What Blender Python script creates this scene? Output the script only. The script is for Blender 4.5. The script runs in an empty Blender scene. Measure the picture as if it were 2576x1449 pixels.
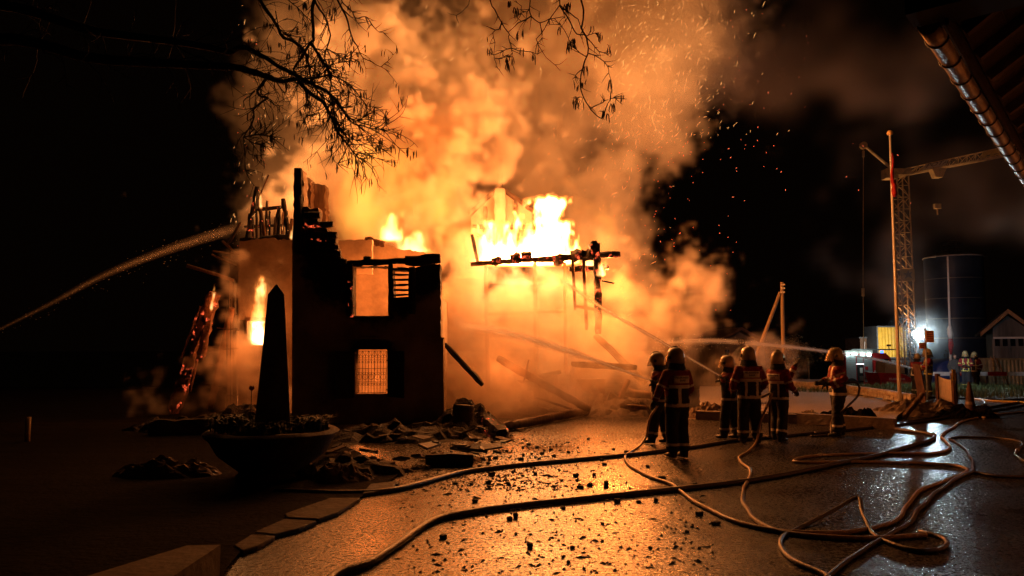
import bpy, bmesh, math, random
import numpy as np
from mathutils import Vector, Matrix, noise as mnoise
from mathutils.bvhtree import BVHTree
R = math.radians
PI = math.pi
rng = random.Random(7)
SC = bpy.context.scene
COL = SC.collection
# ------------------------------------------------------------------ camera, world, exposure
CAM_H = 1.85
PITCH = math.atan(155.5 / 1860.0)
cam_data = bpy.data.cameras.new('camera')
cam_data.sensor_width = 36.0
cam_data.lens = 36.0 * 1860.0 / 2576.0
cam_data.clip_start = 0.05
cam_data.clip_end = 2000
cam = bpy.data.objects.new('camera', cam_data)
cam.location = (0, 0, CAM_H)
cam.rotation_euler = (PI / 2 + PITCH, 0, 0)
COL.objects.link(cam)
SC.camera = cam
world = bpy.data.worlds.new('World')
SC.world = world
world.use_nodes = True
wn = world.node_tree
bg = wn.nodes['Background']
sky = wn.nodes.new('ShaderNodeTexSky')
sky.sky_type = 'NISHITA'
sky.sun_disc = False
sky.sun_elevation = R(-10)
sky.sun_rotation = R(200)
glow = wn.nodes.new('ShaderNodeMixRGB'); glow.blend_type = 'ADD'; glow.inputs[0].default_value = 1.0
glow.inputs[2].default_value = (.05, .023, .011, 1)          # night haze lit brown by the fire
wn.links.new(sky.outputs[0], glow.inputs[1]); wn.links.new(glow.outputs[0], bg.inputs[0])
bg.inputs[1].default_value = 0.02
SC.view_settings.view_transform = 'Standard'
SC.view_settings.look = 'None'
SC.view_settings.exposure = 0.0
SC.view_settings.gamma = 1.0
SC.render.engine = 'CYCLES'
cy = SC.cycles
cy.use_denoising = True
cy.use_adaptive_sampling = True
cy.adaptive_threshold = 0.02
cy.max_bounces = 6
cy.diffuse_bounces = 2
cy.glossy_bounces = 3
cy.transmission_bounces = 4
cy.transparent_max_bounces = 24
cy.volume_bounces = 2
cy.volume_step_rate = 2.0
cy.volume_max_steps = 512
cy.sample_clamp_indirect = 4.0
cy.sample_clamp_direct = 0.0
cy.blur_glossy = 0.5
cy.caustics_reflective = False
cy.caustics_refractive = False
cy.light_sampling_threshold = 0.01

CT, ST = math.cos(PITCH), math.sin(PITCH)


def ray(px, py):
    """direction (scaled so that y = 1) of a point of the photograph (2576 x 1449 coordinates)"""
    x = (px - 1288.0) / 1860.0
    u = (724.5 - py) / 1860.0
    y = CT - ST * u
    z = ST + CT * u
    return Vector((x / y, 1.0, z / y))


def at(px, py, Y):
    d = ray(px, py)
    return Vector((d.x * Y, Y, CAM_H + d.z * Y))


def gnd(px, py, z=0.0):
    d = ray(px, py)
    Y = (z - CAM_H) / d.z
    return Vector((d.x * Y, Y, z))


# ------------------------------------------------------------------ object helpers
def link(o, parent=None):
    COL.objects.link(o)
    if parent is not None:
        o.parent = parent
        o.matrix_parent_inverse = WORLD[parent.name].inverted() if parent.name in WORLD else Matrix()
    return o


WORLD = {}


def tag(o, label=None, cat=None, group=None, kind=None):
    if label: o['label'] = label
    if cat: o['category'] = cat
    if group: o['group'] = group
    if kind: o['kind'] = kind
    return o


def thing(name, label, cat, loc=(0, 0, 0), rotz=0.0, group=None):
    o = bpy.data.objects.new(name, None)
    o.empty_display_size = 0.2
    o.location = loc
    o.rotation_euler = (0, 0, rotz)
    COL.objects.link(o)
    WORLD[o.name] = Matrix.Translation(Vector(loc)) @ Matrix.Rotation(rotz, 4, 'Z')
    return tag(o, label, cat, group)


def frame(d, up=Vector((0, 0, 1))):
    d = Vector(d).normalized()
    if abs(d.dot(up)) > 0.97:
        up = Vector((1, 0, 0)) if abs(d.x) < 0.9 else Vector((0, 1, 0))
    a = d.cross(up).normalized()
    b = a.cross(d).normalized()
    return a, b


class MB:
    def __init__(s):
        s.v, s.f, s.mi = [], [], []
        s.m = 0

    def add(s, vs, fs):
        o = len(s.v)
        s.v += [tuple(p) for p in vs]
        s.f += [tuple(i + o for i in f) for f in fs]
        s.mi += [s.m] * len(fs)
        return s

    def box(s, c, size, rot=None, taper=1.0):
        hx, hy, hz = size[0] / 2, size[1] / 2, size[2] / 2
        vs = [Vector((x * (taper if z > 0 else 1), y * (taper if z > 0 else 1), z)) for x in (-hx, hx) for y in (-hy, hy) for z in (-hz, hz)]
        if rot is not None:
            vs = [rot @ p for p in vs]
        c = Vector(c)
        return s.add([p + c for p in vs], [(0, 1, 3, 2), (4, 6, 7, 5), (0, 4, 5, 1), (2, 3, 7, 6), (0, 2, 6, 4), (1, 5, 7, 3)])

    def b2(s, lo, hi):
        lo, hi = Vector(lo), Vector(hi)
        return s.box((lo + hi) / 2, hi - lo)

    def bar(s, a, b, w, h=None, up=Vector((0, 0, 1)), w2=None):
        """rectangular bar from a to b"""
        a, b = Vector(a), Vector(b)
        h = w if h is None else h
        k = 1.0 if w2 is None else w2 / w
        x, y = frame(b - a, up)
        vs = []
        for p, q in ((a, 1.0), (b, k)):
            for i, j in ((-1, -1), (1, -1), (1, 1), (-1, 1)):
                vs.append(p + x * (i * w / 2 * q) + y * (j * h / 2 * q))
        return s.add(vs, [(3, 2, 1, 0), (4, 5, 6, 7), (0, 1, 5, 4), (1, 2, 6, 5), (2, 3, 7, 6), (3, 0, 4, 7)])

    def tube(s, pts, rad, seg=8, cap=True, flat=1.0, jit=0.0, rnd=None):
        pts = [Vector(p) for p in pts]
        n = len(pts)
        if not hasattr(rad, '__len__'):
            rad = [rad] * n
        vs, fs = [], []
        pa = None
        for i, p in enumerate(pts):
            d = pts[min(i + 1, n - 1)] - pts[max(i - 1, 0)]
            if d.length < 1e-9: d = Vector((0, 0, 1))
            d.normalize()
            if pa is None:
                a, b = frame(d)
            else:
                a = pa - d * pa.dot(d)
                if a.length < 1e-6: a, _ = frame(d)
                a.normalize()
                b = a.cross(d).normalized()
            pa = a
            for k in range(seg):
                t = 2 * PI * k / seg
                r = rad[i]
                if jit: r *= 1 + (rnd or rng).uniform(-jit, jit)
                vs.append(p + a * (math.cos(t) * r) + b * (math.sin(t) * r * flat))
        for i in range(n - 1):
            for k in range(seg):
                k2 = (k + 1) % seg
                fs.append((i * seg + k, i * seg + k2, (i + 1) * seg + k2, (i + 1) * seg + k))
        if cap:
            fs.append(tuple(range(seg - 1, -1, -1)))
            fs.append(tuple(range((n - 1) * seg, n * seg)))
        return s.add(vs, fs)

    def lathe(s, prof, c=(0, 0, 0), seg=24, a0=0.0, a1=2 * PI, close=True):
        """prof: list of (r, z)"""
        c = Vector(c)
        full = abs(a1 - a0 - 2 * PI) < 1e-6
        n = seg if full else seg + 1
        vs, fs = [], []
        for r, z in prof:
            for k in range(n):
                t = a0 + (a1 - a0) * k / seg
                vs.append(c + Vector((r * math.cos(t), r * math.sin(t), z)))
        for i in range(len(prof) - 1):
            for k in range(seg):
                k2 = (k + 1) % n
                fs.append((i * n + k, i * n + k2, (i + 1) * n + k2, (i + 1) * n + k))
        if close and full:
            if prof[0][0] > 1e-5: fs.append(tuple(range(n - 1, -1, -1)))
            if prof[-1][0] > 1e-5: fs.append(tuple(range((len(prof) - 1) * n, len(prof) * n)))
        return s.add(vs, fs)

    def prism(s, poly, off):
        """poly: list of 3D points, extruded by off"""
        off = Vector(off)
        n = len(poly)
        vs = [Vector(p) for p in poly] + [Vector(p) + off for p in poly]
        fs = [tuple(range(n)), tuple(range(2 * n - 1, n - 1, -1))]
        for i in range(n):
            j = (i + 1) % n
            fs.append((i, i + n, j + n, j)[::-1])
        return s.add(vs, fs)

    def build(s, name, mat, parent=None, smooth=False, auto=None, fix=True):
        me = bpy.data.meshes.new(name)
        me.from_pydata(s.v, [], s.f)
        mats = mat if isinstance(mat, (list, tuple)) else [mat]
        for m in mats: me.materials.append(m)
        if len(mats) > 1: me.polygons.foreach_set('material_index', s.mi)
        if fix:
            bm = bmesh.new(); bm.from_mesh(me)
            bmesh.ops.recalc_face_normals(bm, faces=bm.faces)
            bm.to_mesh(me); bm.free()
        if smooth: me.polygons.foreach_set('use_smooth', [True] * len(me.polygons))
        me.update()
        if auto is not None:
            me.polygons.foreach_set('use_smooth', [True] * len(me.polygons))
            me.set_sharp_from_angle(angle=R(auto))
        o = bpy.data.objects.new(name, me)
        return link(o, parent)


def curve_pts(ctrl, step=0.12):
    """Catmull-Rom through control points"""
    P = [Vector(p) for p in ctrl]
    P = [P[0] * 2 - P[1]] + P + [P[-1] * 2 - P[-2]]
    out = []
    for i in range(1, len(P) - 2):
        p0, p1, p2, p3 = P[i - 1], P[i], P[i + 1], P[i + 2]
        n = max(2, int((p2 - p1).length / step))
        for k in range(n):
            t = k / n
            out.append(0.5 * ((2 * p1) + (p2 - p0) * t + (2 * p0 - 5 * p1 + 4 * p2 - p3) * t * t + (3 * p1 - p0 - 3 * p2 + p3) * t ** 3))
    out.append(P[-2].copy())
    return out


# ------------------------------------------------------------------ materials
MATS = {}


def mat(name, col, rough=0.7, var=0.0, scale=6.0, bump=0.0, bscale=None, metal=0.0, spec=None, col2=None, detail=5.0, coat=0.0, stretch=None, emis=None, estr=0.0):
    """procedural principled material: base colour broken up by noise, optional bump"""
    if name in MATS: return MATS[name]
    m = bpy.data.materials.new(name)
    m.use_nodes = True
    nt = m.node_tree
    p = nt.nodes['Principled BSDF']
    p.inputs['Roughness'].default_value = rough
    p.inputs['Metallic'].default_value = metal
    if spec is not None: p.inputs['Specular IOR Level'].default_value = spec
    if coat: p.inputs['Coat Weight'].default_value = coat
    c1 = (*col, 1)
    p.inputs['Base Color'].default_value = c1
    tc = nt.nodes.new('ShaderNodeTexCoord')
    vec = tc.outputs['Object']
    if stretch:
        mp = nt.nodes.new('ShaderNodeMapping')
        mp.inputs['Scale'].default_value = stretch
        nt.links.new(vec, mp.inputs[0]); vec = mp.outputs[0]
    if var or col2:
        nz = nt.nodes.new('ShaderNodeTexNoise')
        nz.inputs['Scale'].default_value = scale
        nz.inputs['Detail'].default_value = detail
        nz.inputs['Roughness'].default_value = 0.62
        nt.links.new(vec, nz.inputs['Vector'])
        cr = nt.nodes.new('ShaderNodeValToRGB')
        cr.color_ramp.elements[0].position = 0.32
        cr.color_ramp.elements[1].position = 0.68
        lo = col2 if col2 else tuple(c * (1 - var) for c in col)
        hi = col if col2 else tuple(min(1, c * (1 + var)) for c in col)
        cr.color_ramp.elements[0].color = (*lo, 1)
        cr.color_ramp.elements[1].color = (*hi, 1)
        nt.links.new(nz.outputs['Fac'], cr.inputs[0])
        nt.links.new(cr.outputs[0], p.inputs['Base Color'])
    if bump:
        n2 = nt.nodes.new('ShaderNodeTexNoise')
        n2.inputs['Scale'].default_value = bscale or scale * 3
        n2.inputs['Detail'].default_value = 6
        nt.links.new(vec, n2.inputs['Vector'])
        bp = nt.nodes.new('ShaderNodeBump')
        bp.inputs['Strength'].default_value = min(1, bump)
        bp.inputs['Distance'].default_value = 0.03
        nt.links.new(n2.outputs['Fac'], bp.inputs['Height'])
        nt.links.new(bp.outputs[0], p.inputs['Normal'])
    if emis:
        p.inputs['Emission Color'].default_value = (*emis, 1)
        p.inputs['Emission Strength'].default_value = estr
    MATS[name] = m
    return m


def charred(name, embers=0.0, base=(0.012, 0.010, 0.009), scale=14.0):
    """charcoal, with glowing ember cracks where the wood still burns"""
    if name in MATS: return MATS[name]
    m = mat(name, base, 0.75, 0.6, scale, 0.9, scale * 2.2)
    if embers:
        nt = m.node_tree
        p = nt.nodes['Principled BSDF']
        tc = [n for n in nt.nodes if n.type == 'TEX_COORD'][0]
        a = nt.nodes.new('ShaderNodeTexNoise'); a.inputs['Scale'].default_value = 5.5; a.inputs['Detail'].default_value = 4
        v = nt.nodes.new('ShaderNodeTexVoronoi'); v.feature = 'DISTANCE_TO_EDGE'; v.inputs['Scale'].default_value = 26
        for q in (a, v): nt.links.new(tc.outputs['Object'], q.inputs['Vector'])
        r1 = nt.nodes.new('ShaderNodeMapRange'); r1.inputs[1].default_value = 1 - embers; r1.inputs[2].default_value = 1 - embers + 0.12
        nt.links.new(a.outputs['Fac'], r1.inputs[0])
        r2 = nt.nodes.new('ShaderNodeMapRange'); r2.inputs[1].default_value = 0.16; r2.inputs[2].default_value = 0.02
        nt.links.new(v.outputs['Distance'], r2.inputs[0])
        mu = nt.nodes.new('ShaderNodeMath'); mu.operation = 'MULTIPLY'
        nt.links.new(r1.outputs[0], mu.inputs[0]); nt.links.new(r2.outputs[0], mu.inputs[1])
        m2 = nt.nodes.new('ShaderNodeMath'); m2.operation = 'MULTIPLY'; m2.inputs[1].default_value = 3.0
        nt.links.new(mu.outputs[0], m2.inputs[0])
        p.inputs['Emission Color'].default_value = (1.0, 0.11, 0.035, 1)
        nt.links.new(m2.outputs[0], p.inputs['Emission Strength'])
    return m


def emitter(name, col, strength):
    if name in MATS: return MATS[name]
    m = bpy.data.materials.new(name); m.use_nodes = True
    nt = m.node_tree
    nt.nodes.remove(nt.nodes['Principled BSDF'])
    e = nt.nodes.new('ShaderNodeEmission')
    e.inputs[0].default_value = (*col, 1); e.inputs[1].default_value = strength
    nt.links.new(e.outputs[0], nt.nodes['Material Output'].inputs[0])
    MATS[name] = m
    return m
# ------------------------------------------------------------------ smoke and flames: density grids worked out with numpy, made into volumes by geometry nodes
def grf(shape, beta, seed, stretch=(1, 1, 1), lo=0.0):
    """random field of power-law spectrum, std 1"""
    g = np.random.default_rng(seed)
    n = g.standard_normal(shape).astype(np.float32)
    f = np.fft.rfftn(n)
    ks = [np.fft.fftfreq(s) * s / max(shape) * max(shape) / s * e for s, e in zip(shape[:2], stretch[:2])]
    kz = np.fft.rfftfreq(shape[2]) * stretch[2]
    k = np.sqrt(ks[0][:, None, None] ** 2 + ks[1][None, :, None] ** 2 + kz[None, None, :] ** 2)
    kk = np.maximum(k, max(lo, 1.0 / max(shape)))
    f *= kk ** (-beta / 2)
    f *= np.exp(-(k / 0.42) ** 4)
    f[0, 0, 0] = 0
    r = np.fft.irfftn(f, s=shape).astype(np.float32)
    return r / (r.std() + 1e-9)


def sstep(x, a, b):
    t = np.clip((x - a) / (b - a), 0, 1)
    return t * t * (3 - 2 * t)


class Grid:
    def __init__(s, lo, hi, vox):
        s.lo = np.array(lo, float); s.vox = vox
        s.n = tuple(int(math.ceil((h - l) / vox)) + 1 for l, h in zip(lo, hi))
        s.hi = s.lo + (np.array(s.n) - 1) * vox
        s.X = (s.lo[0] + np.arange(s.n[0]) * vox)[:, None, None].astype(np.float32)
        s.Y = (s.lo[1] + np.arange(s.n[1]) * vox)[None, :, None].astype(np.float32)
        s.Z = (s.lo[2] + np.arange(s.n[2]) * vox)[None, None, :].astype(np.float32)

    def photo(s):
        """photograph coordinates of every cell (to lay the plume's outline)"""
        dy = s.Y; dx = s.X; dz = s.Z - CAM_H
        fwd = CT * dy + ST * dz
        up = -ST * dy + CT * dz
        return 1288 + 1860 * dx / fwd, 724.5 - 1860 * up / fwd


def volume_object(name, grid, dens, material, parent=None, label=None, kind='stuff', cat=None):
    n = dens.size
    me = bpy.data.meshes.new(name + '_cells')
    me.vertices.add(n)
    a = me.attributes.new('cell_density', 'FLOAT', 'POINT')
    a.data.foreach_set('value', np.ascontiguousarray(dens, dtype=np.float32).ravel())
    cells = bpy.data.objects.new(name + '_cells', me)          # holds the numbers only, not in the scene
    o = bpy.data.objects.new(name, bpy.data.volumes.new(name))
    o.data.materials.append(material)
    link(o, parent)
    tag(o, label, cat, None, kind)
    g = bpy.data.node_groups.new(name + '_field', 'GeometryNodeTree')
    g.interface.new_socket('Geometry', in_out='INPUT', socket_type='NodeSocketGeometry')
    g.interface.new_socket('Geometry', in_out='OUTPUT', socket_type='NodeSocketGeometry')
    N, L = g.nodes.new, g.links.new
    gi, go = N('NodeGroupInput'), N('NodeGroupOutput')
    pos = N('GeometryNodeInputPosition')
    sub = N('ShaderNodeVectorMath'); sub.operation = 'SUBTRACT'; sub.inputs[1].default_value = tuple(grid.lo)
    sc = N('ShaderNodeVectorMath'); sc.operation = 'SCALE'; sc.inputs['Scale'].default_value = 1.0 / grid.vox
    L(pos.outputs[0], sub.inputs[0]); L(sub.outputs[0], sc.inputs[0])
    sep = N('ShaderNodeSeparateXYZ'); L(sc.outputs[0], sep.inputs[0])
    idx = None
    terms = []
    for k, mul in enumerate((grid.n[1] * grid.n[2], grid.n[2], 1)):
        r = N('FunctionNodeFloatToInt'); r.rounding_mode = 'ROUND'; L(sep.outputs[k], r.inputs[0])
        m = N('FunctionNodeIntegerMath'); m.operation = 'MULTIPLY'; L(r.outputs[0], m.inputs[0]); m.inputs[1].default_value = mul
        terms.append(m)
    a1 = N('FunctionNodeIntegerMath'); a1.operation = 'ADD'; L(terms[0].outputs[0], a1.inputs[0]); L(terms[1].outputs[0], a1.inputs[1])
    a2 = N('FunctionNodeIntegerMath'); a2.operation = 'ADD'; L(a1.outputs[0], a2.inputs[0]); L(terms[2].outputs[0], a2.inputs[1])
    na = N('GeometryNodeInputNamedAttribute'); na.data_type = 'FLOAT'; na.inputs[0].default_value = 'cell_density'
    si = N('GeometryNodeSampleIndex'); si.data_type = 'FLOAT'; si.domain = 'POINT'; si.clamp = True
    oi = N('GeometryNodeObjectInfo'); oi.inputs[0].default_value = cells
    L(oi.outputs['Geometry'], si.inputs['Geometry']); L(na.outputs[0], si.inputs['Value']); L(a2.outputs[0], si.inputs['Index'])
    vc = N('GeometryNodeVolumeCube')
    L(si.outputs[0], vc.inputs['Density'])
    vc.inputs['Min'].default_value = tuple(grid.lo); vc.inputs['Max'].default_value = tuple(grid.hi)
    for ax, k in zip('XYZ', grid.n): vc.inputs['Resolution ' + ax].default_value = k
    sm = N('GeometryNodeSetMaterial'); sm.inputs['Material'].default_value = material
    L(vc.outputs[0], sm.inputs[0]); L(sm.outputs[0], go.inputs[0])
    md = o.modifiers.new('field', 'NODES'); md.node_group = g
    return o


def smoke_mat(name, col, dens, aniso=0.0, absorb=(0, 0, 0)):
    m = bpy.data.materials.new(name); m.use_nodes = True
    nt = m.node_tree
    nt.nodes.remove(nt.nodes['Principled BSDF'])
    v = nt.nodes.new('ShaderNodeVolumePrincipled')
    v.inputs['Color'].default_value = (*col, 1)
    v.inputs['Density'].default_value = dens
    v.inputs['Anisotropy'].default_value = aniso
    v.inputs['Absorption Color'].default_value = (*absorb, 1)
    nt.links.new(v.outputs[0], nt.nodes['Material Output'].inputs['Volume'])
    return m


def flame_mat(name, strength, ramp, scatter=0.0):
    """burning gas: gives off light, colour by how thick the flame is"""
    m = bpy.data.materials.new(name); m.use_nodes = True
    nt = m.node_tree
    nt.nodes.remove(nt.nodes['Principled BSDF'])
    at_ = nt.nodes.new('ShaderNodeAttribute'); at_.attribute_name = 'density'
    cr = nt.nodes.new('ShaderNodeValToRGB')
    els = cr.color_ramp.elements
    while len(els) < len(ramp): els.new(0.5)
    for e, (p, c) in zip(els, ramp):
        e.position = p; e.color = (*c, 1)
    mu = nt.nodes.new('ShaderNodeMath'); mu.operation = 'MULTIPLY'; mu.inputs[1].default_value = strength
    em = nt.nodes.new('ShaderNodeEmission')
    nt.links.new(at_.outputs['Fac'], cr.inputs[0]); nt.links.new(at_.outputs['Fac'], mu.inputs[0])
    nt.links.new(cr.outputs[0], em.inputs[0]); nt.links.new(mu.outputs[0], em.inputs[1])
    nt.links.new(em.outputs[0], nt.nodes['Material Output'].inputs['Volume'])
    return m


def fire_and_fill_light(name, p, power, parent=None, col=(1.0, 0.42, 0.09), r=0.5):
    l = bpy.data.lights.new(name, 'POINT')
    l.energy = power; l.color = col; l.shadow_soft_size = r
    o = bpy.data.objects.new(name, l); o.location = p
    return link(o, parent)
# ------------------------------------------------------------------ the smoke plume over the burning house
def blob_field(G, blobs):
    S = np.full(G.n, -3.0, np.float32)
    for px, py, rx, rz, Y, ry, w in blobs:
        c = at(px, py, Y)
        k = Y / 1860.0
        q = np.sqrt(((G.X - c.x) / (rx * k)) ** 2 + ((G.Y - c.y) / ry) ** 2 + ((G.Z - c.z) / (rz * k)) ** 2)
        s = (1.0 - q) * min(rx * k, rz * k, ry) / 1.6 + w
        d = 0.25
        h = np.clip(0.5 + 0.5 * (s - S) / d, 0, 1)          # smooth union
        S = S * (1 - h) + s * h + d * h * (1 - h)
    return S


def cauliflower(G, seed, vox):
    n = G.n
    big = grf(n, 4.2, seed, lo=0.010)
    b1 = np.abs(grf(n, 3.6, seed + 1, lo=0.03))
    b2 = np.abs(grf(n, 3.4, seed + 2, lo=0.07))
    b3 = np.abs(grf(n, 3.2, seed + 3, lo=0.14))
    return big, b1, b2, b3


PV = 0.105
GP = Grid((-12.5, 19.6, -0.2), (11.5, 31.0, 17.5), PV)
back = [
    (720, 560, 90, 130, 27.5, 2.0, -.1), (820, 560, 140, 130, 27.5, 2.2, 0),
    (745, 430, 115, 140, 28, 2.2, .12), (900, 450, 190, 180, 28, 2.6, 0), (1120, 450, 220, 190, 28.5, 2.6, 0), (1350, 440, 210, 200, 28, 2.6, 0), (1470, 540, 130, 190, 27.5, 2.2, 0), (1510, 470, 90, 120, 27.5, 1.8, .2),
    (765, 250, 125, 190, 28, 2.2, .15), (950, 250, 210, 210, 28, 2.6, 0), (1200, 250, 240, 230, 28, 2.8, 0), (1440, 270, 210, 190, 28, 2.6, 0), (1570, 250, 150, 140, 27.5, 2.2, 0),
    (770, 60, 130, 190, 28, 2.3, .15), (950, 60, 230, 220, 28, 2.8, 0), (1200, 50, 250, 240, 28, 2.8, 0), (1450, 60, 240, 230, 28, 2.7, 0), (1690, 110, 185, 180, 27.5, 2.4, .45), (1600, 40, 200, 200, 27.5, 2.4, .3), (1610, 270, 110, 110, 27, 2, .35),
    (840, -130, 190, 200, 28, 2.6, 0), (1150, -130, 280, 230, 28, 3, 0), (1500, -130, 260, 220, 28, 2.8, 0), (1740, -90, 170, 180, 28, 2.4, .3),
    (1535, 620, 65, 130, 26.5, 1.4, .2), (1550, 730, 60, 120, 26, 1.3, 0), (1530, 840, 90, 90, 25.5, 1.4, 0),
]
column = [
    (960, 590, 190, 90, 24.6, 1.6, 0), (930, 500, 170, 130, 24.8, 1.7, 0), (1080, 500, 150, 130, 24.6, 1.7, 0), (1150, 430, 90, 90, 24.4, 1.3, 0),
    (1060, 350, 170, 150, 25, 1.8, 0), (1170, 310, 95, 90, 24.8, 1.4, 0), (1230, 270, 100, 100, 25.2, 1.5, 0), (1000, 220, 190, 170, 25.6, 1.9, 0), (1130, 170, 150, 150, 25.8, 1.8, 0),
]
lower = [
    (1180, 640, 75, 90, 22.4, 1.1, 0), (1170, 740, 80, 110, 21.8, 1.1, 0), (1290, 760, 130, 95, 22, 1.2, 0), (1420, 760, 90, 95, 22.2, 1.1, 0),
    (1250, 850, 150, 100, 21.4, 1.2, 0), (1420, 850, 150, 100, 21.6, 1.2, 0), (1570, 860, 110, 90, 22, 1.1, 0), (1670, 790, 75, 80, 22.6, 1.0, .25), (1695, 735, 55, 50, 22.8, .9, .2), (1610, 810, 90, 70, 22.6, 1.0, .25), (1560, 760, 60, 80, 22.8, .9, .1),
    (1190, 930, 80, 90, 20.9, .8, 0), (1280, 980, 90, 80, 20.7, .8, -.05), (1500, 930, 170, 70, 22.2, .9, -.1), (1690, 880, 120, 70, 23, .9, -.15), (1760, 930, 90, 50, 23, .9, -.2),
    (1205, 890, 85, 110, 20.3, .6, 0), (1310, 890, 120, 75, 20.4, .55, -.02), (1300, 960, 90, 60, 20.2, .5, -.05), (1440, 900, 110, 60, 20.8, .6, -.05), (1230, 990, 70, 60, 20.0, .5, -.05),
    (1210, 1030, 60, 50, 20.5, .6, -.05), (1390, 1010, 130, 50, 21, .7, -.1),
]
big, b1, b2, b3 = cauliflower(GP, 11, PV)
S = blob_field(GP, back)
E_ = S + 0.30 * big + 0.26 * b1 + 0.10 * b2 + .05 * b3 - 0.22
D1 = sstep(E_, 0.0, 0.75) * np.exp(0.32 * grf(GP.n, 4.2, 21, lo=0.012))
S = blob_field(GP, column)
E_ = S + 0.24 * big + 0.46 * b1 + 0.20 * b2 + .06 * b3 - 0.50
D2 = sstep(E_, 0.0, 0.45) * np.exp(0.45 * grf(GP.n, 4.0, 22, lo=0.02))
S = blob_field(GP, lower)
E_ = S + 0.16 * np.roll(big, 40, 0) + 0.34 * np.roll(b1, 30, 0) + 0.13 * b2 + .06 * b3 - 0.26
D3 = sstep(E_, 0.0, 0.6) * np.exp(0.6 * grf(GP.n, 4.0, 23, lo=0.015) - .1)
S = blob_field(GP, [(1200, 980, 80, 80, 20.1, .6, 0), (1330, 970, 150, 80, 20.2, .6, 0), (1500, 960, 150, 70, 20.5, .6, 0), (1410, 1010, 200, 45, 20.2, .6, 0), (1620, 960, 90, 60, 21.2, .7, 0)])
D4 = sstep(S + .2 * np.roll(big, 25, 0) + .2 * np.roll(b1, 15, 0) - .1, 0, .9) * np.exp(.5 * np.roll(b2, 10, 0) - .4)
DENS = 1.5 * D4 + 0.48 * np.clip(D1, 0, 2.2) + 1.5 * np.clip(D2, 0, 2.0) + 0.85 * np.clip(D3, 0, 2.0)
edge = np.minimum(np.minimum((GP.Z - GP.lo[2]) / 0.6, (GP.hi[2] - GP.Z) / 1.2), np.minimum((GP.Y - GP.lo[1]) / 0.6, (GP.hi[1] - GP.Y) / 0.6))
DENS = DENS * np.clip(edge, 0, 1)
DENS[DENS < 0.004] = 0
smoke = volume_object('smoke', GP, DENS, smoke_mat('smoke', (0.88, 0.78, 0.66), 0.9, 0.15), label='towering plume of smoke lit orange above the burning house', cat='smoke')

# steam and smoke at the left wing
GLW = Grid((-10.4, 19.9, -.1), (-5.7, 21.9, 4.6), .09)
S = blob_field(GLW, [(640, 950, 55, 60, 21.2, .5, 0), (610, 985, 45, 50, 21.0, .5, 0), (575, 960, 45, 90, 20.9, .5, -.05), (520, 1000, 60, 50, 20.6, .5, -.1), (590, 760, 25, 90, 21.2, .4, -.05), (440, 1040, 60, 40, 20.5, .4, -.12), (690, 960, 50, 80, 21.4, .4, -.05)])
n1 = grf(GLW.n, 3.8, 61, lo=.02); n2 = np.abs(grf(GLW.n, 3.4, 62, lo=.05))
DL = sstep(S + .2 * n1 + .2 * n2 - .12, 0, .4) * np.exp(.5 * n1)
DL *= np.clip(np.minimum((GLW.Z - GLW.lo[2]) / .3, np.minimum((GLW.Y - GLW.lo[1]) / .3, (GLW.hi[1] - GLW.Y) / .3)), 0, 1)
DL[DL < .01] = 0
volume_object('smoke', GLW, DL, smoke_mat('smoke_wing', (0.88, 0.80, 0.70), 1.0), label='smoke curling down beneath the burning window of the left wing', cat='smoke')
# thin drift of smoke blown over the right-hand sky
GD = Grid((7, 28, 2), (34, 46, 22), .45)
S = blob_field(GD, [(2050, 200, 190, 130, 34, 4, 0), (2300, 250, 260, 170, 36, 4, 0), (2480, 400, 240, 170, 36, 4, 0), (2250, 430, 220, 110, 36, 3, -.3), (1960, 320, 110, 120, 32, 3, -.3), (2600, 200, 200, 200, 38, 4, 0), (2290, 660, 60, 90, 40, 2, -.3)])
n1 = grf(GD.n, 4.0, 71, lo=.02)
DD = sstep(S + .9 * n1 - .2, 0, 1.6) * np.exp(.6 * n1)
DD[DD < .01] = 0
volume_object('smoke', GD, DD, smoke_mat('smoke_drift', (0.9, 0.78, 0.66), .05), label='thin brown drift of smoke over the crane', cat='smoke')

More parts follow.
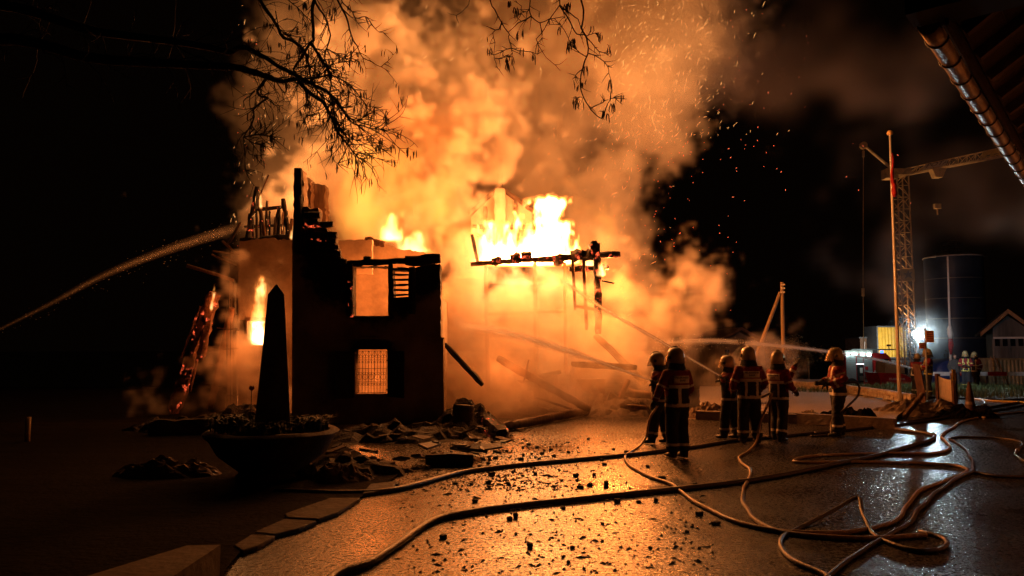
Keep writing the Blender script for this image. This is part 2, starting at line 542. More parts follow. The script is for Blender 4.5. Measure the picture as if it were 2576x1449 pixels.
# ------------------------------------------------------------------ the flames' own light, and fill lights added where no flame burns
HOT, DEEP, PALE_FILL = (1.0, 0.245, 0.040), (1.0, 0.215, 0.036), (1.0, 0.365, 0.10)       # blaze; deep orange gas; pale fill added to brighten the outer plume
for p, w, r, c in ((at(1350, 590, 21.9), 1100, .8, HOT), (at(1532, 690, 21.75), 1500, .2, HOT), (at(585, 880, 20.9), 22, .3, DEEP), (at(1290, 930, 20.9), 48, .5, DEEP), (at(1480, 920, 21.3), 48, .5, DEEP), (at(1640, 900, 22), 26, .5, DEEP), (at(650, 240, 24.6), 170, 1.0, PALE_FILL), (at(650, 60, 24.6), 170, 1.0, PALE_FILL), (at(650, 430, 24.8), 110, .8, PALE_FILL), (at(1790, 90, 24.2), 302, 1.4, PALE_FILL), (at(1600, 560, 24.2), 115, .8, PALE_FILL), (at(1240, 560, 24.4), 200, .6, HOT), (at(1000, 585, 23.0), 80, .5, DEEP), (at(1120, 470, 22.6), 190, 1.0, DEEP), (at(900, 540, 22.8), 160, 1.0, DEEP),
                (at(1190, 330, 23.0), 210, 1.0, DEEP), (at(1010, 320, 23.0), 210, 1.2, DEEP), (at(800, 330, 24.2), 308, 1.4, PALE_FILL), (at(800, 110, 24.2), 356, 1.5, PALE_FILL), (at(1030, 90, 23.6), 451, 1.6, PALE_FILL), (at(1330, 130, 23.6), 498, 1.6, PALE_FILL), (at(1490, 340, 23.8), 356, 1.5, PALE_FILL), (at(1660, 150, 23.8), 498, 1.5, PALE_FILL),
                (at(740, 500, 24.4), 237, .8, PALE_FILL), (at(1480, 640, 24.0), 120, .5, HOT), (at(1250, 740, 21.9), 85, .8, DEEP), (at(1430, 770, 21.9), 75, .8, DEEP),
                (at(1060, 700, 21.2), 130, .3, DEEP), (at(930, 940, 21.3), 80, .3, DEEP), (at(930, 720, 21.0), 90, .3, DEEP), (at(648, 800, 21.5), 26, .15, DEEP), (at(650, 840, 22.9), 140, .2, HOT), (at(1250, 930, 21.6), 30, .3, DEEP)):
    fire_and_fill_light('fire_and_fill_light', p, w, None, c, r)
fire_and_fill_light('fire_and_fill_light', at(536, 765, 19.9), 10, None, DEEP, .1)
# ------------------------------------------------------------------ the setting: ground, garden, gravel, verge
from mathutils.geometry import tessellate_polygon


def gz(x, y):
    """height of the ground: level yard, falling away beyond the verge"""
    t = min(1, max(0, (y - 34) / 18.0)); t = t * t * (3 - 2 * t)
    return -1.35 * t


def gpt(px, py, dz=0.0):
    p = gnd(px, py)
    if p.y > 34:
        for _ in range(12):
            p = gnd(px, py, gz(p.x, p.y))
            if p.y > 90 or p.y < 0: break
    return p + Vector((0, 0, dz))


def sheet(poly, dz, name, material, step=0.5, edge_jit=0.0, bump=0.0, label=None, kind='structure'):
    """a flat sheet over the ground with an outline in metres"""
    P = []
    n = len(poly)
    for i in range(n):
        a, b = Vector(poly[i]), Vector(poly[(i + 1) % n])
        m = max(1, int((b - a).length / step))
        for k in range(m):
            p = a.lerp(b, k / m)
            if edge_jit: p = p + Vector((rng.uniform(-edge_jit, edge_jit), rng.uniform(-edge_jit, edge_jit), 0))
            P.append(Vector((p.x, p.y, 0)))
    tri = tessellate_polygon([P])
    bm = bmesh.new()
    vs = [bm.verts.new(p) for p in P]
    for t in tri:
        try: bm.faces.new([vs[i] for i in t])
        except ValueError: pass
    bmesh.ops.subdivide_edges(bm, edges=bm.edges[:], cuts=2, use_grid_fill=True)
    for v in bm.verts:
        v.co.z = gz(v.co.x, v.co.y) + dz + (bump * (0.5 + 0.5 * mnoise.noise(Vector((v.co.x * 1.3, v.co.y * 1.3, 3)))) if bump else 0)
    for f in bm.faces:
        if f.normal.z < 0: f.normal_flip()
    bm.normal_update()
    for f in bm.faces:
        if f.normal.z < 0: f.normal_flip()
    me = bpy.data.meshes.new(name); bm.to_mesh(me); bm.free()
    me.materials.append(material)
    o = bpy.data.objects.new(name, me); link(o)
    return tag(o, label, None, None, kind)


# wet asphalt: dark, rain-slick, coarse grain; puddles are smoother
asph = mat('wet_asphalt', (0.035, 0.034, 0.033), 0.3)
nt = asph.node_tree; p = nt.nodes['Principled BSDF']
N, L = nt.nodes.new, nt.links.new
tc = [n for n in nt.nodes if n.type == 'TEX_COORD'][0]
grain = N('ShaderNodeTexNoise'); grain.inputs['Scale'].default_value = 30; grain.inputs['Detail'].default_value = 4; grain.inputs['Roughness'].default_value = .65
mid = N('ShaderNodeTexNoise'); mid.inputs['Scale'].default_value = 3.2; mid.inputs['Detail'].default_value = 5
pud = N('ShaderNodeTexNoise'); pud.inputs['Scale'].default_value = 0.55; pud.inputs['Detail'].default_value = 6; pud.inputs['Roughness'].default_value = .6
for q in (grain, mid, pud): L(tc.outputs['Object'], q.inputs['Vector'])
pr = N('ShaderNodeMapRange'); pr.inputs[1].default_value = .50; pr.inputs[2].default_value = .66; L(pud.outputs['Fac'], pr.inputs[0])    # 1 = puddle
rr = N('ShaderNodeMapRange'); rr.inputs[1].default_value = 0; rr.inputs[2].default_value = 1; rr.inputs[3].default_value = .24; rr.inputs[4].default_value = .10; L(pr.outputs[0], rr.inputs[0]); L(rr.outputs[0], p.inputs['Roughness'])
bs = N('ShaderNodeMapRange'); bs.inputs[3].default_value = 1.0; bs.inputs[4].default_value = .5; L(pr.outputs[0], bs.inputs[0])
b1n = N('ShaderNodeBump'); b1n.inputs['Distance'].default_value = .0065; L(grain.outputs['Fac'], b1n.inputs['Height']); L(bs.outputs[0], b1n.inputs['Strength'])
coarse = N('ShaderNodeTexNoise'); coarse.inputs['Scale'].default_value = 11; coarse.inputs['Detail'].default_value = 5; coarse.inputs['Roughness'].default_value = .7; L(tc.outputs['Object'], coarse.inputs['Vector'])
b0n = N('ShaderNodeBump'); b0n.inputs['Distance'].default_value = .005; L(coarse.outputs['Fac'], b0n.inputs['Height']); L(bs.outputs[0], b0n.inputs['Strength']); L(b0n.outputs[0], b1n.inputs['Normal'])
b2n = N('ShaderNodeBump'); b2n.inputs['Distance'].default_value = .02; b2n.inputs['Strength'].default_value = .35; L(mid.outputs['Fac'], b2n.inputs['Height']); L(b1n.outputs[0], b2n.inputs['Normal'])
L(b2n.outputs[0], p.inputs['Normal'])
# stones proud of the water film: dry and matt between the shining wet
spk_ = N('ShaderNodeTexNoise'); spk_.inputs['Scale'].default_value = 21; spk_.inputs['Detail'].default_value = 6; spk_.inputs['Roughness'].default_value = .75; L(tc.outputs['Object'], spk_.inputs['Vector'])
sm_ = N('ShaderNodeMapRange'); sm_.inputs[1].default_value = .35; sm_.inputs[2].default_value = .50; L(spk_.outputs['Fac'], sm_.inputs[0])
dry = N('ShaderNodeMath'); dry.operation = 'MAXIMUM'; L(sm_.outputs[0], dry.inputs[0]); L(pr.outputs[0], dry.inputs[1])            # 1 = wet film
sp_ = N('ShaderNodeMapRange'); sp_.inputs[3].default_value = .04; sp_.inputs[4].default_value = 1.0; L(dry.outputs[0], sp_.inputs[0]); L(sp_.outputs[0], p.inputs['Specular IOR Level'])
ro = N('ShaderNodeMapRange'); ro.inputs[3].default_value = .75; L(dry.outputs[0], ro.inputs[0]); L(rr.outputs[0], ro.inputs[4]); L(ro.outputs[0], p.inputs['Roughness'])
cr = N('ShaderNodeValToRGB'); cr.color_ramp.elements[0].color = (.009, .0085, .008, 1); cr.color_ramp.elements[1].color = (.030, .028, .026, 1)
cr.color_ramp.elements[0].position = .35; cr.color_ramp.elements[1].position = .7
mxn = N('ShaderNodeMath'); mxn.operation = 'MULTIPLY_ADD'; mxn.inputs[1].default_value = .5; L(mid.outputs['Fac'], mxn.inputs[0])
hf = N('ShaderNodeMath'); hf.operation = 'MULTIPLY'; hf.inputs[1].default_value = .5; L(grain.outputs['Fac'], hf.inputs[0]); L(hf.outputs[0], mxn.inputs[2])
L(mxn.outputs[0], cr.inputs[0]); L(cr.outputs[0], p.inputs['Base Color'])

gxs = [-900, -300, -120, -60] + [i * 2.0 for i in range(-20, 31)] + [80, 140, 320, 900]
gys = [-40, -10] + [i * 2.0 for i in range(0, 40)] + [90, 120, 200, 400, 1500]
gm = MB()
gm.add([(x, y, gz(x, y)) for y in gys for x in gxs], [(j * len(gxs) + i, j * len(gxs) + i + 1, (j + 1) * len(gxs) + i + 1, (j + 1) * len(gxs) + i) for j in range(len(gys) - 1) for i in range(len(gxs) - 1)])
tag(gm.build('ground', asph, smooth=True), 'wet asphalt yard reflecting the fire', None, None, 'structure')

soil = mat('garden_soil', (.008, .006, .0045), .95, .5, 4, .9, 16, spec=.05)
G2 = lambda *pts: [gnd(x, y) for x, y in pts]
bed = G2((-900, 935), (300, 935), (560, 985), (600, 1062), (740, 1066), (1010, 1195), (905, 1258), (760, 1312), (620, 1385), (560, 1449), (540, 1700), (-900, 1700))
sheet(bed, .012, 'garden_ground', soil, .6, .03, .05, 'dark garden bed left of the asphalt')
gravel = mat('gravel', (.30, .24, .18), .9, .45, 30, 1.0, 60)
gb = G2((1760, 1040), (2010, 1052), (2250, 1068), (2290, 1030), (2140, 1000), (2000, 984), (1760, 975))
# raised gravel bed in front of the block edging
sheet([v for v in gb], .12, 'gravel_path', gravel, .4, .03, .04, 'pale gravel bed behind the group of firefighters')
verge_soil = mat('verge_soil', (.05, .045, .03), .95, .4, 3, .8, 14)
vg = [gnd(2060, 990), gnd(2250, 992), gnd(2330, 998), gnd(2600, 1006), gnd(2600, 1006) + Vector((8, 0, 0)), Vector((34, 37, 0)), Vector((12, 36.5, 0)), Vector((10.5, 33, 0))]
vg = [Vector((11.6, 30.0, 0)), Vector((14.6, 29.2, 0)), Vector((18, 27.5, 0)), Vector((24, 27.2, 0)), Vector((34, 27.5, 0)), Vector((34, 38, 0)), Vector((11, 38, 0))]
sheet(vg, .015, 'grass_verge', verge_soil, .8, .08, .1, 'grassy verge in front of the fire engine')
# grass on the verge: blades nobody could count, one object
gr = MB()
r2 = random.Random(5)
def in_poly(x, y, poly):
    c = False
    for i in range(len(poly)):
        a, b = poly[i], poly[i - 1]
        if (a.y > y) != (b.y > y) and x < (b.x - a.x) * (y - a.y) / (b.y - a.y) + a.x: c = not c
    return c
for k in range(26000):
    x, y = r2.uniform(11, 30), 27 + 11 * r2.random() ** 1.5
    if not in_poly(x, y, vg): continue
    d = mnoise.noise(Vector((x * .5, y * .5, 0)))
    if d + r2.uniform(-.4, .4) < -.25: continue
    h = r2.uniform(.12, .34) * (1 + .5 * d); w = r2.uniform(.008, .018)
    a = r2.uniform(0, 2 * PI); l = r2.uniform(.02, .16)
    z = gz(x, y) + .02
    wx, wy = math.cos(a) * w, math.sin(a) * w
    lx, ly = math.cos(a + 1.5) * l, math.sin(a + 1.5) * l
    gr.add([(x - wx, y - wy, z), (x + wx, y + wy, z), (x + wx * .7 + lx * .4, y + wy * .7 + ly * .4, z + h * .65), (x - wx * .7 + lx * .4, y - wy * .7 + ly * .4, z + h * .65), (x + lx, y + ly, z + h)],
           [(0, 1, 2, 3), (3, 2, 4)])
tag(gr.build('grass', mat('grass', (.055, .085, .022), .7, .5, 2.0), fix=False), 'rough green grass on the verge', None, None, 'stuff')
# ------------------------------------------------------------------ the burnt-out house
plaster = mat('sooty_plaster', (.42, .33, .25), .9, .35, 1.1, .6, 9, detail=9, col2=(.20, .15, .115))
def soot(m, spots):
    """black soot burnt into the plaster round the openings and along the broken top"""
    nt = m.node_tree; N, L = nt.nodes.new, nt.links.new
    p = nt.nodes['Principled BSDF']; old = p.inputs['Base Color'].links[0].from_socket
    tc = [n for n in nt.nodes if n.type == 'TEX_COORD'][0]
    nz = N('ShaderNodeTexNoise'); nz.inputs['Scale'].default_value = 2.6; nz.inputs['Detail'].default_value = 7; nz.inputs['Roughness'].default_value = .65; L(tc.outputs['Object'], nz.inputs['Vector'])
    tot = None
    for c, (rx, rz) in spots:
        sb = N('ShaderNodeVectorMath'); sb.operation = 'SUBTRACT'; sb.inputs[1].default_value = tuple(c); L(tc.outputs['Object'], sb.inputs[0])
        ml = N('ShaderNodeVectorMath'); ml.operation = 'MULTIPLY'; ml.inputs[1].default_value = (1 / rx, 0, 1 / rz); L(sb.outputs[0], ml.inputs[0])
        ln = N('ShaderNodeVectorMath'); ln.operation = 'LENGTH'; L(ml.outputs[0], ln.inputs[0])
        s_ = N('ShaderNodeMath'); s_.operation = 'SUBTRACT'; s_.inputs[0].default_value = 1.0; L(ln.outputs['Value'], s_.inputs[1])
        if tot is None: tot = s_
        else:
            mx = N('ShaderNodeMath'); mx.operation = 'MAXIMUM'; L(tot.outputs[0], mx.inputs[0]); L(s_.outputs[0], mx.inputs[1]); tot = mx
    ad = N('ShaderNodeMath'); ad.operation = 'MULTIPLY_ADD'; L(nz.outputs['Fac'], ad.inputs[0]); ad.inputs[1].default_value = 1.1; L(tot.outputs[0], ad.inputs[2])
    mr = N('ShaderNodeMapRange'); mr.inputs[1].default_value = .56; mr.inputs[2].default_value = .84; L(ad.outputs[0], mr.inputs[0])
    mi = N('ShaderNodeMixRGB'); mi.inputs[2].default_value = (.012, .010, .009, 1); L(mr.outputs[0], mi.inputs[0]); L(old, mi.inputs[1]); L(mi.outputs[0], p.inputs['Base Color'])
soot_w = mat('plaster_with_soot', (.42, .33, .25), .9, .35, 1.1, .6, 9, detail=9, col2=(.17, .125, .095))
soot(soot_w, [(at(950, 735, 19), (1.25, 1.0)), (at(830, 640, 19), (.85, 1.5)), (at(1060, 680, 19), (.8, .8)), (at(935, 880, 19), (.7, .4))])
plaster2 = mat('pale_plaster', (.5, .42, .33), .9, .3, 1.6, .5, 8, detail=8)
char = charred('charred_wood')
charE = charred('charred_wood_embers', .40)
charE2 = charred('charred_wood_hot', .46)
brownwood = mat('scorched_timber', (.09, .05, .03), .8, .6, 8, .8, 22, stretch=(1, 1, .15))
iron = mat('wrought_iron', (.02, .018, .017), .5, .3, 10, .3)
shut = mat('dark_shutter_wood', (.02, .016, .013), .75, .5, 10, .5, 24)


def loop_px(pts, Y, jit=0.0, step=None):
    """outline in photo coordinates on the plane Y -> list of (x, z), edges roughened where jit"""
    out = []
    n = len(pts)
    for i in range(n):
        a, b = pts[i], pts[(i + 1) % n]
        ja = a[2] if len(a) > 2 else jit
        A, B = at(a[0], a[1], Y), at(b[0], b[1], Y)
        m = 1 if not ja else max(2, int((B - A).length / (step or .09)))
        for k in range(m):
            q = A.lerp(B, k / m)
            if ja and k: q += Vector((rng.uniform(-ja, ja), 0, rng.uniform(-ja, ja)))
            out.append((q.x, q.z))
    return out


def slab(loops, y0, y1, name, material, parent, tilt=None):
    """a wall of real thickness with openings: loops of (x, z), the first the outline"""
    V3 = [[Vector((x, z, 0)) for x, z in l] for l in loops]
    tri = tessellate_polygon(V3)
    flat = [p for l in loops for p in l]
    n = len(flat)
    vs = [(x, y0, z) for x, z in flat] + [(x, y1, z) for x, z in flat]
    fs = [tuple(t) for t in tri] + [(t[2] + n, t[1] + n, t[0] + n) for t in tri]
    o = 0
    for l in loops:
        m = len(l)
        for i in range(m):
            j = (i + 1) % m
            fs.append((o + i, o + j, o + j + n, o + i + n))
        o += m
    mb = MB(); mb.add(vs, fs)
    return mb.build(name, material, parent)


def rough_bar(a, b, w, h=None, jit=.12, seed=0, seg=10, ends=.8):
    """hewn or burnt timber: square-ish section, edges eaten by fire"""
    rr_ = random.Random(seed)
    a, b = Vector(a), Vector(b)
    h = h or w
    n = max(3, int((b - a).length / .16))
    x, y = frame(b - a)
    mb = MB(); vs, fs = [], []
    for i in range(n + 1):
        t = i / n
        p = a.lerp(b, t) + x * rr_.uniform(-.04, .04) * w + y * rr_.uniform(-.04, .04) * w
        k = ends if i in (0, n) else 1
        for q in range(seg):
            an = 2 * PI * (q + .5) / seg
            cx, cy_ = math.cos(an), math.sin(an)
            e = max(abs(cx), abs(cy_)) ** .7
            s = (1 + rr_.uniform(-jit, jit)) * k
            vs.append(p + x * (cx / e * w / 2 * s) + y * (cy_ / e * h / 2 * s))
    for i in range(n):
        for q in range(seg):
            q2 = (q + 1) % seg
            fs.append((i * seg + q, i * seg + q2, (i + 1) * seg + q2, (i + 1) * seg + q))
    fs.append(tuple(range(seg - 1, -1, -1))); fs.append(tuple(range(n * seg, (n + 1) * seg)))
    return mb.add(vs, fs)


def timber(name, a, b, w, m, parent, h=None, seed=0, jit=.14, label=None):
    o = rough_bar(a, b, w, h, jit, seed).build(name, m, parent, auto=50)
    if label: o['label'] = label
    return o


FY = 19.0
house = thing('ruined_house', 'burning plastered house with its roof gone, flames and smoke pouring out', 'house', (-3.7, FY, 0))
outline = [(734, 1064), (735, 600), (739, 545, .02), (741, 428, .03), (762, 428, .03), (763, 520, .05), (800, 522, .06), (803, 560, .06), (822, 575, .06), (838, 590, .06), (846, 620, .06), (851, 640, .05), (872, 668, .04), (1000, 672, .03), (1028, 674, .05), (1062, 668, .05), (1107, 664, .02), (1109, 848), (1115, 852), (1117, 1064)]
win_up = [(888, 671, .01), (888, 795, .012), (977, 795, .01), (978, 671, .01)]
win_up2 = [(989, 679, .02), (989, 748, .012), (1029, 746, .012), (1029, 682, .02)]
win_lo = [(894, 878), (894, 991), (974, 991), (974, 878)]
slab([loop_px(outline, FY), loop_px(win_up, FY), loop_px(win_up2, FY), loop_px(win_lo, FY)], FY, FY + .42, 'front_wall', soot_w, house)
# charred timber facing round the upper window: the sooty band one sees as black
zb = lambda px, py, dy=0: at(px, py, FY + dy)
timber('charred_post', zb(751, 640, -.05), zb(751, 424, -.05), .21, char, house, seed=3, jit=.22)
for i, (x0, x1, y0, w_) in enumerate(((762, 838, 566, .17), (765, 806, 540, .2), (770, 848, 590, .17), (772, 846, 607, .15), (775, 852, 623, .15), (778, 858, 640, .17), (790, 872, 657, .17))):
    timber('log', zb(x0, y0, -.06), zb(x1, y0 + rng.uniform(-2, 2), -.06), w_, charE if i in (0, 3) else char, house, seed=20 + i, jit=.2)
timber('lintel_beam', zb(866, 664, .1), zb(1046, 655, .1), .15, char, house, seed=31, jit=.22)
timber('purlin_end', zb(1020, 655, -.15), zb(1108, 652, -.15), .27, char, house, seed=32, jit=.16)
timber('burnt_stub', zb(915, 651, .1), zb(933, 651, .1), .14, char, house, seed=33)
timber('mullion_post', zb(983, 660, .05), zb(983, 798, .05), .13, char, house, seed=34, jit=.12)
timber('window_sill', zb(884, 799, -.03), zb(990, 799, -.03), .09, char, house, seed=35)
timber('ember_jamb', zb(881, 664, -.06), zb(884, 798, -.06), .13, charE, house, seed=36, jit=.25)
timber('charred_jamb', zb(1037, 672, -.06), zb(1037, 790, -.06), .18, char, house, seed=37, jit=.2)
for i, y0 in enumerate((691, 704, 717, 730, 742)):
    timber('slat', zb(986, y0, .12), zb(1032, y0 + rng.uniform(-1, 1), .12), .085, char, house, h=.05, seed=40 + i, jit=.35 + .1 * i)
mb = MB()
for (x0, x1, y0, y1) in ((893, 975, 874, 879.5),):
    mb.b2(zb(x0, y1, -.05), zb(x1, y0, .3))
mb.build('window_head', shut, house)
# window surround, wrought iron grille
gx0, gx1 = at(896.5, 935, FY + .2).x, at(972, 935, FY + .2).x
z0, z1 = at(0, 990, FY + .2).z, at(0, 882, FY + .2).z
mb = MB()
ir = .006
gw = gx1 - gx0
for i in range(11):
    x = gx0 + gw * i / 10
    mb.tube([(x, FY + .2, z0), (x, FY + .2, z1)], ir * (1.25 if i % 2 == 0 else .9), 5)
for z in (z0 + .02, z1 - .01, z0 + (z1 - z0) * .27, z0 + (z1 - z0) * .58, z0 + (z1 - z0) * .8):
    mb.tube([(gx0, FY + .2, z), (gx1, FY + .2, z)], ir, 5)
grille = mb.build('window_grille', iron, house)
mb = MB()
cw = gw / 5
for c in range(5):
    xc = gx0 + cw * (c + .5)
    for zc, s in ((.90, 1), (.70, -1), (.50, 1), (.18, -1)):
        z = z0 + (z1 - z0) * zc
        for sd in (-1, 1):
            pts = []
            for k in range(15):
                t = k / 14
                a = 2.4 + t * 6.2; r = .055 * (1 - .75 * t)
                pts.append((xc + sd * (cw * .24 + r * math.cos(a) * .9), FY + .195, z + s * (r * math.sin(a) - .03)))
            mb.tube([(xc, FY + .195, z - s * .12)] + pts, ir * .8, 4)
    z = z0 + (z1 - z0) * .385
    mb.tube([(xc + cw * .42 * math.cos(2 * PI * k / 16), FY + .195, z + cw * .42 * math.sin(2 * PI * k / 16)) for k in range(17)], ir * .8, 4, cap=False)
    mb.tube([(xc - cw * .45 + cw * .9 * k / 10, FY + .195, z1 - .01 - .11 * math.sin(PI * k / 10)) for k in range(11)], ir * .8, 4)
sc_ = mb.build('scrollwork', iron, grille); sc_['kind'] = 'stuff'
for side, (xa, xb, xc_, ya, yb) in (('l', (893, 843, 846, 884, 1000)), ('r', (975, 1017, 1015, 884, 997))):
    mb = MB()
    A, B = at(xa, yb, FY - .02), at(xb, yb + 5, FY - .22)
    A2, B2 = at(xa, ya, FY - .02), at(xb, ya - 1, FY - .22)
    sh = thing_part = None
    mb.prism([A, B, B2, A2], (0, -.045, 0))
    sh = mb.build('shutter', shut, house)
    nb = 4
    for k in range(nb):
        t0, t1 = (k + .06) / nb, (k + .94) / nb
        q = MB(); q.prism([A.lerp(B, t0).lerp(A2.lerp(B2, t0), .03), A.lerp(B, t1).lerp(A2.lerp(B2, t1), .03), A.lerp(B, t1).lerp(A2.lerp(B2, t1), .97), A.lerp(B, t0).lerp(A2.lerp(B2, t0), .97)], (0, -.062, 0))
        q.build('board', shut, sh)
    for t in (.15, .8):
        q = MB(); q.bar(A.lerp(A2, t) + Vector((0, -.075, 0)), B.lerp(B2, t) + Vector((0, -.075, 0)), .09, .03); q.build('batten', shut, sh)
# string course where the lower storey steps out, right corner
mb = MB(); mb.b2(zb(741, 853, -.05), zb(1118, 849, -.003)); mb.build('string_course', plaster, house)
# right flank of the house seen edge-on, going back
mb = MB()
c0, c1 = at(1110, 1064, FY + .421), at(1110, 700, FY + .421)
mb.b2((c0.x - .42, FY + .421, 0), (c0.x - .02, FY + 2.3, 3.2)); mb.build('flank_wall', plaster2, house)
# set-back left wing with the burning window
LY = 22.0
wing_o = [(599, 1060), (600, 640), (603, 606, .03), (640, 603, .03), (690, 598, .05), (722, 604, .04), (745, 600, .03), (745, 1060)]
wing_w = [(622, 808), (622, 868), (674, 868), (674, 808)]
slab([loop_px(wing_o, LY), loop_px(wing_w, LY)], LY, LY + .4, 'wing_wall', plaster, house)
q = MB()
for (x0, x1, y0, y1) in ((618, 624, 802, 874), (672, 678, 802, 874), (618, 678, 799, 806)):
    q.b2(at(x0, y1, LY - .05), at(x1, y0, LY + .1))
q.build('window_frame', brownwood, house)
q = MB(); q.b2(at(601, 870, LY - .05), at(618, 805, LY - .01)); q.build('shutter', shut, house)
q = MB(); q.b2(at(595, 1058, LY + .41), at(604, 640, LY + 1.2)); q.build('wing_side_wall', plaster, house)
# jagged wall head of the left wing, rubble along it
for i, (x0, x1, y0) in enumerate(((604, 660, 606), (655, 700, 600), (684, 738, 598))):
    timber('wall_plate', at(x0, y0, LY + .2), at(x1, y0 - 2, LY + .2), .16, char, house, seed=60 + i, jit=.3)
# inner walls behind the facade, lit by the fire inside
IY = 22.6
inner = [(852, 1050), (854, 606, .02), (934, 604, .02), (936, 612, .04), (985, 618, .05), (1040, 632, .05), (1088, 640, .04), (1100, 1050)]
slab([loop_px(inner, IY)], IY, IY + .35, 'inner_wall', plaster2, house)
slab([loop_px([(846, 690), (852, 604, .02), (936, 603, .02), (936, 690)], 21.9)], 21.9, 22.1, 'broken_partition', plaster2, house)
for i, (x0, y0) in enumerate(((930, 604), (945, 608), (958, 612))):
    timber('wall_rubble', at(x0 - 12, y0, IY), at(x0 + 10, y0 + 2, IY), .2, brownwood, house, seed=70 + i, jit=.3)
# chimneys behind
for i, (x0, x1, y0, y1, Y) in enumerate(((767, 781, 446, 640, 23.2), (784, 817, 461, 640, 23.6))):
    slab([loop_px([(x0, y1), (x0, y0, .03), (x1, y0 + 4, .03), (x1 + (4 if i else 1), y1)], Y, 0)], Y, Y + .5, 'chimney', brownwood, house)
# charred boarding of the left wing's gable, ragged tops, and what is left of its rafters
rb = random.Random(19)
for i in range(11):
    x = 626 + 10.5 * i
    tp = 545 - 50 * math.exp(-((x - 655) / 26) ** 2) - 18 * math.exp(-((x - 715) / 18) ** 2) + rb.uniform(-12, 16)
    timber('wall_board', at(x, 606, 23.1 + rb.uniform(-.1, .1)), at(x + rb.uniform(-4, 6), tp, 23.1 + rb.uniform(-.15, .15)), rb.uniform(.14, .22), (brownwood, charE, brownwood, char)[i % 4], house, h=.05, seed=180 + i, jit=.3)
for i, (a, b, w_) in enumerate((((622, 600), (648, 470), .13), ((668, 600), (650, 505), .1), ((728, 598), (712, 500), .13), ((648, 528), (716, 520), .1), ((624, 560), (676, 440), .05), ((690, 600), (702, 520), .1), ((615, 570), (730, 566), .09))):
    timber('rafter', at(*a, 22.8 + .1 * i), at(*b, 22.8 + .1 * i), w_, (charE, brownwood, char)[i % 3], house, seed=80 + i, jit=.3)
# boards of the broken eave on the left
for i, (a, b) in enumerate((((535, 632), (602, 640)), ((560, 645), (600, 655)), ((532, 640), (596, 670)), ((575, 612), (604, 560)), ((560, 606), (596, 640)))):
    timber('eave_board', at(*a, 21.2 + .15 * i), at(*b, 21.5 + .15 * i), .16, brownwood, house, h=.04, seed=95 + i, jit=.3)
# timber frame still standing over the fire, right
TY = 21.4
tz = lambda px, py, dy=0: at(px, py, TY + dy)
timber('long_beam', tz(1184, 665), tz(1350, 652), .13, brownwood, house, seed=101, jit=.25)
timber('long_beam', tz(1345, 654), tz(1560, 639), .17, charE, house, seed=102, jit=.25)
timber('corner_post', tz(1506, 840), tz(1501, 612), .2, charE2, house, seed=103, jit=.22)
timber('post_head', tz(1484, 625), tz(1504, 616), .3, charE, house, seed=104, jit=.35)
timber('short_beam', tz(1432, 677, .2), tz(1531, 672, .2), .15, charE2, house, seed=105, jit=.3)
timber('stud', tz(1468, 650), tz(1476, 830), .1, brownwood, house, seed=106)
timber('stud', tz(1440, 650), tz(1447, 780), .09, brownwood, house, seed=107)
for i, (a, b, w_) in enumerate((((1222, 668), (1228, 985), .14), ((1345, 656), (1350, 975), .15), ((1420, 660), (1424, 960), .12), ((1225, 790), (1420, 782), .13))):
    timber('stud', tz(*a, .9), tz(*b, .9), w_ * .8, brownwood, house, seed=150 + i, jit=.25)
timber('leaning_stud', tz(1187, 590, .3), tz(1203, 664, .3), .1, charE, house, seed=108)
timber('brace', tz(1514, 706), tz(1545, 713), .05, char, house, seed=109)
timber('brace', tz(1446, 770), tz(1506, 780), .09, brownwood, house, seed=110)
for i, (x0, y0, s) in enumerate(((1298, 648, .3), (1325, 640, .22), (1405, 652, .28), (1450, 640, .3), (1478, 640, .34), (1250, 655, .22))):
    timber('burning_lump', tz(x0 - 14, y0 + 4), tz(x0 + 12, y0), s, charE2, house, seed=120 + i, jit=.4)
# half-timbered gable behind the fire
BY = 26.4
bz = lambda px, py, dy=0: at(px, py, BY + dy)
slab([loop_px([(1185, 660), (1185, 545, .03), (1212, 518, .03), (1256, 476, .02), (1300, 500, .02), (1390, 562, .03), (1440, 605, .03), (1450, 660)], BY)], BY, BY + .25, 'gable_wall', plaster2, house)
for i, (a, b, w_) in enumerate((((1256, 470), (1445, 602), .16), ((1256, 470), (1180, 540), .16), ((1221, 520), (1221, 660), .16), ((1298, 505), (1298, 660), .16), ((1345, 530), (1345, 660), .16), ((1190, 570), (1400, 572), .15), ((1200, 590), (1260, 620), .12))):
    timber('gable_beam', bz(*a, -.06), bz(*b, -.06), w_, brownwood, house, seed=130 + i)
timber('chimney_post', bz(1258, 660, -.3), bz(1258, 476, -.3), .42, plaster2, house, seed=140, jit=.04)
timber('flue_pipe', bz(1259, 480, 1), bz(1259, 385, 1), .16, iron, house, seed=141, jit=.02)
# ------------------------------------------------------------------ fallen timber, downpipe, leaning beams
def fallen(name, label, a, b, w, m, cat='beam', seed=0, h=None, jit=.16, group=None):
    t = rough_bar(a, b, w, h, jit, seed).build(name, m, None, auto=50)
    return tag(t, label, cat, group)


